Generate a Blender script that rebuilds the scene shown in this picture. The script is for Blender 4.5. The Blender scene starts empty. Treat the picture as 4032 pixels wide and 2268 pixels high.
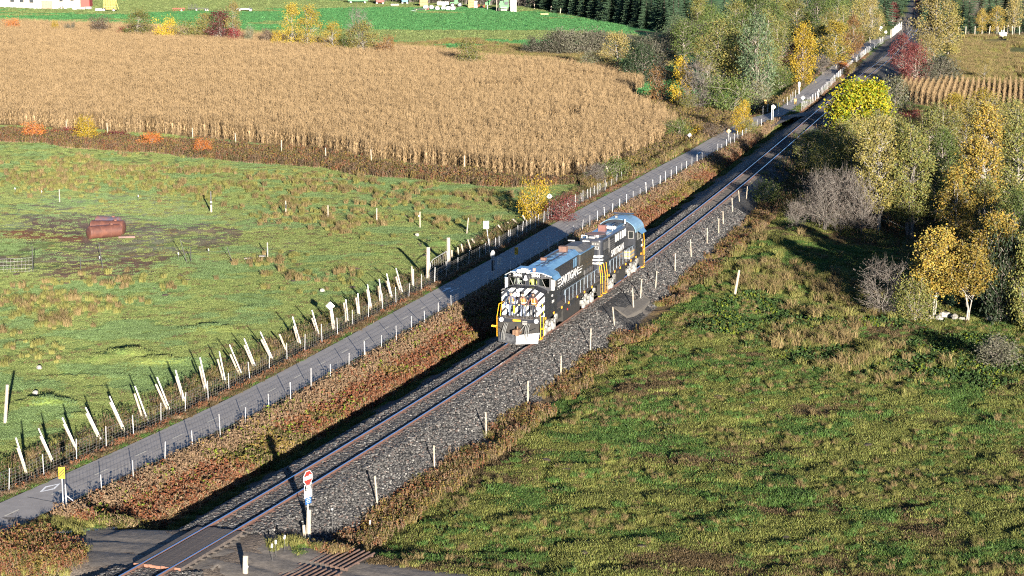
import bpy, math, random
import numpy as np
from mathutils import Vector, Matrix
random.seed(7); RNG = np.random.default_rng(7)
SC = bpy.context.scene
COL = SC.collection
R = math.radians
# ------------------------------------------------------------------ camera, sky, sun, exposure
FPX = 8100.0; PITCH = math.atan(1476/8100.0); CAMH = 29.2
cam = bpy.data.cameras.new('camera'); cam.sensor_width = 36.0; cam.lens = 36.0*FPX/4032.0
cam.clip_start = 1.0; cam.clip_end = 8000.0
camo = bpy.data.objects.new('camera', cam); COL.objects.link(camo)
camo.location = (0, 0, CAMH); camo.rotation_euler = (math.pi/2 - PITCH, 0, 0)
SC.camera = camo
SUN_EL = 9.2; SUN_AZ = 12.3          # sun low behind the camera, a little to its right
sdir = Vector((math.sin(R(SUN_AZ))*math.cos(R(SUN_EL)), -math.cos(R(SUN_AZ))*math.cos(R(SUN_EL)), math.sin(R(SUN_EL))))
W = bpy.data.worlds.new('World'); SC.world = W; W.use_nodes = True
wn = W.node_tree.nodes; wl = W.node_tree.links; wn.clear()
sky = wn.new('ShaderNodeTexSky'); sky.sky_type = 'NISHITA'; sky.sun_disc = False
sky.sun_elevation = R(SUN_EL); sky.air_density = .55; sky.ozone_density = 3.0; sky.dust_density = .1; sky.sun_rotation = R(180 - SUN_AZ)
bg = wn.new('ShaderNodeBackground'); bg.inputs[1].default_value = 0.05
wo = wn.new('ShaderNodeOutputWorld'); wl.new(sky.outputs[0], bg.inputs[0]); wl.new(bg.outputs[0], wo.inputs[0])
sun = bpy.data.lights.new('sun', 'SUN'); sun.energy = 5.0; sun.angle = R(0.5); sun.color = (1.0, 0.91, 0.78)
suno = bpy.data.objects.new('sun', sun); COL.objects.link(suno); suno.location = sdir*200
suno.rotation_euler = sdir.to_track_quat('Z', 'Y').to_euler()
SC.view_settings.view_transform = 'Standard'; SC.view_settings.look = 'None'
SC.view_settings.exposure = 2.3; SC.view_settings.gamma = 1.0; SC.view_settings.use_curve_mapping = False
SC.render.engine = 'CYCLES'
SC.cycles.max_bounces = 5; SC.cycles.diffuse_bounces = 2; SC.cycles.glossy_bounces = 2
SC.cycles.transparent_max_bounces = 6; SC.cycles.transmission_bounces = 3
SC.cycles.use_denoising = False; SC.cycles.filter_width = 1.15

# ------------------------------------------------------------------ materials
def srgb(r, g, b):
    f = lambda c: (c/255/12.92) if c <= 10.3 else ((c/255+0.055)/1.055)**2.4
    return (f(r), f(g), f(b))
MATS = {}
def mat(name, col, rough=.6, metal=0., col2=None, scale=2., bump=0., spec=.4, emit=0., detail=4.):
    if name in MATS: return MATS[name]
    m = bpy.data.materials.new(name); m.use_nodes = True; n = m.node_tree.nodes; l = m.node_tree.links
    b = n['Principled BSDF']; b.inputs['Roughness'].default_value = rough; b.inputs['Metallic'].default_value = metal
    b.inputs['Specular IOR Level'].default_value = spec
    c2 = col2 or tuple(c*.7 for c in col)
    tc = n.new('ShaderNodeTexCoord'); nz = n.new('ShaderNodeTexNoise'); nz.inputs['Scale'].default_value = scale
    nz.inputs['Detail'].default_value = detail; nz.inputs['Roughness'].default_value = .65
    l.new(tc.outputs['Object'], nz.inputs['Vector'])
    cr = n.new('ShaderNodeValToRGB'); cr.color_ramp.elements[0].position = .35; cr.color_ramp.elements[1].position = .65
    cr.color_ramp.elements[0].color = (*c2, 1); cr.color_ramp.elements[1].color = (*col, 1)
    l.new(nz.outputs['Fac'], cr.inputs[0]); l.new(cr.outputs[0], b.inputs['Base Color'])
    if bump:
        bp = n.new('ShaderNodeBump'); bp.inputs['Strength'].default_value = bump; bp.inputs['Distance'].default_value = .05
        l.new(nz.outputs['Fac'], bp.inputs['Height']); l.new(bp.outputs[0], b.inputs['Normal'])
    if emit:
        b.inputs['Emission Color'].default_value = (*col, 1); b.inputs['Emission Strength'].default_value = emit
    MATS[name] = m; return m
LEAFK = .62
def leafmat(name, cols, rough=.65, spec=.25, trans=.25, objvar=.25):
    """each leaf or blade gets its own colour from the list; each plant a slightly different brightness"""
    if name in MATS: return MATS[name]
    m = bpy.data.materials.new(name); m.use_nodes = True; n = m.node_tree.nodes; l = m.node_tree.links
    b = n['Principled BSDF']; b.inputs['Roughness'].default_value = rough; b.inputs['Specular IOR Level'].default_value = spec
    g = n.new('ShaderNodeNewGeometry'); cr = n.new('ShaderNodeValToRGB'); e = cr.color_ramp.elements
    k = len(cols)
    while len(e) < k: e.new(.5)
    for i, c in enumerate(cols): e[i].position = i/max(1, k-1); e[i].color = (c[0]*LEAFK, c[1]*LEAFK, c[2]*LEAFK, 1)
    l.new(g.outputs['Random Per Island'], cr.inputs[0])
    oi = n.new('ShaderNodeObjectInfo'); mr = n.new('ShaderNodeMapRange'); mr.inputs['To Min'].default_value = 1-objvar; mr.inputs['To Max'].default_value = 1+objvar
    l.new(oi.outputs['Random'], mr.inputs['Value'])
    mx = n.new('ShaderNodeMix'); mx.data_type = 'RGBA'; mx.blend_type = 'MULTIPLY'; mx.inputs[0].default_value = 1
    cb = n.new('ShaderNodeCombineColor'); [l.new(mr.outputs[0], cb.inputs[i]) for i in range(3)]
    l.new(cr.outputs[0], mx.inputs[6]); l.new(cb.outputs[0], mx.inputs[7]); l.new(mx.outputs[2], b.inputs['Base Color'])
    if trans:
        t = n.new('ShaderNodeBsdfTranslucent'); l.new(mx.outputs[2], t.inputs[0]); ms = n.new('ShaderNodeMixShader'); ms.inputs[0].default_value = trans
        o = n['Material Output']; l.new(b.outputs[0], ms.inputs[1]); l.new(t.outputs[0], ms.inputs[2]); l.new(ms.outputs[0], o.inputs[0])
    MATS[name] = m; return m
# ------------------------------------------------------------------ mesh helpers
class MB:
    def __init__(s): s.v = []; s.f = []; s.m = []
    def add(s, vs, fs, mi=0):
        o = len(s.v); s.v += [tuple(v) for v in vs]; s.f += [tuple(i+o for i in f) for f in fs]; s.m += [mi]*len(fs); return s
    def bx(s, x0, x1, y0, y1, z0, z1, mi=0):
        return s.add([(x0,y0,z0),(x1,y0,z0),(x1,y1,z0),(x0,y1,z0),(x0,y0,z1),(x1,y0,z1),(x1,y1,z1),(x0,y1,z1)],
                     [(3,2,1,0),(4,5,6,7),(0,1,5,4),(1,2,6,5),(2,3,7,6),(3,0,4,7)], mi)
    def box(s, c, size, rot=None, mi=0):
        M = rot.to_3x3() if rot is not None else Matrix.Identity(3); h = [a/2 for a in size]; c = Vector(c)
        vs = [c + M @ Vector((sx*h[0], sy*h[1], sz*h[2])) for sz in (-1,1) for sx, sy in ((-1,-1),(1,-1),(1,1),(-1,1))]
        return s.add(vs, [(3,2,1,0),(4,5,6,7),(0,1,5,4),(1,2,6,5),(2,3,7,6),(3,0,4,7)], mi)
    def tube(s, p0, p1, r0, r1=None, n=6, mi=0, cap=True):
        r1 = r0 if r1 is None else r1; p0 = Vector(p0); p1 = Vector(p1); d = (p1-p0)
        if d.length < 1e-6: return s
        q = d.normalized(); a = q.orthogonal().normalized(); b = q.cross(a)
        vs = [p + (a*math.cos(2*math.pi*i/n)+b*math.sin(2*math.pi*i/n))*r for p, r in ((p0,r0),(p1,r1)) for i in range(n)]
        fs = [(i, (i+1)%n, n+(i+1)%n, n+i) for i in range(n)]
        if cap: fs += [tuple(reversed(range(n))), tuple(range(n, 2*n))]
        return s.add(vs, fs, mi)
    def path(s, pts, r, n=6, mi=0):
        for i in range(len(pts)-1): s.tube(pts[i], pts[i+1], r if not hasattr(r,'__len__') else r[i], r if not hasattr(r,'__len__') else r[i+1], n, mi)
        return s
    def prism(s, poly, fn, t0, t1, mi=0, cap=True):
        """poly: list of (a,b); fn(a,b,t)->xyz"""
        n = len(poly); vs = [fn(a,b,t) for t in (t0,t1) for a,b in poly]
        fs = [(i,(i+1)%n,n+(i+1)%n,n+i) for i in range(n)]
        if cap: fs += [tuple(reversed(range(n))), tuple(range(n,2*n))]
        return s.add(vs, fs, mi)
    def ball(s, c, r, nu=8, nv=5, mi=0, sc=(1,1,1)):
        vs = [(c[0], c[1], c[2]-r*sc[2])]
        for j in range(1, nv):
            t = math.pi*j/nv - math.pi/2
            for i in range(nu):
                a = 2*math.pi*i/nu; vs.append((c[0]+r*sc[0]*math.cos(t)*math.cos(a), c[1]+r*sc[1]*math.cos(t)*math.sin(a), c[2]+r*sc[2]*math.sin(t)))
        vs.append((c[0], c[1], c[2]+r*sc[2])); fs = []; top = len(vs)-1
        for i in range(nu): fs.append((0, 1+(i+1)%nu, 1+i)); fs.append((top, 1+(nv-2)*nu+i, 1+(nv-2)*nu+(i+1)%nu))
        for j in range(nv-2):
            for i in range(nu): a=1+j*nu+i; b=1+j*nu+(i+1)%nu; fs.append((a,b,b+nu,a+nu))
        return s.add(vs, fs, mi)
    def mesh(s, name, mats, smooth=False):
        me = bpy.data.meshes.new(name); me.from_pydata(s.v, [], s.f)
        for m in (mats if isinstance(mats, (list,tuple)) else [mats]): me.materials.append(m)
        if len(me.materials) > 1: me.polygons.foreach_set('material_index', s.m)
        if smooth: me.polygons.foreach_set('use_smooth', [True]*len(s.f))
        me.update(); return me
    def build(s, name, mats, parent=None, smooth=False, loc=None):
        return link(name, s.mesh(name, mats, smooth), parent, loc)
def link(name, me, parent=None, loc=None):
    o = bpy.data.objects.new(name, me); COL.objects.link(o)
    if parent is not None: o.parent = parent
    if loc is not None: o.location = loc
    return o
def tag(o, label=None, cat=None, group=None, kind=None):
    for k, v in (('label',label),('category',cat),('group',group),('kind',kind)):
        if v: o[k] = v
    return o
def thing(name, label, cat, loc=(0,0,0), rotz=0., group=None):
    o = bpy.data.objects.new(name, None); COL.objects.link(o); o.location = loc; o.rotation_euler = (0,0,rotz)
    o.empty_display_size = .3
    return tag(o, label, cat, group)
def dup(root, loc, rotz=None, label=None, scale=None):
    r = root.copy(); COL.objects.link(r); r.location = loc
    if rotz is not None: r.rotation_euler = (0,0,rotz)
    if label: r['label'] = label
    if scale is not None: r.scale = (scale,)*3 if not hasattr(scale,'__len__') else scale
    for c in list(root.children):
        k = c.copy(); COL.objects.link(k); k.parent = r
        for g in list(c.children):
            h = g.copy(); COL.objects.link(h); h.parent = k
    return r
def npmesh(name, V, F, mats, fmat=None, smooth=False):
    """V (n,3) float, F (m,k) int with constant k"""
    me = bpy.data.meshes.new(name); V = np.ascontiguousarray(V, dtype=np.float32); F = np.ascontiguousarray(F, dtype=np.int32); k = F.shape[1]
    me.vertices.add(len(V)); me.vertices.foreach_set('co', V.ravel())
    me.loops.add(F.size); me.loops.foreach_set('vertex_index', F.ravel())
    me.polygons.add(len(F)); me.polygons.foreach_set('loop_start', np.arange(0, F.size, k, dtype=np.int32))
    me.polygons.foreach_set('loop_total', np.full(len(F), k, dtype=np.int32))
    for m in (mats if isinstance(mats,(list,tuple)) else [mats]): me.materials.append(m)
    if fmat is not None: me.polygons.foreach_set('material_index', np.ascontiguousarray(fmat, dtype=np.int32))
    me.polygons.foreach_set('use_smooth', np.full(len(F), smooth))
    me.update(calc_edges=True); me.validate(); return me
def text_mesh(name, body, size, m, bold=.0, xscale=1., space=1.0):
    cu = bpy.data.curves.new('text', 'FONT'); cu.body = body; cu.size = size; cu.offset = bold; cu.resolution_u = 2; cu.space_character = space
    cu.extrude = .004; cu.align_x = 'CENTER'; cu.align_y = 'CENTER'
    to = bpy.data.objects.new('text', cu); COL.objects.link(to); dg = bpy.context.evaluated_depsgraph_get()
    me = bpy.data.meshes.new_from_object(to.evaluated_get(dg)); bpy.data.objects.remove(to); bpy.data.curves.remove(cu)
    me.name = name; me.materials.clear(); me.materials.append(m)
    if xscale != 1:
        for v in me.vertices: v.co.x *= xscale
    return me
def put_text(name, body, size, m, parent, loc, rot, **k):
    o = link(name, text_mesh(name, body, size, m, **k), parent, loc); o.rotation_euler = rot; return o
# ------------------------------------------------------------------ value noise
_T = np.random.default_rng(3).random((256,256))
def vnoise(x, y, s, seed=0):
    x = np.asarray(x, float)/s + seed*17.3; y = np.asarray(y, float)/s + seed*9.1
    xi = np.floor(x).astype(int); yi = np.floor(y).astype(int); fx = x-xi; fy = y-yi
    fx = fx*fx*(3-2*fx); fy = fy*fy*(3-2*fy)
    g = lambda a, b: _T[a & 255, b & 255]
    return (g(xi,yi)*(1-fx)+g(xi+1,yi)*fx)*(1-fy)+(g(xi,yi+1)*(1-fx)+g(xi+1,yi+1)*fx)*fy
def fbm(x, y, s, seed=0, o=3):
    t = 0; a = 1; n = 0
    for i in range(o): t = t + a*vnoise(x, y, s/2**i, seed+i*5); n += a; a *= .55
    return t/n
def sstep(a, b, x):
    t = np.clip((np.asarray(x, float)-a)/(b-a), 0, 1); return t*t*(3-2*t)
# ------------------------------------------------------------------ survey: photo pixel -> ground point
cP, sP = math.cos(PITCH), math.sin(PITCH)
def ray(px, py):
    u = (px-2016)/FPX; v = (py-1134)/FPX
    return u, cP - v*sP, sP + v*cP
def G0(px, py, z=0.):
    u, f, d = ray(px, py); t = (CAMH-z)/d; return u*t, f*t
TC = [(543,2260),(700,2178),(832.5,2100),(1034.5,1988),(1461.5,1738),(1948,1430),(2595,957.7),(2844,761.5),(3048,600),(3109,546.4),(3209,464.4),(3289,395.5),(3343,341.5),(3418,280),(3441.5,258.7),(3520,191),(3585,133),(3606,100),(3622,60),(3634,10)]
tp = np.array([G0(a,b,1.2) for a,b in TC] + [(0.456,133.2),(9.99,164.8),(5.2,149.0)])
tw = np.array([1.]*len(TC)+[4.,4.,4.]); tw[-8:-3] = .5
_tf = np.polynomial.Polynomial.fit(tp[:,1], tp[:,0], 5, w=tw)
_td = _tf.deriv()
def XT(y):
    y = np.asarray(y, float); yc = np.clip(y, 84, 640); return _tf(yc) + _td(yc)*(y-yc)
def TT(y):
    return np.arctan(_td(np.clip(np.asarray(y,float), 84, 640)))     # heading of the track, from +Y towards +X
PCX = [(57,2013),(120,1984),(300,1903),(467,1826),(620,1754.5),(762,1688),(892,1625.6),(1014,1566),(1406,1355.6),(1488,1309),(1566,1266),(1640,1227),(1707.6,1188),(1834,1118.6),(2088.6,974),(2171.8,923.4),(2249.8,878.4),(2319.8,839.6),(2411,788),(2510,736),(2625,668),(2753,601),(2850,543),(2896.7,513.7),(2985,470),(3030,456),(3078,446),(3148,398),(3218,335),(3262,296),(3310,254),(3360,213),(3400,184),(3441,160),(3477,146),(3510,130)]
pp = np.array([G0(a,b,.45) for a,b in PCX]); 
pp = np.vstack([[pp[0]-(pp[1]-pp[0])*30], pp, [pp[-1]+(8,40)], [pp[-1]+(60,260)]])
_ys = np.linspace(60, 700, 1281)
_px = np.interp(_ys, pp[:,1], pp[:,0])
_k = np.ones(15)/15; _pxs = np.convolve(np.pad(_px, 7, mode='edge'), _k, 'valid')
_pd = np.gradient(_pxs, _ys)
def XP(y): return np.interp(y, _ys, _pxs)
def TP(y): return np.arctan(np.interp(y, _ys, _pd))
def dtrack(x, y): return (x - XT(y))*np.cos(TT(y))
def dpath(x, y): return (x - XP(y))*np.cos(TP(y))
# road over the near crossing: centre points (x, y, z)
CRS = 89.1                                                             # y of the near crossing centre
RD = np.array([[-26.2,95.6,.42],[-23.5,93.2,.45],[-19.5,90.6,.75],[float(XT(CRS))-1.5,CRS+.2,1.02],[float(XT(CRS))+2.,CRS-.4,1.02],[-9.6,87.4,.6],[-6.,86.1,.42],[2.,83.5,.3]])
def droad(x, y):
    x = np.asarray(x, float); y = np.asarray(y, float); best = np.full(np.broadcast(x,y).shape, 1e9); bz = np.zeros_like(best)
    for a, b in zip(RD[:-1], RD[1:]):
        dx, dy = b[0]-a[0], b[1]-a[1]; L = dx*dx+dy*dy; t = np.clip(((x-a[0])*dx+(y-a[1])*dy)/L, 0, 1)
        d = np.hypot(x-a[0]-t*dx, y-a[1]-t*dy); z = a[2]+t*(b[2]-a[2]); k = d < best; best = np.where(k, d, best); bz = np.where(k, z, bz)
    return best, bz
MOUNDS = [(500,1400,1.7,.34,.46),(620,1424,1.8,.34,.42),(410,1412,1.2,.34,.30),(480,1405,5,1.6,.12),(190,1590,1.3,.36,.42),(340,1478,3,.4,.12),(120,1590,1.4,.4,.15),(860,1300,2.2,.35,.25),(800,1298,2,.3,.2),(1005,1218,1.2,.4,.2),(1740,960,1.5,.8,.4),(1500,1000,1.2,.5,.25),(2500,1500,3,.3,.2),(2480,1184,1.6,.5,.25),(2600,1215,1.4,.4,.2),(2800,1255,1.2,.6,.3),(3650,2000,1.0,.5,-.25),(3600,2075,1.2,.5,-.3),(3640,2030,1.3,.3,.2),(300,1640,1,.3,.15),(3300,1280,4,2,.5),(3850,1420,5,2,.4)]
MND = [(*G0(a,b), sx, sy, h) for a,b,sx,sy,h in MOUNDS]
def terrain(x, y):
    x = np.asarray(x, float); y = np.asarray(y, float); d = dtrack(x, y); p = dpath(x, y)
    zt = np.interp(d, [-6.5,-5.2,-4.3,-2.0,1.9,3.9,6.0,9], [-.45,-.45,-.3,.72,.72,-.36,-.22,0])
    zt = np.where(d > 9, 0, zt)
    zp = np.interp(p, [-6.2,-4.2,-3.4,-2.3,2.2,3.0,4.6], [0,-.5,-.45,.36,.36,.1,-.5])
    left = d < 0
    z = np.where(left, np.where(p < 0, zp, np.maximum(zt, zp)), zt)
    far = sstep(330, 420, y); z = z*(1-far*.55)
    # lower wet wood right of the line
    hol = sstep(10, 24, d)*sstep(168, 205, y)*(1-sstep(330, 380, y)); z = z - 2.2*hol
    crest = np.exp(-((d-9)/4.5)**2)*sstep(150,185,y)*(1-sstep(235,270,y)); z = z + .5*crest
    # relief of the pastures
    calm = np.clip(np.minimum(np.where(left, np.abs(p)-2.4, 9), np.abs(d)-4.6)/3, 0, 1)
    rel = (fbm(x, y, 14, 1)-.5)*.5 + (fbm(x, y, 3.2, 2)-.5)*.22
    right = (d > 0)
    rel = rel + np.where(right, (vnoise(x, y*1.3, .95, 4)-.5)*.20 + (np.maximum(vnoise(x, y, 1.7, 8)-.62, 0))*.55, (vnoise(x, y, 1.1, 4)-.5)*.06)
    z = z + rel*calm*(1-.6*sstep(260, 330, y))
    for mx, my, sx, sy, h in MND: z = z + h*np.exp(-((x-mx)/sx)**2-((y-my)/sy)**2)
    dr, rz = droad(x, y); k = 1-sstep(2.7, 4.6, dr); z = z*(1-k) + (rz-.07)*k
    return z
def T1(x, y): return float(terrain(np.array([x]), np.array([y]))[0])
def G(px, py, up=0.):
    """ground point seen at a photo pixel (or the point `up` metres above the ground)"""
    z = 0.
    for _ in range(6):
        x, y = G0(px, py, z+up); z = T1(x, y)*.7 + z*.3
    return Vector((x, y, T1(x, y)))
def at_depth(px, py, y):
    """point seen at a pixel, at forward distance y"""
    u, f, d = ray(px, py); t = y/f; return Vector((u*t, y, CAMH-d*t))
def pxm(y): return FPX/(y*cP+ (CAMH)*sP)
# ------------------------------------------------------------------ ground sheet
def wpoly(pts, k=1.56522, z=0.):
    """outline given by photo points -> ground outline"""
    return [G0(a*k, b*k, z) for a, b in pts]
def inpoly(x, y, poly):
    c = np.zeros(np.shape(x), bool); n = len(poly)
    for i in range(n):
        x1,y1 = poly[i]; x2,y2 = poly[(i+1)%n]
        if y1 == y2: continue
        k = ((y1 > y) != (y2 > y)) & (x < (x2-x1)*(y-y1)/(y2-y1)+x1); c ^= k
    return c
def zone(x, y, pts, jit=2., soft=1., z=0.):
    P_ = wpoly(pts, z=z); m = np.zeros(np.shape(x))
    for i in range(4):
        a = i*math.pi/2+.4
        jx = (fbm(x,y,6.,20+i)-.5)*2*jit*2 + soft*math.cos(a); jy = (fbm(x,y,6.,30+i)-.5)*2*jit*2 + soft*math.sin(a)
        m += inpoly(x+jx, y+jy, P_)
    return m/4
CORN1 = [(-60,66),(300,76),(700,106),(1000,135),(1230,160),(1480,184),(1600,205),(1612,222),(1580,240),(1578,262),(1640,282),(1690,312),(1692,340),(1640,382),(1560,418),(1450,441),(1350,447),(1000,408),(750,372),(520,347),(250,328),(-60,312)]
CORN2 = [(2268,222),(2420,214),(2640,216),(2640,330),(2520,285),(2420,262),(2300,262)]
CORN1W = wpoly(CORN1); CORN2W = wpoly(CORN2)
rows = [-2500,-600,-100,20,60]; y = 74.
while y < 725: rows.append(y); y += max(.2, y*.0034)
rows += [760,850,1100,1700,3200,6000]
rows = np.array(rows); NC = 330
tc = np.linspace(-1, 1, NC)
GX = []; 
for yy in rows:
    hw = max(abs(yy)*.262+7 if yy > 0 else 30, 26); xs = tc*hw
    GX.append(np.concatenate([[-6000,-hw-400,-hw-40,-hw-8], xs, [hw+8,hw+40,hw+400,6000]]))
GX = np.array(GX); GY = np.repeat(rows[:,None], GX.shape[1], 1)
GZ = terrain(GX, GY); out = (GY < 70)|(GY > 745)|(np.abs(GX) > np.maximum(np.abs(GY)*.262+30, 60)); GZ = np.where(out, np.where(dtrack(GX,GY) > 0, -.5, -.3), GZ)
def mixc(c, m, col):
    m = np.clip(m, 0, 1)[...,None]; return c*(1-m) + np.array(col)*m
gx, gy = GX, GY; d_ = dtrack(gx, gy); p_ = dpath(gx, gy)
n1 = fbm(gx, gy, 9, 11); n2 = fbm(gx, gy, 2.2, 12); n3 = fbm(gx, gy, 28, 13); n4 = fbm(gx, gy, .8, 14, 2)
GREEN = (.105,.140,.028); YGREEN = (.155,.160,.040); BROWN = (.120,.085,.042); MUD = (.105,.075,.055); PALE = (.17,.20,.10); STRAW = (.25,.18,.08); PALE = (.26,.29,.16); MUD = (.15,.105,.075)
C_ = np.zeros(GX.shape+(3,)) + np.array(GREEN)
C_ = mixc(C_, sstep(.42,.68,n1)*.75, YGREEN)
C_ = mixc(C_, sstep(.54,.7,n2)*.5, (.055,.105,.022))
# right pasture: browner, patchy
rp = (d_ > 5)*(1-sstep(300,330,gy))
C_ = mixc(C_, rp*sstep(.45,.66,fbm(gx,gy,5,41))*0.51, (.125,.105,.040))
C_ = mixc(C_, rp*sstep(.62,.72,fbm(gx,gy,2.6,42))*0.42, (.15,.105,.055))
C_ = mixc(C_, rp*sstep(.52,.7,fbm(gx,gy,3.4,43))*0.48, (.035,.13,.022))
C_ = mixc(C_, rp*zone(gx,gy,[(1230,1180),(1400,1010),(1560,900),(1740,690),(1820,720),(1700,900),(1560,1010),(1420,1130),(1290,1240)],1.5,1.5)*sstep(.35,.6,n2)*.8, (.16,.115,.06))
C_ = mixc(C_, rp*zone(gx,gy,[(1900,740),(2150,790),(2350,860),(2576,880),(2576,960),(2300,960),(2000,930),(1880,840)],2,2)*.6, (.03,.15,.025))
# left pasture
lp = (p_ < -4)*(gy < 300)
C_ = mixc(C_, lp*.8, (.150,.205,.055)); C_ = mixc(C_, lp*sstep(.45,.7,n1)*.5, (.185,.20,.06)); C_ = mixc(C_, lp*sstep(.55,.7,fbm(gx,gy,5,47))*.5, (.11,.19,.06))
C_ = mixc(C_, lp*zone(gx,gy,[(0,495),(150,480),(420,490),(620,545),(600,580),(380,585),(220,560),(60,580),(0,575)],3,3)*.75, PALE)
C_ = mixc(C_, lp*zone(gx,gy,[(0,520),(60,515),(200,525),(330,545),(500,560),(640,562),(700,590),(560,640),(450,690),(250,690),(-50,700),(-50,650),(60,610),(0,590)],5,3)*sstep(.28,.52,n2+.3*n1-.1), MUD)
C_ = mixc(C_, lp*zone(gx,gy,[(330,590),(500,570),(620,580),(560,620),(400,660),(330,640)],4,3)*sstep(.35,.55,n2)*.8, PALE)
C_ = mixc(C_, lp*zone(gx,gy,[(-60,585),(60,578),(210,592),(215,608),(0,606),(-60,610)],.6,.6), (.19,.09,.045))
C_ = mixc(C_, lp*zone(gx,gy,[(120,640),(400,625),(640,610),(820,545),(860,550),(700,640),(520,680),(330,700),(120,700)],3,3)*sstep(.3,.6,n1)*.8, (.15,.09,.05))
C_ = mixc(C_, lp*zone(gx,gy,[(460,590),(640,545),(830,545),(900,555),(700,600),(560,620)],3,3)*.7, (.155,.095,.055))
C_ = mixc(C_, lp*zone(gx,gy,[(0,380),(600,430),(1250,450),(1300,540),(1180,580),(900,545),(600,500),(0,480)],4,4)*sstep(.45,.6,n2)*.6, YGREEN)
# brownish strip along the path, verges and ditch
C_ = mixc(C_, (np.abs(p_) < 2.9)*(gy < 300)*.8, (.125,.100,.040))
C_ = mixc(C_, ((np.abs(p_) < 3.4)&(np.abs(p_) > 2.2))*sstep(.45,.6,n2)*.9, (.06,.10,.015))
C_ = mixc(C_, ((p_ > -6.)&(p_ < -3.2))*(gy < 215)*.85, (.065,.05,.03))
C_ = mixc(C_, ((p_ > 2.2)&(d_ < -4.0))*(gy < 320), (.13,.09,.04))
C_ = mixc(C_, ((d_ > -5.6)&(d_ < -3.9))*(gy < 420)*sstep(.35,.55,n2)*.9, (.055,.12,.02))
C_ = mixc(C_, ((d_ > -4.6)&(d_ < 4.8))*1., (.105,.095,.085))
C_ = mixc(C_, ((d_ > 4.2)&(d_ < 7.))*(gy < 330)*.8, (.145,.10,.045))
# woods floor, fields beyond
C_ = mixc(C_, zone(gx,gy,[(2030,600),(2150,560),(2420,540),(2640,560),(2640,640),(2440,660),(2280,650),(2080,680)],3,2,-2)*.95, (.19,.095,.045))
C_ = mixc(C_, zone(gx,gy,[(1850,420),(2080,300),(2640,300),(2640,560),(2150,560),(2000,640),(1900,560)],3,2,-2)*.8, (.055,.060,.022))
far = (p_ < -8)*(gy > 330)
C_ = mixc(C_, far*.95, (.045,.175,.055))
C_ = mixc(C_, far*sstep(.5,.7,fbm(gx,gy*3,60,51))*.6, (.11,.17,.05))
C_ = mixc(C_, far*zone(gx,gy,[(0,0),(2576,0),(1690,75),(1500,50),(1200,20),(900,22),(600,25),(250,40),(0,34)],8,6)*.55, (.125,.15,.055))
C_ = mixc(C_, far*zone(gx,gy,[(980,110),(1250,108),(1450,130),(1700,110),(1700,200),(1480,180),(1230,160),(1000,135)],8,4)*sstep(.35,.6,fbm(gx,gy,10,52))*.8, (.22,.18,.07))
trk = np.abs(gy - np.interp(gx, [G0(a*1.565,b*1.565)[0] for a,b in [(0,42),(250,52),(620,50),(900,45),(1250,50),(1400,58),(1700,88)]], [G0(a*1.565,b*1.565)[1] for a,b in [(0,42),(250,52),(620,50),(900,45),(1250,50),(1400,58),(1700,88)]]))
C_ = mixc(C_, far*(trk < 5)*sstep(.3,.5,fbm(gx,gy,8,53))*.8, (.085,.062,.04))
rf = (d_ > 14)*(gy > 330)
C_ = mixc(C_, rf*.95, (.145,.125,.045)); C_ = mixc(C_, rf*sstep(.45,.6,fbm(gx,gy*1.8,26,54))*.8, (.085,.095,.028)); C_ = mixc(C_, rf*sstep(.55,.66,fbm(gx,gy*1.6,19,55))*.7, (.23,.17,.09))
for P_ in (CORN1W, CORN2W): C_ = mixc(C_, inpoly(gx,gy,P_)*1., (.17,.115,.06))
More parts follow.
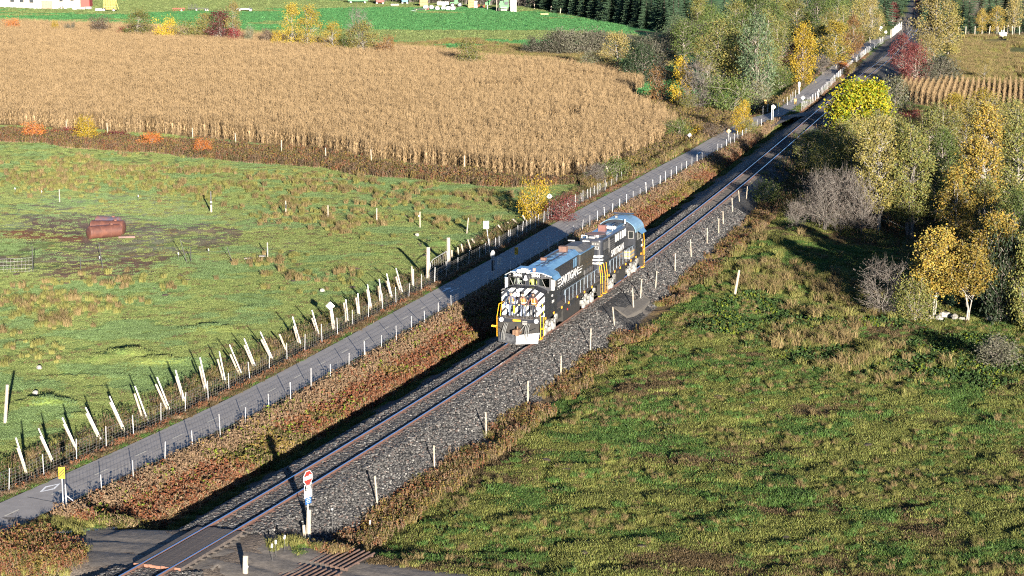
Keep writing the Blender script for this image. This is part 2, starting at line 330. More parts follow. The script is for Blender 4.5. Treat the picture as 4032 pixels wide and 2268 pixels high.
# bare earth by the near crossing and the two scrapes in the right pasture
dr, _ = droad(gx, gy); C_ = mixc(C_, 1-sstep(2.4,4.2+n2*1.2,dr), (.105,.085,.068))
for a,b,r1,r2 in [(3650,2000,1.3,.6),(3600,2075,1.5,.6),(2480,1184,2.2,.9),(2600,1290,1.6,.6),(2700,1215,2,1),(3300,1380,1.6,.6)]:
    mx,my = G0(a,b); C_ = mixc(C_, np.exp(-(((gx-mx)/r1)**2+((gy-my)/r2)**2)**2)*1., (.17,.085,.055))
C_ = C_*(.78+.44*n4)[...,None]
C_ = C_*(.86+.28*n3)[...,None]
nr, nc = GX.shape
V = np.stack([GX,GY,GZ],-1).reshape(-1,3); idx = np.arange(nr*nc).reshape(nr,nc)
F = np.stack([idx[:-1,:-1],idx[:-1,1:],idx[1:,1:],idx[1:,:-1]],-1).reshape(-1,4)
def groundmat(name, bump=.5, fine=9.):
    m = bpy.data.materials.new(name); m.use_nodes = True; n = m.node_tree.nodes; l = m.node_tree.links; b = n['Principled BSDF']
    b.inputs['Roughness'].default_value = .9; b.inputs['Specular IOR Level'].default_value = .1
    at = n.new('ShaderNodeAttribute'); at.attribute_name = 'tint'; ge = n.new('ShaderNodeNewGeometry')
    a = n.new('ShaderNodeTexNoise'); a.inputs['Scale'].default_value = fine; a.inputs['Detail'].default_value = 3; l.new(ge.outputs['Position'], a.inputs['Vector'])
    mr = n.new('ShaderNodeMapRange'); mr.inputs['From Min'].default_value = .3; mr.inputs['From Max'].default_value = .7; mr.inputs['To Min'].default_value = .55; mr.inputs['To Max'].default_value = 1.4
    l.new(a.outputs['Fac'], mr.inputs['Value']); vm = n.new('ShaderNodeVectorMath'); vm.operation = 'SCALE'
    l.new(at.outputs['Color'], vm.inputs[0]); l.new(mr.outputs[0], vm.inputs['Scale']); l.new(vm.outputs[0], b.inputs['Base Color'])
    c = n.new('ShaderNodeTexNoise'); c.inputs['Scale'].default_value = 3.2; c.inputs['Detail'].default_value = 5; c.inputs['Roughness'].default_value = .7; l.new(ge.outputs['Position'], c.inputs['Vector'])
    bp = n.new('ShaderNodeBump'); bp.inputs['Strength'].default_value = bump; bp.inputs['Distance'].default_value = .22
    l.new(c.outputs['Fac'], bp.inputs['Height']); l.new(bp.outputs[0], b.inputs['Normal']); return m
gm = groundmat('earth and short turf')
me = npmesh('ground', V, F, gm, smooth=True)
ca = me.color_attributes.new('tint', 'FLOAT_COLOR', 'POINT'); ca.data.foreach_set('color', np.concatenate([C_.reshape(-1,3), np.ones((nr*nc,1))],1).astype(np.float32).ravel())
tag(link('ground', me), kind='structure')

# ------------------------------------------------------------------ strips that follow a centre line
def strip(name, XF, TF, ys, offs, zf, mats, kind='structure', fm=None, smooth=True, parent=None):
    ys = np.asarray(ys); offs = np.asarray(offs); t = TF(ys)[:,None]; cx = XF(ys)[:,None]
    X = cx + offs[None,:]*np.cos(t); Y = ys[:,None] - offs[None,:]*np.sin(t); Z = zf(X, Y, offs[None,:]+0*X)
    n, k = X.shape; id_ = np.arange(n*k).reshape(n,k); F = np.stack([id_[:-1,:-1],id_[:-1,1:],id_[1:,1:],id_[1:,:-1]],-1).reshape(-1,4)
    me = npmesh(name, np.stack([X,Y,Z],-1).reshape(-1,3), F, mats, fm, smooth); o = link(name, me, parent)
    if kind: o['kind'] = kind
    return o
def far_z(y): return -.55*.0*y
def lvl(y, z): return z*(1-sstep(330,420,y)*.55)
asph = mat('worn grey asphalt', (.235,.218,.205), .85, col2=(.185,.172,.162), scale=1.1, bump=.15, detail=8)
ysp = np.concatenate([np.arange(92.5, 285, .6), np.arange(285, 300, .3), np.arange(300, 500, 1.2)])
edge = lambda X,Y,o: lvl(Y, .435) + 0*X
path_o = strip('path', XP, TP, ysp, np.array([-1.55,-.8,0,.8,1.55]), edge, asph)
# paint on the path
paint = mat('worn road paint', (.50,.46,.37), .7, col2=(.33,.31,.26), scale=9)
wpaint = mat('white road paint', (.75,.75,.74), .7, col2=(.5,.5,.5), scale=9)
def on_path(s, o, z=.006):
    return (float(XP(s))+o*math.cos(TP(s)), s-o*math.sin(TP(s)), lvl(s,.435)+z)
dash_me = None; ydash = float(G0(120,1984,.45)[1]); k = 0
dashroot = thing('path_marking', 'broken pale yellow centre line painted along the grey path', 'road marking', (0,0,0))
s = ydash-1.5
while s < 300:
    t = float(TP(s)); h = .6*math.cos(t)
    if abs(s-287) > 5:
        MB().add([on_path(s-h,-.055),on_path(s-h,.055),on_path(s+h,.055),on_path(s+h,-.055)], [(0,1,2,3)]).build('dash', paint, dashroot)
    s += (4.0 if s < 175 else 3.6)*math.cos(t)
def flatmark(name, label, pts_px, m, cat='road marking', z=.435+.007):
    vs = [(*G0(a,b,z), z) for a,b in pts_px]; return vs
b_ = MB(); q = [(222*1,1897),(0,0)]
dp = [(155,1938),(178,1915),(238,1903),(215,1926)]
inner = [(168,1933),(183,1919),(226,1908),(211,1922)]
o_ = flatmark('', '', dp, None); i_ = flatmark('', '', inner, None)
b_.add(o_+i_, [(0,1,5,4),(1,2,6,5),(2,3,7,6),(3,0,4,7)])
tag(b_.build('diamond_marking', wpaint), 'white diamond outline painted on the path near its lower end', 'road marking')
for (a,b),lab in [((1758,1140),'white arrow painted on the path just in front of the shaded stretch'),((2753,602),'white cycle mark painted on the distant bend of the path')]:
    c = G0(a,b,.44); t = float(TP(c[1])); mbx = MB(); ux,uy = math.sin(t),math.cos(t); vx,vy = math.cos(t),-math.sin(t)
    P2 = lambda u,v: (c[0]+ux*u+vx*v, c[1]+uy*u+vy*v, .443)
    mbx.add([P2(-.9,-.08),P2(-.9,.08),P2(.2,.08),P2(.2,-.08)],[(0,1,2,3)]); mbx.add([P2(.2,-.34),P2(.2,.34),P2(.95,0)],[(0,1,2)])
    mbx.add([P2(-.8,.5),P2(-.8,.62),P2(.1,.62),P2(.1,.5)],[(0,1,2,3)])
    tag(mbx.build('arrow_marking', wpaint), lab, 'road marking')
# tar crack across the path
cr_ = MB(); pts = [(108,1957),(140,1962),(165,1968),(190,1972),(225,1980)]
for (a,b),(c,d) in zip(pts[:-1],pts[1:]):
    p0 = G0(a,b,.44); p1 = G0(c,d,.44); cr_.add([(p0[0],p0[1]-.03,.442),(p1[0],p1[1]-.03,.442),(p1[0],p1[1]+.03,.442),(p0[0],p0[1]+.03,.442)],[(0,1,2,3)])
tag(cr_.build('crack', mat('dark tar',(.03,.03,.03),.6)), 'thin dark crack running across the path behind the white diamond', 'crack')
# gravel road over the near crossing
def roadmesh():
    P = []; 
    for a,b in zip(RD[:-1],RD[1:]):
        n = max(2,int(np.hypot(*(b-a)[:2])/.25))
        for i in range(n): P.append(a+(b-a)*i/n)
    P = np.array(P+[RD[-1]]); T = np.gradient(P[:,:2],axis=0); T /= np.hypot(*T.T)[:,None]; N = np.stack([-T[:,1],T[:,0]],1)
    k = np.ones(21)/21; Pz = np.convolve(np.pad(P[:,2],10,mode='edge'),k,'valid'); offs = np.linspace(-2.9,2.9,30)
    X = P[:,0,None]+N[:,0,None]*offs; Y = P[:,1,None]+N[:,1,None]*offs; w = 1-np.abs(offs/2.9)**6
    Z = Pz[:,None] + (fbm(X,Y,.9,61)-.5)*.07 + (vnoise(X,Y,.22,62)-.5)*.03 - .10*(1-w)[None,:] - .05*np.exp(-((np.abs(offs)-.8)/.25)**2)[None,:]
    dt = np.abs(dtrack(X,Y)); Z = np.where((dt < 2.0), np.minimum(Z, .98), Z)
    n,k2 = X.shape; id_ = np.arange(n*k2).reshape(n,k2); F = np.stack([id_[:-1,:-1],id_[:-1,1:],id_[1:,1:],id_[1:,:-1]],-1).reshape(-1,4)
    return npmesh('gravel_road', np.stack([X,Y,Z],-1).reshape(-1,3), F, mat('grey brown gravel',(.125,.108,.092),.9,col2=(.075,.065,.055),scale=3.5,bump=.6,detail=10), smooth=True)
tag(link('gravel_road', roadmesh()), kind='structure')
# gravel pad of the crossing beside the engines
pad = MB(); pc = [(2330,1180),(2440,1128),(2500,1128),(2560,1150),(2525,1182),(2470,1215),(2400,1205)]
pv = [(*G0(a,b,.8),0.) for a,b in pc]; pv = [(x,y,float(np.interp(dtrack(x,y),[1.7,3.0,4.2,5.6],[1.04,.45,-.15,-.25]))) for x,y,z in pv]
pad.add(pv+[(x*1.0,y,-.6) for x,y,z in pv], [tuple(range(len(pv)))]+[((i+1)%len(pv),i,i+len(pv),(i+1)%len(pv)+len(pv)) for i in range(len(pv))])
tag(pad.build('gravel_pad', mat('grey sandy gravel',(.085,.077,.067),.95,col2=(.06,.054,.048),scale=3,bump=.4,detail=10)), kind='structure')
# ------------------------------------------------------------------ ballast, ties, rails
balm = bpy.data.materials.new('crushed stone ballast'); balm.use_nodes = True
n = balm.node_tree.nodes; l = balm.node_tree.links; b = n['Principled BSDF']; b.inputs['Roughness'].default_value = .75; b.inputs['Specular IOR Level'].default_value = .35
ge = n.new('ShaderNodeNewGeometry'); vo = n.new('ShaderNodeTexVoronoi'); vo.inputs['Scale'].default_value = 9; l.new(ge.outputs['Position'], vo.inputs['Vector'])
cr = n.new('ShaderNodeValToRGB'); cr.color_ramp.elements[0].color = (.006,.006,.006,1); cr.color_ramp.elements[1].color = (.042,.040,.038,1); cr.color_ramp.elements[0].position = .25
sx = n.new('ShaderNodeSeparateColor'); l.new(vo.outputs['Color'], sx.inputs[0]); l.new(sx.outputs[0], cr.inputs[0]); l.new(cr.outputs[0], b.inputs['Base Color'])
bp = n.new('ShaderNodeBump'); bp.inputs['Strength'].default_value = .9; bp.inputs['Distance'].default_value = .08; l.new(vo.outputs['Distance'], bp.inputs['Height']); bp.invert = True; l.new(bp.outputs[0], b.inputs['Normal'])
offs = np.array([-5.0,-4.5,-4.1,-3.7,-3.3,-2.9,-2.5,-2.1,-1.7,-1.2,-.75,-.4,0,.4,.75,1.2,1.7,2.1,2.5,2.9,3.3,3.7,4.1,4.5,5.0])
ysb = np.concatenate([np.arange(80,150,.28), np.arange(150,260,.5), np.arange(260,640,1.2)])
def balz(X,Y,o):
    z = np.interp(o, [-5,-4.1,-1.9,-1.0,1.0,1.9,4.0,5], [-.75,-.35,.98,1.02,1.02,.98,-.34,-.85]); a = np.abs(o)
    z = z + (vnoise(X,Y,.32,71)-.5)*.11*sstep(1.3,2.2,a) + (vnoise(X,Y,.2,72)-.5)*.05 + (fbm(X,Y,2.5,73)-.5)*.3*sstep(2,3.6,a)
    dr,rz = droad(X,Y); k = (1-sstep(2.6,3.3,dr)); z = z*(1-k) + np.minimum(z, rz-.09)*k
    return lvl(Y, z)
strip('ballast', XT, TT, ysb, offs, balz, balm, smooth=False)
track = thing('railway_track', 'single railway track with rusty rails on dark ties and grey ballast', 'railway track', (0,0,0))
railm = mat('rusty rail steel', (.115,.058,.040), .8, col2=(.075,.038,.028), scale=4); headm = mat('polished rail head', (.60,.60,.62), .22, 1., col2=(.5,.5,.5), scale=3)
tiem = mat('creosoted tie wood', (.055,.046,.040), .85, col2=(.026,.023,.021), scale=6, bump=.3)
prof = [(-.07,1.045),(.07,1.045),(.07,1.06),(.012,1.085),(.012,1.155),(.037,1.165),(.037,1.203),(-.037,1.203),(-.037,1.165),(-.012,1.155),(-.012,1.085),(-.07,1.06)]
ysr = np.concatenate([np.arange(80,200,1.0), np.arange(200,640,2.5)])
for side in (-.7535,.7535):
    t = TT(ysr); n0 = len(ysr); K = len(prof); A = np.array(prof)
    o = side + A[:,0]; X = XT(ysr)[:,None] + o[None,:]*np.cos(t)[:,None]; Y = ysr[:,None]-o[None,:]*np.sin(t)[:,None]; Z = lvl(Y, A[None,:,1]+0*X)
    id_ = np.arange(n0*K).reshape(n0,K); nx = np.roll(id_,-1,1); F = np.stack([id_[:-1],nx[:-1],nx[1:],id_[1:]],-1).reshape(-1,4)
    fm = np.tile(np.array([1 if 6 == j else 0 for j in range(K)]), n0-1)
    link('rail', npmesh('rail', np.stack([X,Y,Z],-1).reshape(-1,3), F, [railm, headm], fm), track)
tie_me = MB().bx(-1.3,1.3,-.115,.115,-.18,0).mesh('tie', tiem)
y = 82.; nt = 0; rest = MB(); plates = MB()
while y < 420:
    t = float(TT(y)); dr,_ = droad(float(XT(y)),y)
    if nt < 300:
        o = link('tie', tie_me, track, (float(XT(y))+random.uniform(-.04,.04), y, lvl(y,1.055+random.uniform(-.006,.006)))); o.rotation_euler = (0,0,-t+random.uniform(-.012,.012)); nt += 1
    else:
        rest.box((float(XT(y)),y,lvl(y,1.0)), (2.6,.23,.1), Matrix.Rotation(-t,3,'Z'))
    if y < 240:
        for sd in (-.7535,.7535):
            for e in (-.15,.15):
                plates.box((float(XT(y))+(sd+e)*math.cos(t), y-(sd+e)*math.sin(t), lvl(y,1.064)), (.12,.17,.02), Matrix.Rotation(-t,3,'Z'))
    y += .54*math.cos(t)
tag(rest.build('tie_run', tiem, track), kind='stuff')
tag(plates.build('tie_plates', mat('rust pink plates',(.13,.075,.06),.8,scale=6), track), kind='stuff')
# plank deck of a level crossing
plankm = mat('weathered dark planks', (.085,.068,.058), .85, col2=(.045,.037,.033), scale=5, bump=.3); pend = mat('sawn red brown plank ends', (.22,.10,.065), .8, col2=(.12,.06,.04), scale=20)
def plank(w, L):
    m = MB(); m.bx(-w/2,w/2,-L/2,L/2,-.16,0); m.m = [0,0,1,0,1,0]; return m.mesh('plank', [plankm, pend])
def crossing(yc, L, label, matA=None):
    t = float(TT(yc)); r = thing('plank_crossing', label, 'level crossing', (float(XT(yc)), yc, lvl(yc,1.2)), -t)
    pw = .212
    for i in range(6):
        o = link('plank', plank(pw-.008, L+random.uniform(-.05,.05)), r, (-.53+i*pw, random.uniform(-.04,.04), -.012+random.uniform(-.006,.006)))
    for sx_, w in ((-1.0,.30),(1.0,.30)):
        link('plank', plank(w, L*.98), r, (sx_, random.uniform(-.05,.05), -.02))
    return r
crossing(float(CRS)-.2, 5.9, 'dark timber plank crossing on the gravel road at the near end of the track')
yx = G0(3215,438,1.2)[1]
crossing(float(yx), 6.5, 'small distant plank crossing where the path swings beside the track')
# far crossing's gravel way
fr = MB(); fp = [(2990,478),(3060,452),(3200,440),(3260,433),(3330,432),(3340,448),(3250,455),(3130,465),(3040,490)]
fv = [(*G0(a,b,.8),lvl(270,.95)) for a,b in fp]
frv = [(x,y,(.46 if i in (0,1,8) else .98)) for i,(x,y,z) in enumerate(fv)]
fr.add(frv,[(0,1,8),(1,2,7,8),(2,3,6,7),(3,4,5,6)]); 
tag(fr.build('gravel_way', MATS['grey brown gravel']), kind='structure')
# ------------------------------------------------------------------ cattle guard of steel pipes
cgz = .52
def cattle(corners, nb, label, beams):
    A,B,C,D = [Vector((*G0(a,b,cgz),cgz)) for a,b in corners]     # A-B one end of the bars, D-C the other
    r = thing('cattle_guard', label, 'cattle guard', (A+B+C+D)/4); o = r.location
    bm_ = mat('rusty brown pipe',(.115,.070,.052),.65,col2=(.05,.035,.03),scale=6)
    for i in range(nb):
        u = i/(nb-1); p = A.lerp(B,u)-o; q = D.lerp(C,u)-o
        MB().tube(p+Vector((0,0,.1)), q+Vector((0,0,.1)), .048, .048, 8).build('bar', bm_, r, smooth=False)
    for w in beams:
        p = A.lerp(D,w)-o; q = B.lerp(C,w)-o; MB().tube(p,q,.06,.06,6).build('cross_beam', bm_, r)
    pit = MB(); e = [A-o,B-o,C-o,D-o]; pit.add([v+Vector((0,0,-.04)) for v in e],[(0,1,2,3)]); pit.build('pit_bottom', mat('plain dark soil',(.035,.028,.022),.95,scale=4), r)  # even dark sheet lying close under the bars
    return r
cattle([(1240,2134),(1474,2186),(1362,2248),(1122,2200)], 13, 'cattle guard of rusty pipes below the stop sign', (.06,.55,.95))
cattle([(1105,2210),(1345,2262),(1180,2350),(945,2290)], 13, 'cattle guard of rusty pipes cut off by the bottom edge', (.06,.5,.95))
# ------------------------------------------------------------------ fences
woodw = mat('bleached pale wood', (.34,.29,.22), .85, col2=(.20,.165,.125), scale=7, bump=.25, detail=8)
woodg = mat('silver grey wood', (.27,.24,.195), .85, col2=(.16,.14,.11), scale=7, bump=.25, detail=8)
galv = mat('galvanised steel', (.36,.36,.36), .5, .3, col2=(.26,.26,.27), scale=12)
wirem = mat('fence wire', (.26,.25,.24), .5, .4, col2=(.18,.17,.16), scale=5)
whitem = mat('white painted metal', (.50,.50,.49), .45, col2=(.38,.38,.37), scale=6)
darkst = mat('dark steel', (.05,.05,.05), .5, .4)
def post_mesh(h, r, m, n=6, taper=.9):
    b = MB(); b.tube((0,0,-.25),(0,0,h*.55),r,r*(1+taper)/2,n); b.tube((0,0,h*.55),(0,0,h),r*(1+taper)/2,r*taper,n); return b.mesh('post', m)
def fence(name, label, pts, pm, wires=None, cat='fence', lean=.03, hvar=.06, wr=.005, vstep=0, up0=.08, kindname='wire_mesh', postname='post', parent_h=1.2):
    pts = [Vector(p) for p in pts]; r = thing(name, label, cat, pts[0]); o = pts[0]
    pms = pm if isinstance(pm,list) else [pm]
    for p in pts:
        q = link(postname, random.choice(pms), r, p-o); q.rotation_euler = (random.gauss(0,lean), random.gauss(0,lean), random.uniform(0,6)); q.scale = (1,1,1+random.gauss(0,hvar))
    if wires:
        b = MB()
        for p,q in zip(pts[:-1],pts[1:]):
            if (q-p).length > 14: continue
            for h in wires: 
                mid = (p+q)/2-o+Vector((0,0,h-random.uniform(0,.03)))
                b.tube(p-o+Vector((0,0,h)), mid, wr, wr, 3, cap=False); b.tube(mid, q-o+Vector((0,0,h)), wr, wr, 3, cap=False)
            if vstep:
                k = max(1,int((q-p).length/vstep))
                for i in range(1,k):
                    c = p.lerp(q,i/k)-o; b.tube(c+Vector((0,0,wires[0])), c+Vector((random.uniform(-.03,.03),0,wires[-1])), wr*.9, wr*.9, 3, cap=False)
        b.build(kindname, wirem, r)
    return r
def along(F, T, off, ys):
    return [Vector((float(F(y))+off*math.cos(T(y)), y-off*math.sin(T(y)), 0)) for y in ys]
def ground(pts): return [Vector((p.x,p.y,T1(p.x,p.y))) for p in pts]
def steps(y0, y1, d, T):
    r = [y0]
    while r[-1] < y1: r.append(r[-1]+d*math.cos(float(T(r[-1])))*random.uniform(.95,1.05))
    return r
MESHW = [.08,.2,.33,.47,.62,.78,.95,1.12,1.28]
steelp = post_mesh(1.42,.024,galv,6,1.0); steelp2 = post_mesh(1.5,.028,whitem,6,1.0)
y0 = G(286,2005)[1]
fr_pts = ground(along(XP,TP,2.5,steps(y0,278,3.0,TP)))
fence('wire_fence','wire mesh fence on thin metal posts between the grey path and the weedy ditch', fr_pts, [steelp,steelp,steelp2], MESHW, vstep=.3, wr=.0055)
MB().tube((0,0,1.0),(1.6,-.6,0.0),.03,.03,5).build('brace', galv, bpy.data.objects['wire_fence'])
fl_pts = ground(along(XP,TP,-2.6,steps(86,212,3.0,TP)))
fence('wire_fence','wire mesh fence on thin metal posts between the path and the left pasture', fl_pts, [steelp], MESHW, vstep=.3, wr=.0055)
fl2 = ground([Vector((*G0(a,b,.4),0)) for a,b in [(1910,985),(1950,962),(2010,938),(2055,922),(2088,905),(2122,882),(2160,862),(2182,852),(2212,833),(2238,818),(2263,802),(2290,786),(2315,770),(2340,757),(2362,746),(2386,735),(2407,722),(2427,708),(2445,703),(2467,690)]])
fence('wire_fence','wire mesh fence running to the two tall posts past the corn corner', fl2, [steelp], MESHW, vstep=.35, wr=.0055)
# distant fence with white posts along the path, beyond the far crossing
ff = ground(along(XP,TP,2.3,steps(305,470,2.5,TP)))
fence('white_post_fence','distant fence of close white posts on the track side of the path', ff, post_mesh(1.35,.04,galv,5,1.0), [.3,.7,1.1], wr=.006)
fg = ground([Vector((*G0(a,b,.4),0)) for a,b in [(3004,452),(3022,444),(3042,440),(3057,440),(3082,428),(3100,414),(3115,403),(3122,395),(3132,385),(3146,372)]])
fence('white_post_fence','short distant fence of white posts on the left of the path past the far crossing', fg, post_mesh(1.35,.04,galv,5,1.0), [.3,.7,1.1], wr=.006)
fh = ground([Vector((*G0(3513+i*3.6,143-i*2.8,.2),0)) for i in range(11)])
fence('white_post_fence','farthest run of white posts where the path enters the dark wood', fh, post_mesh(1.9,.10,whitem,5,1.0), [.4,.9,1.5], wr=.01)
# right pasture fence of wooden stakes beside the ballast
rp_ = [(1487,2000),(1711,1853),(1915,1725),(2078,1600),(2208,1481),(2324,1385),(2420,1290),(2495,1224),(2521,1185),(2580,1142),(2658,1073),(2722,1018),(2784,960),(2830,922),(2848,888),(2885,840),(2912,800),(2938,790),(2958,764),(2968,742),(3003,764)]
rp_ = [(a,b) for a,b in rp_][:-2]
stake = [post_mesh(1.5,.05,woodw,6), post_mesh(1.65,.055,woodg,6), post_mesh(1.4,.045,woodw,5)]
rpw = [G(a,b) for a,b in rp_]
fence('stake_fence','line of pale wooden stakes with thin wires between the ballast and the right pasture', rpw, stake, [.5,.9,1.3], lean=.05, hvar=.1, wr=.004, kindname='wires')
# middle pasture posts
for (a,b),h,lab in [((1126,850),1.5,'thin pasture post with a dark band, right of the black stake'),((1292,866),1.45,'pale pasture post standing by the tussocks, second from the black stake'),((1484,880),1.5,'pale pasture post in the open grass behind the path, third from the black stake'),((1654,895),1.5,'pale pasture post with a white insulator nearest the path'),((1054,1013),1.3,'weathered pasture post with a black cap lying at its foot'),((235,795),1.3,'thin white marker stake alone in the frosty pasture'),((1838,920),1.5,'slanting pale stake beside the overgrown ditch'),((20,1665),2.3,'tall leaning wooden post standing alone at the left edge of the pasture'),((2892,1168),2.1,'stout leaning grey post standing alone in the right pasture'),((2580,1140),2.6,'tall thin bare metal rod beside the fence past the engines')]:
    g = G(a,b); m = darkst if 'rod' in lab else random.choice([woodw,woodg]); rr = .03 if 'rod' in lab else (.10 if ('stout' in lab or 'tall' in lab) else .06)
    r = thing('fence_post', lab, 'post', g); q = link('shaft', post_mesh(h, rr, m, 7), r)
    if 'stout' in lab: q.rotation_euler = (0,R(9),0)
    if 'slanting' in lab: q.rotation_euler = (0,R(6),0)
    if 'alone at the left edge' in lab: q.rotation_euler = (0,R(6),0)
    if 'band' in lab: MB().tube((0,0,.75),(0,0,1.15),.085,.085,8).build('band', darkst, r)
    if 'insulator' in lab: MB().box((-.09,0,1.1),(.12,.08,.14)).build('insulator', whitem, r)
    if 'black cap' in lab: MB().tube((-.75,-.1,.12),(-.2,.0,.1),.1,.1,7).build('cap', darkst, r)
g = G(832,836); r = thing('fence_post','black sleeved stake with a pale foot in the middle of the left pasture','post',g)
MB().tube((0,0,-.2),(0,0,.75),.11,.10,7).build('foot', woodw, r); MB().tube((0,0,.75),(0,0,2.1),.075,.07,7).build('sleeve', darkst, r); MB().box((.02,-.08,1.05),(.2,.08,.06)).build('band', whitem, r)
# thin dark stakes of the electric fence round the tanks
es = [G(a,b) for a,b in [(130,1069),(318,1064),(405,1058),(735,1032),(752,1030),(912,1025)]]
er = thing('stake_fence','electric fence of thin dark stakes and tapes below the rusty tanks','fence',es[0])
for p,h,l in zip(es,[2.1,1.0,2.2,2.0,1.2,1.2],[0,0,-.12,-.25,0,-.3]):
    q = link('stake', post_mesh(h,.035,darkst,5), er, p-es[0]); q.rotation_euler = (0,l,0)
b = MB()
for p,q in zip(es[:-1],es[1:]): b.tube(p-es[0]+Vector((0,0,.8)), q-es[0]+Vector((0,0,.8)), .006,.006,3)
b.build('wire', wirem, er)
eg = [G(a,b) for a,b in [(-30,1076),(130,1069)]]; pn = thing('mesh_panel','wire mesh panel standing at the left edge below the tanks','fence',eg[0]); b = MB(); dv = eg[1]-eg[0]
for i in range(12): c = dv*(i/11); b.tube(c+Vector((0,0,.05)), c+Vector((0,0,1.15)), .006,.006,4)
for h in (.05,.3,.6,.9,1.15): b.tube(Vector((0,0,h)), dv+Vector((0,0,h)), .006,.006,4)
b.build('panel', wirem, pn)
# corn edge posts
ce = [G(a,b) for a,b in [(262,530),(424,543),(760,566),(930,580),(1109,612),(1284,640),(1463,650),(1830,676)]]
fence('corn_edge_fence','scattered white posts between the weedy strip and the dry corn', ce, post_mesh(1.9,.06,woodw,6), None, lean=.02)
# ---- the old leaning posts along the path's pasture side
def zz(a,b,x0,y0,s): return (x0+a/s, y0+b/s)
A5 = lambda a,b: zz(a,b,0,1100,1.0236)
B5 = lambda a,b: zz(a,b,1100,900,1.6375)
C5 = lambda a,b: zz(a,b,1900,700,2.73)
LP = [(A5,(118,815),(70,678),1),(A5,(118,812),(64,638),0),(A5,(224,762),(162,632),1),(A5,(226,760),(155,600),0),(A5,(320,712),(257,583),1),(A5,(322,710),(251,557),0),(A5,(410,665),(348,540),1),(A5,(416,662),(345,516),0),(A5,(507,628),(444,495),1),(A5,(511,626),(441,470),0),(A5,(580,575),(542,460),1),(A5,(600,582),(544,430),0),(A5,(686,548),(628,422),1),(A5,(690,540),(633,394),0),(A5,(747,515),(709,390),1),(A5,(752,513),(707,365),0),(A5,(832,472),(804,350),1),(A5,(840,470),(806,315),0),(A5,(908,433),(877,321),1),(A5,(912,430),(884,291),0),(A5,(970,395),(928,302),1),(A5,(982,400),(925,263),0),(A5,(1030,370),(985,265),1),(A5,(1036,367),(984,238),0),(A5,(1100,333),(1053,242),1),(A5,(1104,330),(1049,211),0),
 (B5,(55,812),(0,680),1),(B5,(130,770),(92,627),1),(B5,(150,785),(85,568),0),(B5,(255,700),(210,577),1),(B5,(265,715),(210,525),0),(B5,(350,678),(330,530),1),(B5,(362,670),(340,520),0),(B5,(433,625),(416,477),1),(B5,(446,622),(428,455),0),(B5,(512,583),(494,445),1),(B5,(518,580),(506,417),0),(B5,(590,545),(565,392),1),(B5,(600,545),(568,358),0),(B5,(652,500),(642,370),1),(B5,(668,512),(643,325),0),(B5,(723,457),(694,337),1),(B5,(730,458),(692,290),0),(B5,(790,440),(752,310),1),(B5,(800,435),(752,255),0),(B5,(862,405),(853,243),1),(B5,(866,400),(864,262),0),(B5,(1113,220),(1112,138),1),(B5,(1158,200),(1150,120),1),(B5,(1190,180),(1173,100),1),(B5,(1240,155),(1215,70),1),(B5,(1278,125),(1240,65),1),
 (C5,(25,725),(-10,670),1),(C5,(150,620),(103,575),1),(C5,(233,595),(165,505),1),(C5,(320,540),(268,475),1),(C5,(400,520),(325,443),1),(C5,(475,478),(430,402),1)]
lr = None
for fn,bp_,tp_,th in LP:
    px,py = fn(*bp_); g = G(px,py); t = at_depth(*fn(*tp_), g.y)
    if lr is None: lr = thing('leaning_post_fence','row of white wooden fence posts leaning in pairs along the pasture side of the path','fence',g); l0 = g
    b = MB(); r0 = random.uniform(.062,.078) if th else random.uniform(.040,.05); d = (t-g); b.tube(g-l0-d.normalized()*.3, g-l0+d*.5, r0, r0*.95, 7); b.tube(g-l0+d*.5, t-l0, r0*.95, r0*.88, 7)
    b.build('leaning_post', woodw if th else MATS['white painted metal'], lr)
b = MB(); bb = [G(*fn(*p)) for fn,p,t,th in LP if th and fn is not C5]
for p,q in zip(bb[:-1],bb[1:]):
    if (p-q).length > 9: continue
    for h in (.4,.8,1.2): b.tube(p-l0+Vector((-.15*h,0,h)), q-l0+Vector((-.15*h,0,h)), .004,.004,3,cap=False)
b.build('wires', wirem, lr)
# two stout gate posts and the bent gate frame
for fn,bp_,tp_,lab in [(B5,(958,352),(960,120),'tall thick pale gate post beside the path, nearer one'),(B5,(1092,275),(1090,58),'tall thick pale gate post behind the bent gate'),(lambda a,b: zz(a,b,2000,400,2.576),(1032,825),(1002,655),'tall leaning weathered post by the green bush, left one'),(lambda a,b: zz(a,b,2000,400,2.576),(1110,800),(1095,645),'tall leaning weathered post by the green bush, right one')]:
    g = G(*fn(*bp_)); t = at_depth(*fn(*tp_), g.y); r = thing('gate_post', lab, 'post', g)
    MB().tube((0,0,-.2),(t-g)*.5,.17,.16,9).tube((t-g)*.5,t-g,.16,.15,9).build('shaft', woodw, r)
g = G(*B5(972,340)); gt = thing('bent_gate','bent metal tube gate hanging between the two thick gate posts','gate',g)
q = [at_depth(*B5(a,b), g.y+dy)-g for a,b,dy in [(978,330,0),(974,225,0),(990,200,.5),(1080,145,3.5),(1085,250,3.6),(990,310,.3)]]
MB().path(q+[q[0]],.03,6).build('frame', galv, gt)
b = MB()
for k in range(1,8): b.tube(q[1].lerp(q[3],k/8), q[0].lerp(q[4],k/8), .008,.008,3)
for k in range(1,6): b.tube(q[1].lerp(q[0],k/6), q[3].lerp(q[4],k/6), .008,.008,3)
b.build('mesh', wirem, gt)
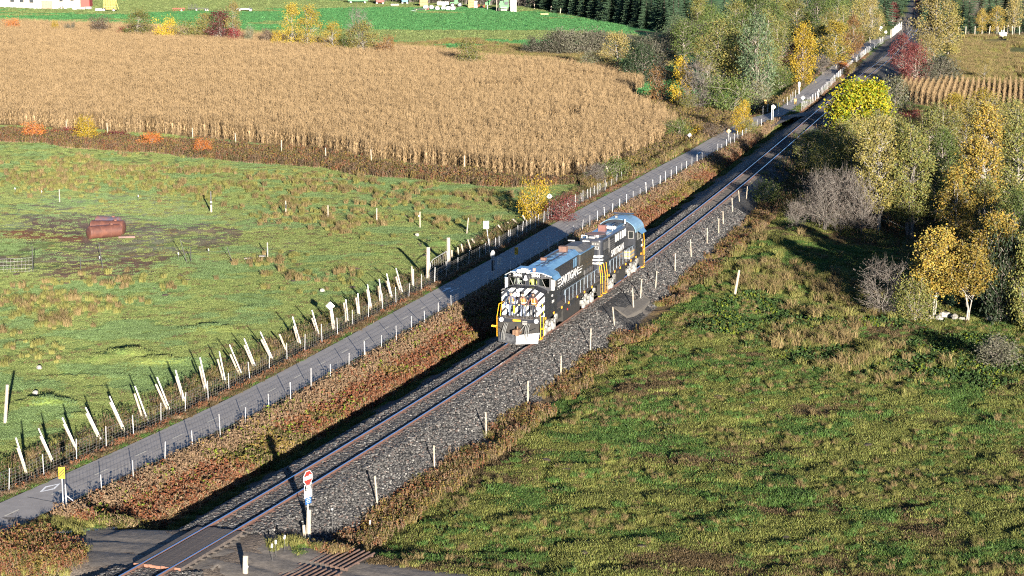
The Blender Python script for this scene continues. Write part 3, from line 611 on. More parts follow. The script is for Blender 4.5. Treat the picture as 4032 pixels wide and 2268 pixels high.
# fallen pole frame at the corn corner
g = G(2300,718); r = thing('pole_barrier','bleached horizontal pole on two short posts at the corner of the corn','barrier',g)
a_ = at_depth(2219,704,g.y)-g; c_ = at_depth(2303,709,g.y)-g
MB().tube(a_,c_,.07,.06,7).build('rail', woodw, r)
for t in (.88,1.0): p = a_.lerp(c_,t); MB().tube((p.x,p.y,-.3),p,.08,.08,7).build('post', woodw, r)
# far right fence along the wood edge
fe = ground([Vector((*G0(a,b,-.1),0)) for a,b in [(3773,140),(3802,138),(3838,139),(3866,137),(3894,139),(3930,138),(3955,137),(3968,136),(3986,138),(4014,138),(4040,137)]])
fence('far_field_fence','distant row of pale posts along the edge of the right hand wood', fe, post_mesh(2.0,.13,woodg,5), [.6,1.3], lean=.05, wr=.01, kindname='wires')
fs = ground([Vector((*G0(a,b,-.1),0)) for a,b in [(2104,38),(2127,38),(2168,50),(2205,58),(2240,60),(2382,82),(2555,108),(2588,114),(2604,117),(2618,120),(2640,128)]])
fence('wood_edge_fence','distant pale posts along the foot of the spruce wood', fs, post_mesh(1.8,.14,woodw,5), None, lean=.08)
# white electric-fence tags
tg = [(1087,2085+115,.9),(1072,2215,.9),(1122,2180,.9),(60,760,.6),(165,772,.6),(393,1035,.6),(703,1020,.6),(822,1005,.6),(545,789,.6),(1458,2118,.9),(1310,2100,1.2)]
for i,(a,b,h) in enumerate(tg):
    g = G(a,b); near = b > 1500
    lab = ['white tape flag on a thin rod left of the cattle guard, lowest one','white tape flag on a thin rod left of the cattle guard, middle one','white tape flag on a thin rod left of the cattle guard, topmost one','small white tag in the tussocks at the left edge','small white tag beyond the tanks near the left edge','small white tag on the muddy strip below the tanks','white tag by the leaning dark stakes below the tanks','white tag right of the leaning dark stakes below the tanks','small white tag between the tanks and the black stake','white tape flag in the grass right of the cattle guard','thin rusty rod with a white knob behind the cattle guard'][i]
    r = thing('fence_tag', lab, 'tag', g); MB().tube((0,0,-.1),(0,0,h),.014,.014,4).build('rod', darkst, r)
    MB().box((0,0,h-.12 if i < 10 else h),(.07,.04,.18 if i < 10 else .08), Matrix.Rotation(random.uniform(-.3,.3),3,'Y')).build('flag', whitem, r)
g = G(965,2262); r = thing('gate_post','short weathered post with a white insulator at the bottom edge','post',g)
h = (at_depth(968,2188,g.y)-g).z; MB().tube((0,0,-.3),(.02,0,h*.5),.13,.12,8).tube((.02,0,h*.5),(.04,0,h),.12,.115,8).build('shaft', woodw, r); MB().ball((.1,-.1,h*.45),.07).build('insulator', whitem, r)
# ------------------------------------------------------------------ signs
signr = mat('red sign face', (.42,.03,.025), .4, col2=(.36,.025,.02), scale=3); signw = mat('white sign face', (.60,.60,.60), .35, col2=(.54,.54,.54), scale=3)
signk = mat('black sign face', (.012,.012,.012), .4); signb = mat('blue sign face', (.025,.10,.32), .4, col2=(.02,.085,.28)); signy = mat('yellow sign face', (.62,.34,.01), .4, col2=(.56,.30,.01)); alum = mat('bare sign back', (.40,.41,.42), .45, .3, col2=(.33,.34,.35), scale=4)
def octagon(r): return [(r*math.cos(math.pi/8+i*math.pi/4), r*math.sin(math.pi/8+i*math.pi/4)) for i in range(8)]
def plate(name, poly, m, parent, z, y0=-.012, y1=.0, back=None):
    b = MB(); b.prism(poly, lambda a,c,t: (a,t,c+z), y0, y1); b.m = [0]*len(b.f); b.m[-1] = 1 if back else 0
    b.m[-2] = 0; return b.build(name, [m, back or m], parent)
def rect(w,h): return [(-w/2,-h/2),(w/2,-h/2),(w/2,h/2),(-w/2,h/2)]
def dia(w): return [(0,-w),(w,0),(0,w),(-w,0)]
FR = (R(90),0,0)
# stop sign: its face turned to the road
g = G(1214,2139); st = thing('stop_sign','red octagonal stop sign over two notice plates on a post by the cattle guard','stop sign',g,R(60))
S_ = pxm(g.y); zz_ = lambda py: at_depth(1224,py,g.y).z-g.z
MB().tube((0,0,-.2),(.03,0,zz_(1935)),.028,.028,7).tube((.03,0,zz_(1935)),(.03,0,zz_(1855)),.028,.028,7).build('pole', galv, st)
zo = zz_(1881)
o = plate('rim', octagon(.375), signw, st, zo, -.055,-.042, alum); plate('face', octagon(.345), signr, st, zo, -.06,-.055)
put_text('lettering','ARRÊT',.235,signw,st,(0,-.063,zo),FR,bold=.012,xscale=.92)
z2 = zz_(1932); plate('notice_plate', rect(.60,.66), signw, st, z2, -.055,-.042, alum); plate('black_band', rect(.56,.27), signk, st, z2+.17, -.058,-.055)
for k,(tx,hh) in enumerate([('DANGER À',.075),('VOIE FERRÉE',.06),('PROPRIÉTÉ PRIVÉE',.05)]): put_text('lettering',tx,hh,signw,st,(0,-.061,z2+.25-k*.08),FR,bold=.003)
for k in range(5): plate('text_line', rect(.44-.04*(k%2),.018), mat('grey print',(.25,.25,.25),.5), st, z2-.03-k*.055, -.057,-.055)
z3 = zz_(1967); plate('blue_plate', rect(.44,.40), signb, st, z3, -.055,-.042, alum)
for k in range(4): plate('text_line', rect(.32-.05*(k%2),.025), signw, st, z3+.13-k*.085, -.058,-.055)
for (bx_,by_,tx_,ty_,lab,rr) in [(1214,2139,1217,2011,'thick pale wooden post carrying the stop sign pole',.115),(1201,2147,1196,2067,'shorter pale wooden post leaning beside the stop sign post',.075)]:
    g2 = G(bx_,by_); t2 = at_depth(tx_,ty_,g2.y)
    if rr > .1: g2 = g2+Vector((-.02,.17,0)); t2 = t2+Vector((-.02,.17,0))
    r = thing('wooden_post', lab, 'post', g2); MB().tube((0,0,-.3),(t2-g2)*.5,rr,rr*.97,9).tube((t2-g2)*.5,t2-g2,rr*.97,rr*.93,9).build('shaft', woodw, r)
def hazard(base, panel, w, h, label, flip=1, dark=False):
    g = G(*base); c = at_depth(*panel, g.y); z = c.z-g.z; r = thing('hazard_marker', label, 'sign', g)
    MB().tube((0,.03,-.2),(c.x-g.x,.03,z+h/2),.032,.032,7).build('pole', galv, r)
    p = thing('panel',None,None); p.parent = r; p.location = (c.x-g.x,0,z)
    plate('face', rect(w,h), signy, p, 0, -.012,0, alum)
    n = 4; d = h/n
    for i in range(n):
        zc = -h/2+d*(i+.28); s = .14*flip*w/.3; hw = w/2-.012
        b = MB(); b.prism([(-hw,zc+s),(hw,zc-s),(hw,zc-s+d*.45),(-hw,zc+s+d*.45)], lambda a,c2,t: (a,t,min(h/2-.01,max(-h/2+.01,c2))), -.016,-.012); b.build('stripe', signk, p)
    return r
hazard((250,2026),(243,1862),.30,.58,'yellow and black striped hazard marker at the lower end of the path',-1)
hazard((2025,1058),(2033,988),.30,.60,'yellow and black striped hazard marker in the shade behind the front engine',1)
hazard((3130,442),(3132,400),.32,.8,'distant yellow striped hazard marker right of the path at the far crossing',1)
hazard((3010,447),(3014,404),.32,.8,'distant yellow striped hazard marker left of the path at the far crossing',-1)
def backsign(base, c, poly, label, pole_r=.03, m=None, face=True):
    g = G(*base); p = at_depth(*c, g.y); r = thing('path_sign', label, 'sign', g); zc = p.z-g.z; dx = p.x-g.x
    zt = max(b for a,b in poly)+zc
    MB().tube((0,0,-.2),(dx,0,zt-.02),pole_r,pole_r,7).build('pole', galv, r)
    b = MB(); b.prism(poly, lambda a,c2,t: (a+dx,t,c2+zc), .034, .048); b.build('panel', m or signw, r); return r
backsign((1318,1314),(1300,1205),dia(.32),'white diamond sign seen from behind among the leaning posts')
backsign((1927,978),(1914,885),rect(.50,.66),'white rectangular sign seen from behind at the ditch left of the path')
backsign((2164,852),(2164,774),dia(.29),'white diamond sign seen from behind in front of the yellow bush')
backsign((2717,571),(2716,532),dia(.28),'white diamond sign seen from behind between the corn and the path bend')
backsign((3161,422),(3162,385),dia(.32),'small distant white diamond sign right of the path beyond the far crossing')
r = backsign((2869,558),(2870,516),dia(.30),'yellow diamond bump warning sign at the path bend', m=signy)
p_z = [o for o in r.children if o.name.startswith('panel')][0]
dz = at_depth(2870,516,r.location.y).z-r.location.z; dxx = at_depth(2870,516,r.location.y).x-r.location.x
b = MB(); b.prism([(-.16,-.04),(.16,-.04),(.16,-.0),(.07,.0),(.03,.06),(-.03,.06),(-.07,.0),(-.16,.0)], lambda a,c,t:(a+dxx,t,c+dz), .028,.034); b.build('bump_symbol', signk, r)
p_z.location = (0,0,0)
r = backsign((1943,1122),(1941,1003),octagon(.38),'octagonal sign seen from behind on a pole in the shade left of the front engine', m=alum)
zc = at_depth(1943,1045,r.location.y).z-r.location.z; b = MB(); b.prism(rect(.46,.85), lambda a,c,t:(a,t,c+zc), .034,.048); b.build('lower_panel', mat('dark sign back',(.07,.075,.08),.5,.3), r); r.rotation_euler = (0,0,R(62))
g = G(1951,1109); t = at_depth(1968,1012,g.y); r = thing('path_sign','narrow sign leaning on a slanted pole in the shade beside the path','sign',g); d = t-g
MB().tube((0,0,-.2),d,.03,.03,7).build('pole', galv, r); MB().box(d*.83+Vector((0,.04,0)),(.30,.014,.62),Matrix.Rotation(R(8),3,'Y')).build('panel', alum, r)
MB().tube((-.3,-.3,-.2),(-.02,0,1.3),.03,.03,6).build('brace', galv, r)
# far crossing furniture
g = G(3040,484); t = at_depth(3045,421,g.y); r = thing('stop_sign','small distant stop sign with white lettering among white poles at the far crossing','stop sign',g); z = t.z-g.z; dx = t.x-g.x
MB().tube((dx,.03,-.1),(dx,.03,z+.3),.04,.04,6).build('pole', whitem, r); plate('rim', octagon(.30), signw, r, z, -.012,0, alum); 
for o in r.children:
    if o.name.startswith('rim'): o.location = (dx,0,0)
o = plate('face', octagon(.255), signr, r, z, -.018,-.012); o.location = (dx,0,0)
o = put_text('lettering','ARRÊT',.18,signw,r,(dx,-.02,z),FR,bold=.01)
for (a,b),(c,d),lab in [((3038,484),(3038,419),'distant white pole left of the far stop sign'),((3064,459),(3065,403),'distant white pole right of the far stop sign')]:
    g = G(a,b); h = (at_depth(c,d,g.y)-g).z; r = thing('white_pole', lab, 'pole', g); MB().tube((0,0,-.2),(0,0,h),.055,.05,7).build('shaft', whitem, r)
g = G(3146,371); h = (at_depth(3147,322,g.y)-g).z; r = thing('signal_mast','distant white mast with a narrow white panel near the autumn trees','mast',g)
MB().tube((0,0,-.2),(0,0,h),.10,.10,7).build('shaft', whitem, r); MB().box((.0,-.12,h*.78),(.30,.08,h*.36)).build('panel', whitem, r)
g = G(3467,136); h = (at_depth(3466,102,g.y)-g).z; r = thing('trail_sign','distant white arrow shaped sign at the edge of the wood','sign',g)
MB().tube((0,.05,-.2),(0,.05,h*.5),.09,.09,6).build('pole', whitem, r); b = MB(); b.prism([(-.42,h*.5),(.42,h*.5),(.42,h*.87),(.55,h*.87),(0,h),(-.55,h*.87),(-.42,h*.87)], lambda a,c,t:(a,t,c), -.02,.02); b.build('panel', signw, r)
g = G(3487,144); h = (at_depth(3487,121,g.y)-g).z; r = thing('trail_sign','distant square white sign on a thin pole before the wood','sign',g)
MB().tube((0,.05,-.2),(0,.05,h),.07,.07,6).build('pole', darkst, r); MB().box((0,0,h-.3),(.55,.04,.62)).build('panel', signw, r)
g = G(3507,150); h = (at_depth(3507,116,g.y)-g).z; r = thing('wooden_post','distant bare grey post between the square sign and the farthest fence','post',g); MB().tube((0,0,-.2),(0,0,h),.16,.12,7).build('shaft', woodg, r)
g = G(3601,72); r = thing('trail_sign','tiny pale sign on a post deep in the dark track cutting','sign',g); MB().tube((0,0,-.2),(0,0,3.2),.12,.12,6).build('pole', whitem, r); MB().box((0,-.1,3.0),(1.0,.06,.5)).build('panel', whitem, r)
# ------------------------------------------------------------------ the two engines
blk = mat('black engine paint', (.020,.022,.028), .32, col2=(.014,.015,.019), scale=1.5, spec=.5)
rufp = mat('roof paint with sky blue sheen', (.075,.15,.23), .28, col2=(.05,.105,.17), scale=1.3, spec=.6)  # blue of the reflected sky is mixed into this base colour
deck = mat('worn walkway', (.10,.085,.075), .7, col2=(.06,.052,.048), scale=4)
und = mat('grimy underframe', (.020,.018,.016), .75, col2=(.011,.010,.009), scale=3)
trk_m = mat('silver grey truck paint', (.27,.265,.25), .6, col2=(.07,.066,.06), scale=3.2, detail=8)
wht = mat('engine white paint', (.52,.52,.51), .4, col2=(.44,.44,.43), scale=2); lett = mat('white lettering', (.42,.42,.41), .5, col2=(.30,.30,.30), scale=5)
ylw = mat('safety yellow paint', (.60,.30,.015), .45, col2=(.52,.25,.012), scale=4)
refl = mat('amber reflector', (.75,.30,.02), .35, col2=(.75,.33,.03), emit=.05)  # faint glow added to brighten the reflectors, which are no lamps
lampm = mat('lit headlamp', (1.,.95,.88), .3, col2=(1,.95,.9), emit=.8)
gry = mat('grey panel paint', (.055,.054,.055), .6, col2=(.035,.034,.034), scale=3); beige = mat('faded louvre', (.17,.165,.155), .6, col2=(.11,.105,.10), scale=8)
rustb = mat('rusted exhaust', (.13,.07,.05), .8, col2=(.08,.045,.035), scale=5); tanm = mat('coupler rust tan', (.16,.09,.05), .7, col2=(.09,.05,.03), scale=6)
steelw = mat('bright scraped steel', (.11,.11,.112), .45, .2, col2=(.02,.02,.022), scale=2.5, detail=8)
blkrail = mat('black handrail', (.02,.02,.02), .5); greyrail = mat('grey blue handrail', (.13,.17,.21), .45)
glass = bpy.data.materials.new('cab glass'); glass.use_nodes = True
n = glass.node_tree.nodes; l = glass.node_tree.links; n.clear(); go = n.new('ShaderNodeOutputMaterial'); ga = n.new('ShaderNodeBsdfTransparent'); ga.inputs[0].default_value = (.72,.78,.74,1); gb = n.new('ShaderNodeBsdfGlossy'); gb.inputs['Roughness'].default_value = .03
gf = n.new('ShaderNodeFresnel'); gm_ = n.new('ShaderNodeMixShader'); l.new(gf.outputs[0], gm_.inputs[0]); l.new(ga.outputs[0], gm_.inputs[1]); l.new(gb.outputs[0], gm_.inputs[2]); l.new(gm_.outputs[0], go.inputs[0])
LO = Vector((0.456,133.2,1.2)); LH = R(16.8)
SIDE = (R(90),0,R(90)); BACKS = (R(90),0,R(-90))
def B(*a, mi=0): return MB().bx(*a, mi=mi)
def clip(poly, a, b, c):
    out = []; n = len(poly); f = lambda p: a*p[0]+b*p[1]-c
    for i in range(n):
        p, q = poly[i], poly[(i+1)%n]; fp, fq = f(p), f(q)
        if fp >= 0: out.append(p)
        if fp*fq < 0: t = fp/(fp-fq); out.append((p[0]+t*(q[0]-p[0]), p[1]+t*(q[1]-p[1])))
    return out
def truck(root, y, name='truck', L=3.4):
    t = thing(name,None,None); t.parent = root; t.location = (0,y,0)
    for s in (-1,1):
        b = MB(); b.prism([(-L/2,.62),(-L/2+.25,.88),(-.55,.80),(-.35,.50),(.35,.50),(.55,.80),(L/2-.25,.88),(L/2,.62),(L/2-.2,.48),(.7,.42),(.3,.28),(-.3,.28),(-.7,.42),(-L/2+.2,.48)], lambda a,c,tt:(tt,a,c), s*1.06, s*1.20)
        for e in (-L*.32,L*.32):
            b.box((s*1.22,e,.48),(.16,.40,.42)); b.tube((s*1.28,e,.48),(s*1.34,e,.48),.15,.15,10)
            for k in (-.34,.34): b.tube((s*1.2,e+k,.5),(s*1.2,e+k,.86),.07,.07,8)
            b.tube((s*1.26,e-.45,1.02),(s*1.26,e+.15,1.02),.05,.05,6); b.tube((s*1.2,e+.42,1.05),(s*1.36,e+.42,1.05),.20,.20,12)
        for k in (-.18,0,.18): b.tube((s*1.22,k,.34),(s*1.22,k,.62),.075,.075,8)
        b.box((s*1.27,.0,.98),(.05,.9,.10)); b.box((s*1.24,-L*.16,.72),(.05,.1,.5),Matrix.Rotation(.3,3,'X'))
        b.build('side_frame', trk_m, t)
    for e in (-L*.32,L*.32):
        b = MB()
        for s in (-.75,.75): b.tube((s-.07,e,.50),(s+.07,e,.50),.50,.50,20)
        b.tube((-.95,e,.5),(.95,e,.5),.09,.09,8); b.build('wheel_pair', und, t)
    return t
def steps_(root, y, s, dy, n=3):
    b = MB()
    for k in range(n): b.box((s*1.35, y, .55+k*.33),(.28,.55,.05)); 
    b.box((s*1.35,y-dy*.30,.9),(.3,.03,.9)); b.box((s*1.35,y+dy*.30,.9),(.3,.03,.9)); b.build('step', und, root)
# ---- front engine
L1 = thing('diesel_locomotive','black diesel locomotive numbered 2044 with zebra striped nose, leading','locomotive',LO,-LH)
B(-1.47,1.47,.95,16.55,1.40,1.63).build('sill', blk, L1)
B(-1.46,1.46,3.9,16.5,1.634,1.665).build('walkway', deck, L1)
b = MB(); b.bx(-1.42,1.42,0,1.0,1.45,1.68); b.build('front_platform', deck, L1)
b = B(-1.40,1.40,-.05,-.004,1.42,1.66); 
for k in range(3): b.bx(-1.0,1.0,-.09-.02*k,-.05,1.60-k*.07,1.63-k*.07)
b.build('buffer_beam', blk, L1)
B(-1.38,1.38,.05,.12,.55,1.42).build('pilot_plate', und, L1)
B(-.38,.16,-.13,-.06,1.50,1.62).build('yellow_step', ylw, L1)
B(.27,.60,-.12,-.06,1.30,1.56).build('data_plate', beige, L1)
b = MB(); X_ = [-1.42,-.1,.0,1.42]
pl = [(-1.42,.0,.72),(0,-.55,.66),(1.42,.0,.80),(1.36,-.18,.10),(0,-.75,.08),(-1.36,-.18,.10)]
b.add(pl+[(x,y+.05,z) for x,y,z in pl],[(0,1,4,5),(1,2,3,4),(9,8,11,10)[::-1],(0,6,7,1),(1,7,8,2),(2,8,9,3),(3,9,10,4),(4,10,11,5),(5,11,6,0),(7,6,11,10),(8,7,10,9)][:2]+[(0,6,7,1),(1,7,8,2),(2,8,9,3),(3,9,10,4),(4,10,11,5),(5,11,6,0),(7,6,11,10),(8,7,10,9)])
b.build('snow_plow', steelw, L1)
b = MB(); b.box((.02,-.35,.87),(.32,.7,.34)); b.box((.10,-.72,.87),(.20,.22,.40)); b.box((-.15,-.66,.87),(.14,.16,.30)); b.tube((.02,-.4,1.0),(.02,-.4,1.22),.06,.04,6); b.build('coupler', tanm, L1)
for x in (-.95,-.85,-.75,.55,.66,.77):
    MB().path([(x,-.02,1.35),(x-.03,-.22,1.15),(x-.10*(1 if x<0 else .3),-.42,.70),(x-.12,-.40,.28)],.025,6).build('air_hose', mat('silver hose',(.20,.20,.19),.5,.3), L1)
MB().path([(-1.35,-.1,1.05),(-.6,-.35,.75),(.1,-.45,.55),(.6,-.3,.8),(1.2,-.1,1.1)],.025,6).build('uncoupling_lever', blkrail, L1)
MB().path([(.45,-.1,1.3),(.2,-.4,.9),(-.25,-.55,.2)],.022,6).build('uncoupling_rod', mat('silver hose',(.45,.45,.43)), L1)
for x in (-1.18,1.22):
    p = MB().box((x,-.02,1.57),(.42,.12,.30)).build('ditch_light', blk, L1); MB().tube((x,-.09,1.57),(x,-.12,1.57),.13,.13,14).build('lens', lampm, p)
for x,z in ((-1.02,2.28),(1.10,2.25)):
    p = MB().tube((x,.86,z),(x,1.0,z),.17,.17,14).build('marker_lamp', blk, L1); MB().tube((x,.83,z),(x,.86,z),.13,.13,14).build('lens', lampm, p)
nose = [(-1.5,1.665),(1.5,1.665),(1.5,3.20),(.72,3.54),(-.80,3.54),(-1.5,3.20)]
b = MB(); b.prism(nose, lambda a,c,t:(a,t,c), 1.0, 2.1); b.prism([(a,c) for a,c in [(1.0,1.665),(2.1,1.665)]] , lambda a,c,t:(t,a,c), 0, .0) if False else None
b.build('nose', blk, L1)
bz = MB()
for k in range(-3,9):
    c0 = 4.04-.56*k; poly = clip(clip([(a*.992,1.68+(z-1.665)*.985) for a,z in nose], -1, 1, c0), 1, -1, -(c0+.325))
    if len(poly) > 2: bz.prism(poly, lambda a,c,t:(a,t,c), .992, .9985)
bz.build('zebra_stripes', wht, L1)
p = B(-.47,-.17,.90,.992,2.98,3.48).build('headlight_box', blk, L1)
for z in (3.36,3.10): MB().tube((-.32,.87,z),(-.32,.90,z),.115,.115,14).build('headlight', lampm, p)
# cab
cw = MB()
def fpt(x):   # plan of the windscreen
    a = abs(x); return 1.95 if a <= .75 else 1.95+(a-.75)/.75*.5
def fpanel(x0,x1,z0a,z0b,z1a,z1b,t=.05):
    ya,yb = fpt(x0),fpt(x1); vs = [(x0,ya,z0a),(x1,yb,z0b),(x1,yb,z1b),(x0,ya,z1a)]; vs += [(x,y+t,z) for x,y,z in vs]
    cw.add(vs,[(0,1,2,3),(7,6,5,4),(0,4,5,1),(1,5,6,2),(2,6,7,3),(3,7,4,0)])
zb = lambda x: 3.60 if abs(x) <= .75 else 3.60-(abs(x)-.75)/.75*.24
zt = lambda x: 4.05
ze = lambda x: 4.42 if abs(x) <= 1.05 else 4.42-(abs(x)-1.05)/.45*.27
ed = [-1.5,-1.42,-.80,-.70,-.14,.14,.70,.80,1.42,1.5]
for i in range(9):
    x0,x1 = ed[i],ed[i+1]
    segs = [(x0,x1)] if not (x0 < -.75 < x1 or x0 < .75 < x1) else [(x0,math.copysign(.75,x0)),(math.copysign(.75,x0),x1)]
    for a,c in segs:
        fpanel(a,c,1.665,1.665,zb(a),zb(c))
        if i%2 == 0: fpanel(a,c,zb(a),zb(c),zt(a),zt(c))
        if a < -1.05 < c: fpanel(a,-1.05,zt(a),zt(a),ze(a),ze(-1.05)); fpanel(-1.05,c,zt(a),zt(a),ze(-1.05),ze(c))
        elif a < 1.05 < c: fpanel(a,1.05,zt(a),zt(a),ze(a),ze(1.05)); fpanel(1.05,c,zt(a),zt(a),ze(1.05),ze(c))
        else: fpanel(a,c,zt(a),zt(c),ze(a),ze(c))
for s in (-1,1):
    x0,x1 = (1.45,1.5) if s > 0 else (-1.5,-1.45)
    cw.bx(x0,x1,2.45,4.0,1.665,3.30); cw.bx(x0,x1,2.45,2.62,3.30,4.15); cw.bx(x0,x1,3.62,4.0,3.30,4.15); cw.bx(x0,x1,2.62,3.62,3.98,4.15)
    cw.bx(x0,x1,2.1,2.45,1.665,3.2)
cw.bx(-1.45,1.45,3.95,4.0,1.665,4.30)
cab = cw.build('cab', blk, L1)
B(-1.44,1.44,2.5,3.94,2.50,2.55).build('cab_floor', und, L1)
b = MB(); b.box((-.95,3.6,2.9),(.5,.12,.7)); b.box((.9,3.5,2.9),(.5,.12,.7)); b.box((.3,2.35,3.3),(.5,.3,.3)); b.build('seat_and_console', mat('cab green grey',(.12,.15,.13),.6), L1)
for i in (1,3,5,7):
    x0,x1 = ed[i],ed[i+1]; g_ = MB(); ya,yb = fpt(x0)+.02,fpt(x1)+.02
    fr_ = MB()
    for (xa,za,xb,zb_) in ((x0,zb(x0),x1,zb(x1)),(x1,zb(x1),x1,4.05),(x1,4.05,x0,4.05),(x0,4.05,x0,zb(x0))): fr_.tube((xa,fpt(xa)-.012,za),(xb,fpt(xb)-.012,zb_),.022,.022,6)
    w = fr_.build('windscreen', gry, L1)
    g_.add([(x0,ya,zb(x0)),(x1,yb,zb(x1)),(x1,yb,4.05),(x0,ya,4.05)],[(0,1,2,3)]); g_.build('pane', glass, w)
    xm = (x0+x1)/2; MB().path([(xm+.1,fpt(xm)-.05,zb(xm)-.03),(xm-.16,fpt(xm)-.05,4.0)],.015,5).build('wiper', beige, w)
for s in (-1,1):
    w = MB()
    for a in ((s*1.505,2.62,3.30,s*1.505,3.62,3.30),(s*1.505,2.62,3.98,s*1.505,3.62,3.98),(s*1.505,2.62,3.30,s*1.505,2.62,3.98),(s*1.505,3.62,3.30,s*1.505,3.62,3.98)): w.tube(a[:3],a[3:],.025,.025,6)
    w = w.build('side_window', beige, L1); MB().add([(s*1.47,2.62,3.3),(s*1.47,3.62,3.3),(s*1.47,3.62,3.98),(s*1.47,2.62,3.98)],[(0,1,2,3)]).build('pane', glass, w)
    B(min(s*1.5,s*1.72),max(s*1.5,s*1.72),2.50,2.53,3.22,3.92).build('wind_deflector', wht, L1)
    MB().path([(s*1.35,1.75,3.25),(s*1.55,1.5,3.33),(s*1.62,1.35,3.25)],.05,6).build('mirror_bracket', steelw, L1)
roofp = [(-1.62,4.13),(-1.08,4.435),(1.05,4.435),(1.60,4.13),(1.60,4.19),(1.05,4.50),(-1.08,4.50),(-1.62,4.19)]
def fy(a): return 1.72 if abs(a) < 1.2 else 2.2
b = MB(); n_ = len(roofp); vs = [(a,fy(a),c) for a,c in roofp]+[(a,4.03,c) for a,c in roofp]
b.add(vs,[(i,(i+1)%n_,n_+(i+1)%n_,n_+i) for i in range(n_)]+[(0,1,6,7)[::-1],(1,2,5,6)[::-1],(2,3,4,5)[::-1],(8,9,14,15),(9,10,13,14),(10,11,12,13)]); b.build('cab_roof', rufp, L1)
MB().path([(-1.62,2.19,4.17),(-1.08,1.71,4.475),(1.05,1.71,4.475),(1.60,2.19,4.17)],.03,5).build('roof_trim', wht, L1)
for s in (-1,1): MB().add([(s*1.61,2.25,4.15),(s*1.61,4.02,4.15),(s*1.80,3.90,3.88),(s*1.80,2.45,3.88)],[(0,1,2,3)]).add([(s*1.60,2.25,4.13),(s*1.60,4.02,4.13),(s*1.785,3.90,3.87),(s*1.785,2.45,3.87)],[(3,2,1,0)]).build('sun_shade', rufp, L1)
for x in (-.66,.60):
    p = B(x-.36,x+.36,1.925,1.945,4.12,4.36).build('number_board', signk, L1); put_text('number','2044',.25,wht,p,(x,1.918,4.24),FR,bold=.014,xscale=1.15)
for x in (-1.3,1.18,1.34): MB().tube((x,fpt(x)-.07,4.19),(x,fpt(x)-.02,4.19),.05,.05,8).build('class_light', beige, L1)
h = MB()
for x,y,z in ((-.42,1.55,4.62),(-.16,1.6,4.70),(.05,1.6,4.68),(.22,1.55,4.60)):
    h.tube((x,y,z),(x,y-.25,z),.05,.13,10); h.tube((x,y,z),(x,y+.3,z),.05,.04,8)
h.tube((-.1,1.75,4.46),(-.1,1.75,4.62),.05,.05,6); h.tube((-.45,1.8,4.6),(.25,1.8,4.6),.035,.035,6); h.build('horn', wht, L1)
b = MB(); prf = [(.03,0),(.07,-.04),(.10,-.16),(.13,-.26),(.19,-.33)]
for (r0,z0),(r1,z1) in zip(prf[:-1],prf[1:]): b.tube((-.06,1.72,4.30+z0),(-.06,1.72,4.30+z1),r0,r1,12)
b.build('bell', mat('bell metal',(.62,.62,.64),.35,.4), L1); B(-.36,.2,1.70,1.9,4.31,4.34).build('bell_bracket', blk, L1)
MB().box((.35,2.4,4.58),(.12,.2,.16)).build('roof_beacon', mat('orange beacon',(.75,.35,.2),.4), L1)
# hood
hp = [(-.9,1.665),(.9,1.665),(.9,4.14),(.60,4.42),(-.60,4.42),(-.9,4.14)]
MB().prism(hp, lambda a,c,t:(a,t,c), 4.03, 11.9).build('hood', blk, L1)
b = MB(); b.prism([(.9,4.145),(.60,4.425),(-.60,4.425),(-.9,4.145),(-.93,4.16),(-.61,4.46),(.61,4.46),(.93,4.16)], lambda a,c,t:(a,t,c), 4.04, 11.95)
for y in (5.1,6.3,7.6,8.8,10.0,11.2): b.prism([(.61,4.455),(-.61,4.455),(-.61,4.475),(.61,4.475)], lambda a,c,t:(a,t,c), y, y+.03)
b.build('hood_roof', rufp, L1)
hp2 = [(-.9,1.665),(.9,1.665),(.9,3.1),(1.02,3.6),(1.02,4.10),(-1.02,4.10),(-1.02,3.6),(-.9,3.1)]
MB().prism(hp2, lambda a,c,t:(a,t,c), 11.9, 15.8).build('radiator_section', mat('faded brown black',(.035,.032,.026),.5,col2=(.02,.02,.018),scale=2), L1)
B(-1.03,1.03,11.95,15.82,4.10,4.16).build('radiator_roof', rufp, L1)
b = MB(); b.prism([(-.95,4.16),(-.45,4.52),(.45,4.52),(.95,4.16)], lambda a,c,t:(a,t,c), 13.0, 15.3); b.build('radiator_hatch', gry, L1)
for x in (-.55,.55): MB().path([(x-.25,15.2,4.56),(x+.25,15.2,4.56)],.04,6).build('lifting_lug', whitem, L1)
MB().bx(-.28,.28,10.75,11.25,4.46,4.82).build('exhaust_stack', rustb, L1)
b = MB().bx(-.42,-.24,7.2,10.7,4.46,4.60); b.build('roof_conduit', blk, L1); B(-.5,-.16,6.9,7.25,4.46,4.62).build('conduit_box', rustb, L1)
MB().path([(.3,4.3,4.49),(.3,10.5,4.49)],.02,4).path([(-.1,4.3,4.48),(.1,6.5,4.48),(.45,8,4.48)],.018,4).build('roof_cable', blkrail, L1)
for y,x in ((5.2,.45),(8.3,.35),(9.8,-.5),(11.4,.45),(11.4,-.5)): MB().path([(x-.08,y,4.46),(x-.08,y,4.56),(x+.08,y,4.56),(x+.08,y,4.46)],.018,5).build('lifting_ring', blk, L1)
dm = B(0,.012,0,.62,0,1.0).mesh('hood_door', blk)
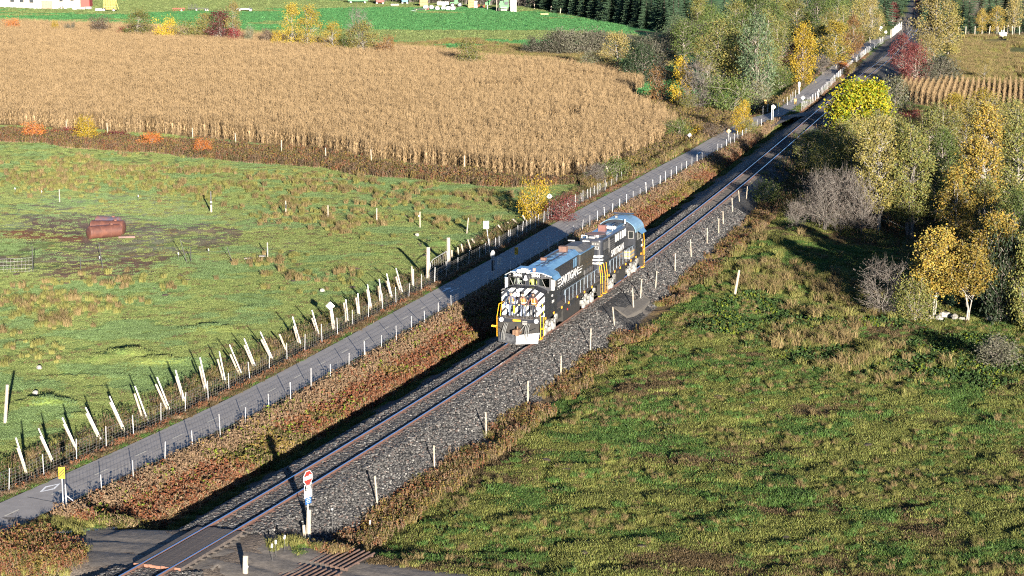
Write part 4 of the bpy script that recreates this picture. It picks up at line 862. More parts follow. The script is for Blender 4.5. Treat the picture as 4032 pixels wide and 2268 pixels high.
for s in (-1,1):
    for k in range(12):
        y = 4.25+k*.63
        if y > 11.3: break
        for z in (1.70,3.22):
            if z > 3 and k in (1,2,10,11): continue
            o = link('hood_door', dm, L1, ((.9 if s > 0 else -.912), y, z)); o.scale = (1,.97,.98 if z < 3 else .86)
    for y0,m_ in ((4.85,beige),(5.45,beige),(10.35,rufp),(10.95,rufp)):
        B(min(s*.9,s*.925),max(s*.9,s*.925),y0,y0+.32,3.42,4.05).build('louvre', m_, L1)
    for k in range(3): B(min(s*1.0,s*.9),max(s*1.0,s*.9),13.3+k*.8,14.02+k*.8,1.72,2.75).build('radiator_door', gry, L1)
    lm_ = MB().bx(-.015,.015,-.025,.025,-.035,.035).mesh('latch', beige)
    for k in range(13): link('latch', lm_, L1, (s*.92,4.5+k*.55,2.62))
put_text('lettering','SARTIGAN',.80,lett,L1,(.918,9.36,2.98),SIDE,bold=.022,xscale=1.24,space=.95)
put_text('lettering','SARTIGAN',.80,lett,L1,(-.918,9.36,2.98),BACKS,bold=.022,xscale=1.24,space=.95)
for k,z in enumerate((3.18,2.97,2.76)):
    B(.912,.922,6.30,7.02,z-.045,z+.045).build('lettering_bar', lett, L1); B(.912,.922,11.70,12.95-.22*k,z-.045+.03,z+.045+.03).build('lettering_bar', lett, L1)
put_text('lettering','CFB',.22,lett,L1,(1.512,2.75,2.80),SIDE,bold=.004); put_text('lettering','2044',.27,lett,L1,(1.512,2.95,2.38),SIDE,bold=.006)
def sidefit(root, ys, y0, y1, my, hr, dstart):
    for s in (-1,1):
        rm = B(-.012,.012,-.10,.10,-.075,.075).mesh('side_reflector', refl)
        for y in ys: link('side_reflector', rm, root, (s*1.485,y,1.545))
        b = MB().path([(s*1.42,hr[0]-.25,2.25),(s*1.42,hr[0],2.56),(s*1.42,hr[1],2.56)],.024,6).build('handrail', greyrail, root)
        sm = MB().tube((0,0,1.6),(0,0,2.56),.02,.02,5).mesh('stanchion', greyrail)
        y = hr[0]+.1
        while y < hr[1]: link('stanchion', sm, root, (s*1.42,y,0)); y += 1.0
sidefit(L1, (1.25,3.28,5.3,7.1,9.4,11.35,13.45), 0, 0, 0, (6.3,15.2), 0)
truck(L1, 3.0, L=3.4); truck(L1, 13.2, L=3.6)
b = MB(); b.bx(-1.32,1.32,6.2,10.6,.38,1.22); b.bx(-1.2,1.2,5.3,6.2,.7,1.38); b.build('fuel_tank', und, L1)
for s in (-1,1): MB().box((s*1.36,8.4,1.27),(.10,1.0,.18)).build('filler_box', blk, L1); MB().tube((s*1.34,7.2,1.05),(s*1.38,7.2,1.05),.07,.07,8).build('fuel_cap', signr, L1); MB().tube((s*1.15,4.9,1.15),(s*1.15,10.9,1.28),.13,.13,8).build('air_pipe', und, L1)
for s in (-1,1): steps_(L1, .45, s, 1); steps_(L1, 16.2, s, 1)
def corner(root, pts, m=ylw, r=.021): return MB().path(pts, r, 6).build('corner_handrail', m, root)
for s in (-1,1):
    corner(L1, [(s*1.50,-.05,.42),(s*1.50,-.05,1.75),(s*1.36,-.02,2.62),(s*1.15,0,2.66)])
    corner(L1, [(s*1.50,.70,.45),(s*1.50,.72,1.75),(s*1.40,.75,2.62),(s*1.15,.4,2.70)])
    MB().path([(s*1.50,-.05,.42),(s*1.50,.70,.45)],.021,6).build('corner_handrail', ylw, L1)
    MB().path([(s*1.55,-.1,1.05),(s*1.85,-.2,1.10),(s*1.80,-.2,1.18),(s*1.5,-.1,1.12)],.025,5).build('uncoupling_handle', ylw, L1)
    corner(L1, [(s*1.48,16.5,.5),(s*1.48,16.5,1.8),(s*1.38,16.5,2.62),(s*1.1,16.5,2.66)]); corner(L1, [(s*1.48,15.95,.5),(s*1.48,15.95,1.8),(s*1.38,15.95,2.62)])
    MB().path([(s*1.48,16.5,.5),(s*1.48,15.95,.5)],.021,6).build('corner_handrail', ylw, L1)
    B(min(s*1.3,s*1.5),max(s*1.3,s*1.5),.1,.6,.30,.36).build('foot_step', ylw, L1); B(min(s*1.3,s*1.5),max(s*1.3,s*1.5),15.9,16.5,.36,.42).build('foot_step', ylw, L1)
b = MB()
for x in (-.95,-.30,.30,.52,.80): b.tube((x,.02,1.66),(x,.02,2.58),.02,.02,5)
b.path([(-1.15,.02,2.60),(-.25,.02,2.60)],.022,6); b.build('front_rail_posts', blkrail, L1)
MB().path([(.30,.02,2.60),(1.15,.02,2.60)],.024,6).build('front_rail', steelw, L1)
MB().path([(-.28,.0,2.55),(-.1,-.05,2.3),(.12,-.05,2.28),(.30,.0,2.5)],.018,5).build('safety_chain', blkrail, L1)
B(-.38,-.26,-.03,.01,2.05,2.55).build('end_post_sleeve', ylw, L1)
# ---- second engine
L2 = thing('diesel_locomotive','black diesel locomotive numbered 1828 with arched cab roof, trailing behind the striped one','locomotive',LO,-LH)
B(-1.47,1.47,17.25,30.1,1.40,1.63).build('sill', blk, L2); B(-1.46,1.46,17.25,30.1,1.634,1.665).build('walkway', deck, L2)
def rrect(hw, y0, y1, r, n=5):
    P = []
    for cx,cy,a0 in ((hw-r,y0+r,-90),(hw-r,y1,0),(-hw+r,y1,90),(-hw+r,y0+r,180)):
        if cy == y1: P.append((hw if cx > 0 else -hw, y1)); continue
        for i in range(n+1): a = R(a0+90*i/n); P.append((cx+r*math.cos(a), cy+r*math.sin(a)))
    return P
fp_ = rrect(.9,18.55,26.75,.38)
def hoodbox(P, z0, z1, m, nm, inset=.0):
    b = MB(); b.prism([(x*(1-inset),y) for x,y in P], lambda a,c,t:(a,c,t), z0, z1); return b.build(nm, m, L2)
hoodbox(fp_, 1.665, 3.95, blk, 'hood')
b = MB(); n_ = len(fp_); lay = [(1.0,3.95),(.985,4.08),(.90,4.18),(.70,4.22)]; vs = []
for k,z in lay: vs += [(x*k, 18.55+(y-18.55)*(1)+ (1-k)*.5*(1 if y < 20 else 0), z) for x,y in fp_]
fs = [(j*n_+i, j*n_+(i+1)%n_, (j+1)*n_+(i+1)%n_, (j+1)*n_+i) for j in range(3) for i in range(n_)]+[tuple(range(3*n_,4*n_))]
b.add(vs,fs); b.build('hood_top', mat('glossy black hood top',(.03,.033,.042),.25,col2=(.02,.022,.03),spec=.6), L2)
B(-.66,.66,21.2,26.7,4.215,4.25).build('hood_roof', rufp, L2)
MB().tube((0,20.1,4.18),(0,20.1,4.36),.82,.80,28).build('fan_ring', blk, L2); MB().tube((0,20.1,4.361),(0,20.1,4.38),.76,.74,28).build('fan_cover', mat('rust brown fan cover',(.17,.095,.08),.75,col2=(.11,.07,.06),scale=2.5), L2)
B(-.2,.25,18.85,19.05,4.18,4.30).build('white_label', wht, L2); MB().path([(-.75,18.9,4.2),(-.75,18.9,4.4),(-.3,18.7,4.4),(-.3,18.7,4.2)],.035,6).build('grab_rail', whitem, L2)
B(-.30,.26,22.0,22.45,4.25,4.72).build('exhaust_stack', mat('brick red exhaust',(.13,.055,.045),.8,col2=(.09,.04,.035),scale=4), L2)
h = MB()
for x,y in ((.36,22.75),(.52,22.7),(.70,22.75),(.84,22.8)): h.tube((x,y,4.5),(x,y-.22,4.5),.05,.13,10); h.tube((x,y,4.5),(x,y+.2,4.5),.05,.04,8)
h.tube((.6,22.9,4.25),(.6,22.9,4.5),.05,.05,6); h.build('horn', wht, L2)
b = MB().bx(.05,.2,23.2,26.3,4.25,4.36).bx(.32,.42,23.4,26.0,4.25,4.33); b.build('roof_conduit', blk, L2)
p = B(.10,.72,18.50,18.56,3.42,4.02).build('light_box', gry, L2)
for x in (.22,.41,.60): MB().tube((x,18.47,3.84),(x,18.50,3.84),.075,.075,12).build('headlight', beige, p)
q = B(.16,.66,18.48,18.50,3.46,3.64).build('number_board', wht, p); put_text('number','1828',.19,signk,q,(.41,18.476,3.55),FR,bold=.012,xscale=1.1)
for z in (2.89,2.63,2.38):
    b = MB(); P2 = [(x*1.006,18.55+(y-18.55)*1-.006) for x,y in rrect(.9,18.55,19.3,.38)]; P2 = [p for p in P2 if p[1] < 19.1]
    b.prism(P2, lambda a,c,t:(a,c,t), z-.065, z+.065); b.build('white_stripe', wht, L2)
for s in (-1,1):
    for k in range(9):
        y = 19.2+k*.82; o = link('hood_door', dm, L2, ((.9 if s > 0 else -.912), y, 1.72)); o.scale = (1.2,1.25,1.5)
    B(min(s*.9,s*.93),max(s*.9,s*.93),19.1,20.4,3.3,3.9).build('shutter', gry, L2); B(min(s*.9,s*.93),max(s*.9,s*.93),20.6,20.7,2.9,4.0).build('drain_pipe', beige, L2)
    b = MB()
    for k in range(5): b.bx(min(s*.9,s*.94),max(s*.9,s*.94),20.9,22.4,3.05+k*.16,3.15+k*.16)
    b.build('louvre', gry, L2)
    for y in (22.65,23.4,24.15,24.9,25.65): B(min(s*.9,s*.93),max(s*.9,s*.93),y,y+.28,3.38,3.95).build('hood_window', wht, L2)
    B(min(s*.95,s*1.44),max(s*.95,s*1.44),25.3,26.6,1.67,2.32).build('battery_box', beige, L2)
    for z in (1.85,2.16): B(min(s*1.44,s*1.455),max(s*1.44,s*1.455),25.3,26.6,z,z+.05).build('yellow_line', ylw, L2)
    for z in (1.85,2.16): B(min(s*.95,s*1.44),max(s*.95,s*1.44),25.285,25.3,z,z+.05).build('yellow_line', ylw, L2)
put_text('lettering','SARTIGAN',.72,lett,L2,(.918,23.35,2.66),SIDE,bold=.02,xscale=1.22,space=.95)
arch = [(-1.5,1.665),(1.5,1.665)]+[(1.5*math.cos(R(a)), 3.55+.98*math.sin(R(a))) for a in range(0,181,12)]
MB().prism(arch, lambda a,c,t:(a,t,c), 26.75, 29.2).build('cab', blk, L2)
ar2 = [(1.58*math.cos(R(a)), 3.55+1.03*math.sin(R(a))) for a in range(0,181,12)]; ar3 = [(1.52*math.cos(R(a)), 3.55+.985*math.sin(R(a))) for a in range(180,-1,-12)]
MB().prism(ar2+ar3, lambda a,c,t:(a,t,c), 26.6, 29.35).build('cab_roof', mat('pale blue grey roof',(.12,.20,.27),.30,col2=(.09,.15,.20),scale=1.2,spec=.6), L2)
MB().bx(-.85,.75,29.0,29.35,4.58,4.66).build('roof_visor', blk, L2); MB().box((-.1,27.0,4.68),(.16,.2,.14)).build('roof_beacon', beige, L2); MB().box((.72,26.4,4.42),(.1,.1,.35)).build('antenna', wht, L2)
for s in (-1,1):
    p = MB()
    for a in ((.93,3.05,1.33,3.05),(1.33,3.05,1.33,3.62),(1.33,3.62,.93,3.62),(.93,3.62,.93,3.05)): p.tube((s*a[0],26.735,a[1]),(s*a[2],26.735,a[3]),.03,.03,6)
    p = p.build('door_window', beige, L2); MB().bx(min(s*.95,s*1.31),max(s*.95,s*1.31),26.735,26.745,3.07,3.60).build('pane', mat('dark window glass',(.012,.014,.014),.05,spec=.8), p)
    for y in (27.3,27.85,28.35):
        p = B(min(s*1.5,s*1.52),max(s*1.5,s*1.52),y,y+.42,2.85,3.55).build('side_window', beige, L2); B(min(s*1.52,s*1.525),max(s*1.52,s*1.525),y+.06,y+.36,2.91,3.49).build('pane', MATS['dark window glass'], p)
    MB().add([(s*1.58,27.2,3.60),(s*1.58,29.2,3.60),(s*1.85,29.0,3.32),(s*1.85,27.5,3.32)],[(0,1,2,3)]).add([(s*1.57,27.2,3.59),(s*1.57,29.2,3.59),(s*1.84,29.0,3.31),(s*1.84,27.5,3.31)],[(3,2,1,0)]).build('sun_shade', rufp, L2)
    corner(L2, [(s*1.48,30.05,.45),(s*1.48,30.05,1.8),(s*1.38,30.05,3.0)]); corner(L2, [(s*1.48,29.5,.45),(s*1.48,29.5,1.8),(s*1.40,29.5,2.7)]); MB().path([(s*1.48,30.05,.45),(s*1.48,29.5,.45)],.021,6).build('corner_handrail', ylw, L2)
    corner(L2, [(s*1.48,17.3,.5),(s*1.48,17.3,1.8),(s*1.35,17.3,2.62),(s*1.0,17.3,2.66)]); corner(L2, [(s*1.48,17.9,.5),(s*1.48,17.9,1.8),(s*1.38,17.9,2.62)]); MB().path([(s*1.48,17.3,.5),(s*1.48,17.9,.5)],.021,6).build('corner_handrail', ylw, L2)
    B(min(s*1.3,s*1.5),max(s*1.3,s*1.5),17.3,17.9,.36,.42).build('foot_step', ylw, L2); B(min(s*1.3,s*1.5),max(s*1.3,s*1.5),29.5,30.05,.30,.36).build('foot_step', ylw, L2)
    steps_(L2, 17.6, s, 1); steps_(L2, 29.75, s, 1)
put_text('lettering','CFB',.22,lett,L2,(1.512,28.9,2.62),SIDE,bold=.004); put_text('lettering','1828',.27,lett,L2,(1.512,28.85,2.20),SIDE,bold=.006)
MB().prism([(-1.2,1.665),(1.2,1.665),(1.2,2.9),(.8,3.1),(-.8,3.1),(-1.2,2.9)], lambda a,c,t:(a,t,c), 29.2, 29.95).build('short_hood', blk, L2)
sidefit(L2, (18.5,20.2,21.95,23.7,25.4,27.1,28.8), 0,0,0, (18.9,26.6), 0)
truck(L2, 19.4, L=2.9); truck(L2, 26.8, L=3.2)
b = MB().bx(-1.25,1.25,21.6,24.6,.42,1.15).tube((1.2,22,1.25),(1.2,25.0,1.25),.17,.17,10).tube((-1.2,22,1.25),(-1.2,25.0,1.25),.17,.17,10); b.build('fuel_tank', und, L2)
B(-.9,.9,17.2,17.26,.7,1.6).build('pilot_plate', und, L2); MB().tube((0,16.5,.87),(0,17.2,.87),.13,.13,6).build('coupler', tanm, L2)
for x in (-.5,.55): MB().path([(x,16.6,1.3),(x,16.9,.8),(x,17.2,1.3)],.035,6).build('air_hose', blkrail, L2)
MB().tube((-.25,18.35,2.12),(-.25,18.5,2.12),.13,.13,12).build('marker_lamp', wht, L2)
# ------------------------------------------------------------------ people
skin = mat('skin', (.32,.18,.125), .55, col2=(.28,.15,.105), scale=20)
def person(name, label, loc, rotz, jacket, trousers, hands=None, lean=0., vest=None, hat=None, glove=None, seated=False, headturn=0., group=None, hgt=1.72):
    r = thing(name, label, 'person', loc, rotz, group); k = hgt/1.74
    # joints: facing -Y
    J = {}; hL,hR = hands or ((-.26,-.06,.84),(.26,-.06,.84))
    P = [(0,0,.92,.135),(0,-lean*.2,1.05,.135),(0,-lean*.6,1.22,.16),(0,-lean,1.40,.13),(0,-lean-.01,1.47,.06),(0,-lean-.03,1.53,.062),(0,-lean-.035,1.60,.095),(0,-lean-.03,1.68,.088)]
    E = [(0,1),(1,2),(2,3),(3,4),(4,5),(5,6),(6,7)]
    def chain(root, pts):
        i = root
        for p in pts: P.append(p); E.append((i,len(P)-1)); i = len(P)-1
        return i
    for s in (-1,1):
        h = hL if s < 0 else hR
        chain(0, [(s*.10,0,.84,.105),(s*.12,-.02,.48,.07),(s*.13,.02,.12,.05),(s*.135,.0,.055,.05),(s*.15,-.16,.045,.042)])
        sh = Vector((s*.205,-lean,1.38)); hd = Vector(h); el = (sh+hd)/2+Vector((s*.09,.10,-.05))
        chain(3, [(s*.19,-lean,1.38,.075),(el.x,el.y,el.z,.052),(hd.x,hd.y,hd.z,.036)])
    me = bpy.data.meshes.new('body'); me.from_pydata([p[:3] for p in P], E, []); ob = bpy.data.objects.new('body', me); COL.objects.link(ob)
    ob.modifiers.new('skin','SKIN'); sv = me.skin_vertices[0].data
    for i,p in enumerate(P): sv[i].radius = (p[3],p[3]*(.82 if i in (1,2,3) else 1)); sv[i].use_root = (i == 0)
    sb = ob.modifiers.new('sub','SUBSURF'); sb.levels = 1; sb.render_levels = 1
    dg = bpy.context.evaluated_depsgraph_get(); m2 = bpy.data.meshes.new_from_object(ob.evaluated_get(dg)); bpy.data.objects.remove(ob); m2.name = 'body'
    m2.materials.clear(); boot = mat('dark boots',(.04,.03,.025),.6)
    for m in (jacket, trousers, skin, boot): m2.materials.append(m)
    mi = []
    for p in m2.polygons:
        c = p.center
        arm = abs(c.x) > .235
        mi.append(3 if c.z < .10 else (1 if c.z < .90 and not (arm and c.z > .8) else (2 if c.z > 1.475 else 0)))
    m2.polygons.foreach_set('material_index', mi); m2.polygons.foreach_set('use_smooth', [True]*len(mi))
    o = link('body', m2, r); o.scale = (k,k,k)
    hy = -lean-.035
    f = MB(); f.prism([(-.018,0),(.018,0),(0,.055)], lambda a,c,t:(a,t+(0 if c > .01 else -.02),1.585+c), hy-.105, hy-.08); o = f.build('nose', skin, r); o.scale = (k,k,k)
    e_ = MB()
    for s in (-1,1): e_.ball((s*.035,hy-.085,1.625),.012,6,4); 
    o = e_.build('eyes', signk, r); o.scale = (k,k,k)
    e_ = MB().box((0,hy-.088,1.565),(.05,.012,.012)); o = e_.build('mouth', mat('lips',(.35,.13,.11),.5), r); o.scale = (k,k,k)
    e_ = MB()
    for s in (-1,1): e_.ball((s*.095,hy+.005,1.61),.024,6,4,sc=(.5,1,1.3))
    o = e_.build('ears', skin, r); o.scale = (k,k,k)
    # hands closed round the rail: palm, four fingers, thumb
    gm2 = glove or skin
    for s,h in ((-1,hL),(1,hR)):
        b = MB(); c = Vector(h); b.box(c+Vector((0,-.02,.012)),(.085,.075,.032))
        for i,(dx,L_) in enumerate(((-.033,.8),(-.011,1.),(.011,.95),(.033,.75))):
            p0 = c+Vector((dx,-.055,.012)); p1 = p0+Vector((0,-.03*L_,-.012)); p2 = p1+Vector((0,-.004,-.035*L_)); p3 = p2+Vector((0,.028*L_,-.012)); b.path([p0,p1,p2,p3],[.0105,.010,.0095,.0085],6)
        p0 = c+Vector((-s*.045,-.01,.005)); b.path([p0,p0+Vector((-s*.012,-.03,-.022)),p0+Vector((-s*.002,-.05,-.045))],[.012,.011,.009],6)
        o = b.build('hand', gm2, r); o.scale = (k,k,k)
    if vest:
        b = MB(); n2 = 12; lay = [(.93,.165,.135),(1.05,.172,.138),(1.2,.20,.15),(1.34,.195,.135),(1.42,.13,.105)]
        vs = [(wx*math.cos(2*math.pi*i/n2), -lean*max(0,(z-.92)/.5)*.95+wy*math.sin(2*math.pi*i/n2), z) for z,wx,wy in lay for i in range(n2)]
        fs = [(j*n2+i,j*n2+(i+1)%n2,(j+1)*n2+(i+1)%n2,(j+1)*n2+i) for j in range(len(lay)-1) for i in range(n2)]
        # open V at the front
        fs = [f_ for q_,f_ in enumerate(fs) if not (q_//n2 >= 2 and q_%n2 in (8,9) and q_//n2 == 3) and not (vest == 'open' and q_%n2 in (8,9))]
        b.add(vs,fs); o = b.build('vest', mat('orange safety vest',(.50,.10,.01),.7,col2=(.45,.085,.01),scale=8), r); o.scale = (k,k,k)
        b = MB(); hv = mat('reflective band',(.55,.48,.34),.4,col2=(.5,.43,.28),scale=10); zc = 1.03
        for i in range(n2):
            if vest == 'open' and i in (8,9): continue
            a0,a1 = 2*math.pi*i/n2,2*math.pi*(i+1)/n2; wx,wy = .178,.145; yy = -lean*.22
            b.add([(wx*math.cos(a0),yy+wy*math.sin(a0),zc-.03),(wx*math.cos(a1),yy+wy*math.sin(a1),zc-.03),(wx*math.cos(a1),yy+wy*math.sin(a1),zc+.03),(wx*math.cos(a0),yy+wy*math.sin(a0),zc+.03)],[(0,1,2,3)])
        for s in (-1,1): b.add([(s*.07,-.155-lean*.25,1.06),(s*.12,-.15-lean*.25,1.06),(s*.135,-.125-lean*.95,1.40),(s*.085,-.13-lean*.95,1.40)],[(0,1,2,3),(3,2,1,0)])
        o = b.build('reflective_bands', hv, r); o.scale = (k,k,k)
    if hat:
        kind, hm = hat; b = MB()
        if kind == 'cap':
            n2 = 12; lay = [(.103,1.655),(.106,1.70),(.085,1.755),(.03,1.78)]; vs = [(q_*math.cos(2*math.pi*i/n2), hy+q_*math.sin(2*math.pi*i/n2), z) for q_,z in lay for i in range(n2)]
            b.add(vs,[(j*n2+i,j*n2+(i+1)%n2,(j+1)*n2+(i+1)%n2,(j+1)*n2+i) for j in range(3) for i in range(n2)]+[tuple(range(3*n2,4*n2))])
            b.prism([(-.07,0),(.07,0),(.05,-.10),(-.05,-.10)], lambda a,c,t:(a,hy-.085+c,t), 1.665, 1.675)
        else:
            n2 = 12; lay = [(.14,1.44,.02),(.13,1.54,.02),(.125,1.64,.01),(.115,1.72,.0),(.06,1.79,.0)]; vs = [(q_*math.cos(2*math.pi*i/n2), hy+dy+q_*math.sin(2*math.pi*i/n2), z) for q_,z,dy in lay for i in range(n2)]
            fs = [(j*n2+i,j*n2+(i+1)%n2,(j+1)*n2+(i+1)%n2,(j+1)*n2+i) for j in range(4) for i in range(n2)]+[tuple(range(4*n2,5*n2))]
            b.add(vs,[f_ for q_,f_ in enumerate(fs) if not (q_//n2 in (1,2) and q_%n2 in (7,8,9,10))])
        o = b.build(kind, hm, r); o.scale = (k,k,k)
    return r
def L2W(x,y,z): return LO + Vector((x*math.cos(LH)+y*math.sin(LH), -x*math.sin(LH)+y*math.cos(LH), z))
navyj = mat('navy work jacket', (.045,.055,.085), .8, col2=(.03,.038,.06), scale=9); bluet = mat('grey blue work trousers', (.10,.12,.17), .8, col2=(.07,.085,.125), scale=8); darkj = mat('dark jacket', (.035,.025,.025), .8, col2=(.025,.02,.02), scale=9); maroonj = mat('maroon brown hoodie', (.085,.035,.030), .85, col2=(.06,.025,.022), scale=9); blackt = mat('black trousers', (.022,.022,.026), .8, scale=8); blueg = mat('blue glove', (.03,.08,.35), .7); yg = mat('pale yellow glove', (.62,.50,.25), .7, scale=20); hoodm = mat('black hood', (.015,.012,.012), .85, scale=9); capm = mat('dark grey cap', (.06,.062,.07), .8, scale=9)
PG = 'crew riding on the front platform'
person('person','person in navy coverall and grey cap at the left of the front platform',L2W(-.62,.36,1.68),-LH,navyj,bluet,((-.36,-.30,.92),(.30,-.30,.90)),.10,'open',('cap',capm),blueg,group=PG)
person('person','person in cap, orange vest and blue jeans standing in the middle of the front platform',L2W(.20,.34,1.68),-LH,darkj,bluet,((-.20,-.28,.92),(.24,-.28,.90)),.08,'shut',('cap',hoodm),yg,group=PG)
person('person','person in black hood and orange vest at the right of the front platform',L2W(.92,.38,1.68),-LH,maroonj,blackt,((-.30,-.34,.92),(.26,-.34,.92)),.16,'shut',('hood',hoodm),None,group=PG)
PC_ = 'crew inside the front cab'
person('person','person in dark cap seen through the left window of the front cab',L2W(-.92,2.85,2.52),-LH,mat('pale grey shirt',(.35,.35,.34),.8),blackt,None,0.,None,('cap',capm),None,group=PC_,hgt=1.62)
person('person','person in yellow vest seen through the middle window of the front cab',L2W(.16,2.75,2.52),-LH,mat('yellow work vest',(.55,.50,.15),.8),blackt,None,0.,None,None,None,group=PC_,hgt=1.62)
# ------------------------------------------------------------------ trees and shrubs
def leaves(C, size, rng, flat=.0, aspect=.7):
    """random quads at the points C"""
    n = len(C); a = rng.normal(size=(n,3)); a /= np.linalg.norm(a,axis=1)[:,None]; b = rng.normal(size=(n,3)); b -= (b*a).sum(1)[:,None]*a; b /= np.linalg.norm(b,axis=1)[:,None]
    s = size*rng.uniform(.6,1.3,n)[:,None]; a = a*s; b = b*s*aspect
    V = np.stack([C-a*.5-b*.15, C-b*.5, C+a*.5, C+b*.5],1).reshape(-1,3); return V, np.arange(4*n).reshape(n,4)
def limb(b, p, q, r0, r1, rng, n=5, sag=.1, k=3):
    p = Vector(p); q = Vector(q); L = (q-p).length; prev = p; pr = r0
    for i in range(1,k+1):
        t = i/k; c = p.lerp(q,t)+Vector(rng.normal(size=3)*L*.035)+Vector((0,0,sag*L*math.sin(math.pi*t)))
        if i == k: c = q
        r = r0+(r1-r0)*t; b.tube(prev,c,pr,r,n,cap=False); prev = c; pr = r
def make_tree(seed, h, cr, cb, ncl, npc, ls, trunk_m, leaf_m, stems=1, tr=.12, spread=.25, shape='ovoid', clr=.16, twigs=0, bare=0., nseg=5):
    """returns (trunk mesh, crown mesh) of a broad-leaved tree or shrub"""
    rng = np.random.default_rng(seed); b = MB(); axes = []
    for s in range(stems):
        an = rng.uniform(0,2*math.pi); off = spread*cr*(0 if stems == 1 else rng.uniform(.4,1.3)); th = h*(.93 if s == 0 else rng.uniform(.6,.92))
        pts = [Vector((0.06*stems*math.cos(an), .06*stems*math.sin(an), -.3))]
        for i in range(1,nseg+1):
            t = i/nseg; pts.append(Vector((off*math.cos(an)*t+rng.normal()*.018*h, off*math.sin(an)*t+rng.normal()*.018*h, th*t)))
        rr = [tr*(1-.8*i/nseg)*(1 if s == 0 else .8) for i in range(nseg+1)]
        for i in range(nseg): b.tube(pts[i],pts[i+1],rr[i],rr[i+1],6,cap=False)
        axes.append((pts,rr))
    cl = []
    for k in range(ncl):
        u = rng.uniform(0,1); z = h*(cb+(1-cb)*u)
        if shape == 'ovoid': pr = math.sin(math.pi*min(1,max(.04,u*.86+.12)))**.7
        elif shape == 'cone': pr = (1-u)**.8+.06
        elif shape == 'column': pr = min(1,.6+u)*(1-u**4)+.1
        else: pr = .45+.55*math.sin(math.pi*min(1,u*.75+.2))
        rad = cr*pr*math.sqrt(rng.uniform(.12,1)); an = rng.uniform(0,2*math.pi); pts,rr = axes[k%stems]
        f = z/h*nseg; i = min(nseg-1,int(f)); ax = pts[i].lerp(pts[i+1],min(1,f-i))
        c = Vector((ax.x*.7+rad*math.cos(an), ax.y*.7+rad*math.sin(an), z)); cl.append(c)
        zs = max(.15*h, z-rad*rng.uniform(.5,1.0)); f = min(nseg-.01,zs/pts[-1].z*nseg); i = int(f); st = pts[i].lerp(pts[i+1],f-i)
        limb(b, st, c, max(.012,rr[i]*.45), .010+.0012*h, rng, 4, .06, 2)
        for t in range(twigs):
            e = c+Vector(rng.normal(size=3)*clr*cr*1.0)+Vector((0,0,.25*clr*h)); b.tube(c.lerp(st,.25*rng.uniform()), e, .010+.0008*h, .005, 3, cap=False)
    C = np.array([tuple(c) for c in cl]); sig = clr*cr*rng.uniform(.6,1.25,len(C)); keep = rng.uniform(size=len(C)) >= bare
    C = C[keep]; sig = sig[keep]
    P_ = np.repeat(C,npc,0)+rng.normal(size=(len(C)*npc,3))*np.repeat(sig,npc)[:,None]*np.array([1.,1.,.85])
    P_[:,2] = np.maximum(P_[:,2], .08*h*cb+.05); V,F = leaves(P_, ls, rng)
    return b.mesh('trunk', trunk_m), npmesh('crown', V, F, leaf_m)
def make_spruce(seed, h, cr, trunk_m, leaf_m, tiers=26, ls=.5):
    rng = np.random.default_rng(seed); b = MB(); b.tube((0,0,-.3),(0,0,h*.6),.02*h,.012*h,6,cap=False); b.tube((0,0,h*.6),(0,0,h),.012*h,.003*h,6,cap=False)
    V = []; F = []
    for t in range(tiers):
        u = t/(tiers-1); z = h*(.06+.92*u); R_ = cr*((1-u)**.85)*rng.uniform(.85,1.1)+.15; nb = max(5,int(9*(1-u)+5))
        for k in range(nb):
            a = rng.uniform(0,2*math.pi); L = R_*rng.uniform(.75,1.1); d = np.array([math.cos(a),math.sin(a),0]); w = np.array([-math.sin(a),math.cos(a),0])
            m = 5
            for j in range(m):
                f = (j+.6)/m; c = d*L*f+np.array([0,0,z-.30*L*f+.10*L*f*f]); s = ls*(1.15-.6*f)*(.6+.5*(1-u))
                for sg in (-1,1):
                    tip = c+d*s*.75+w*sg*s*.75+np.array([0,0,-s*rng.uniform(.25,.8)]); o = len(V)
                    V += [c-d*s*.3, c+d*s*.45, tip, c+w*sg*s*.5-np.array([0,0,s*.35])]; F.append((o,o+1,o+2,o+3))
    return b.mesh('trunk', trunk_m), npmesh('crown', np.array(V), np.array(F), leaf_m)
birchbark = mat('white birch bark', (.27,.25,.215), .75, col2=(.13,.115,.10), scale=4, detail=8); greybark = mat('grey bark', (.22,.19,.16), .85, col2=(.12,.10,.085), scale=5); palebark = mat('pale grey twigs', (.13,.115,.10), .85, col2=(.075,.066,.057), scale=5); dkbark = mat('dark bark', (.07,.055,.045), .9, scale=4)
pbark = mat('thin birch stems', (.20,.185,.16), .75, col2=(.11,.10,.09), scale=4)
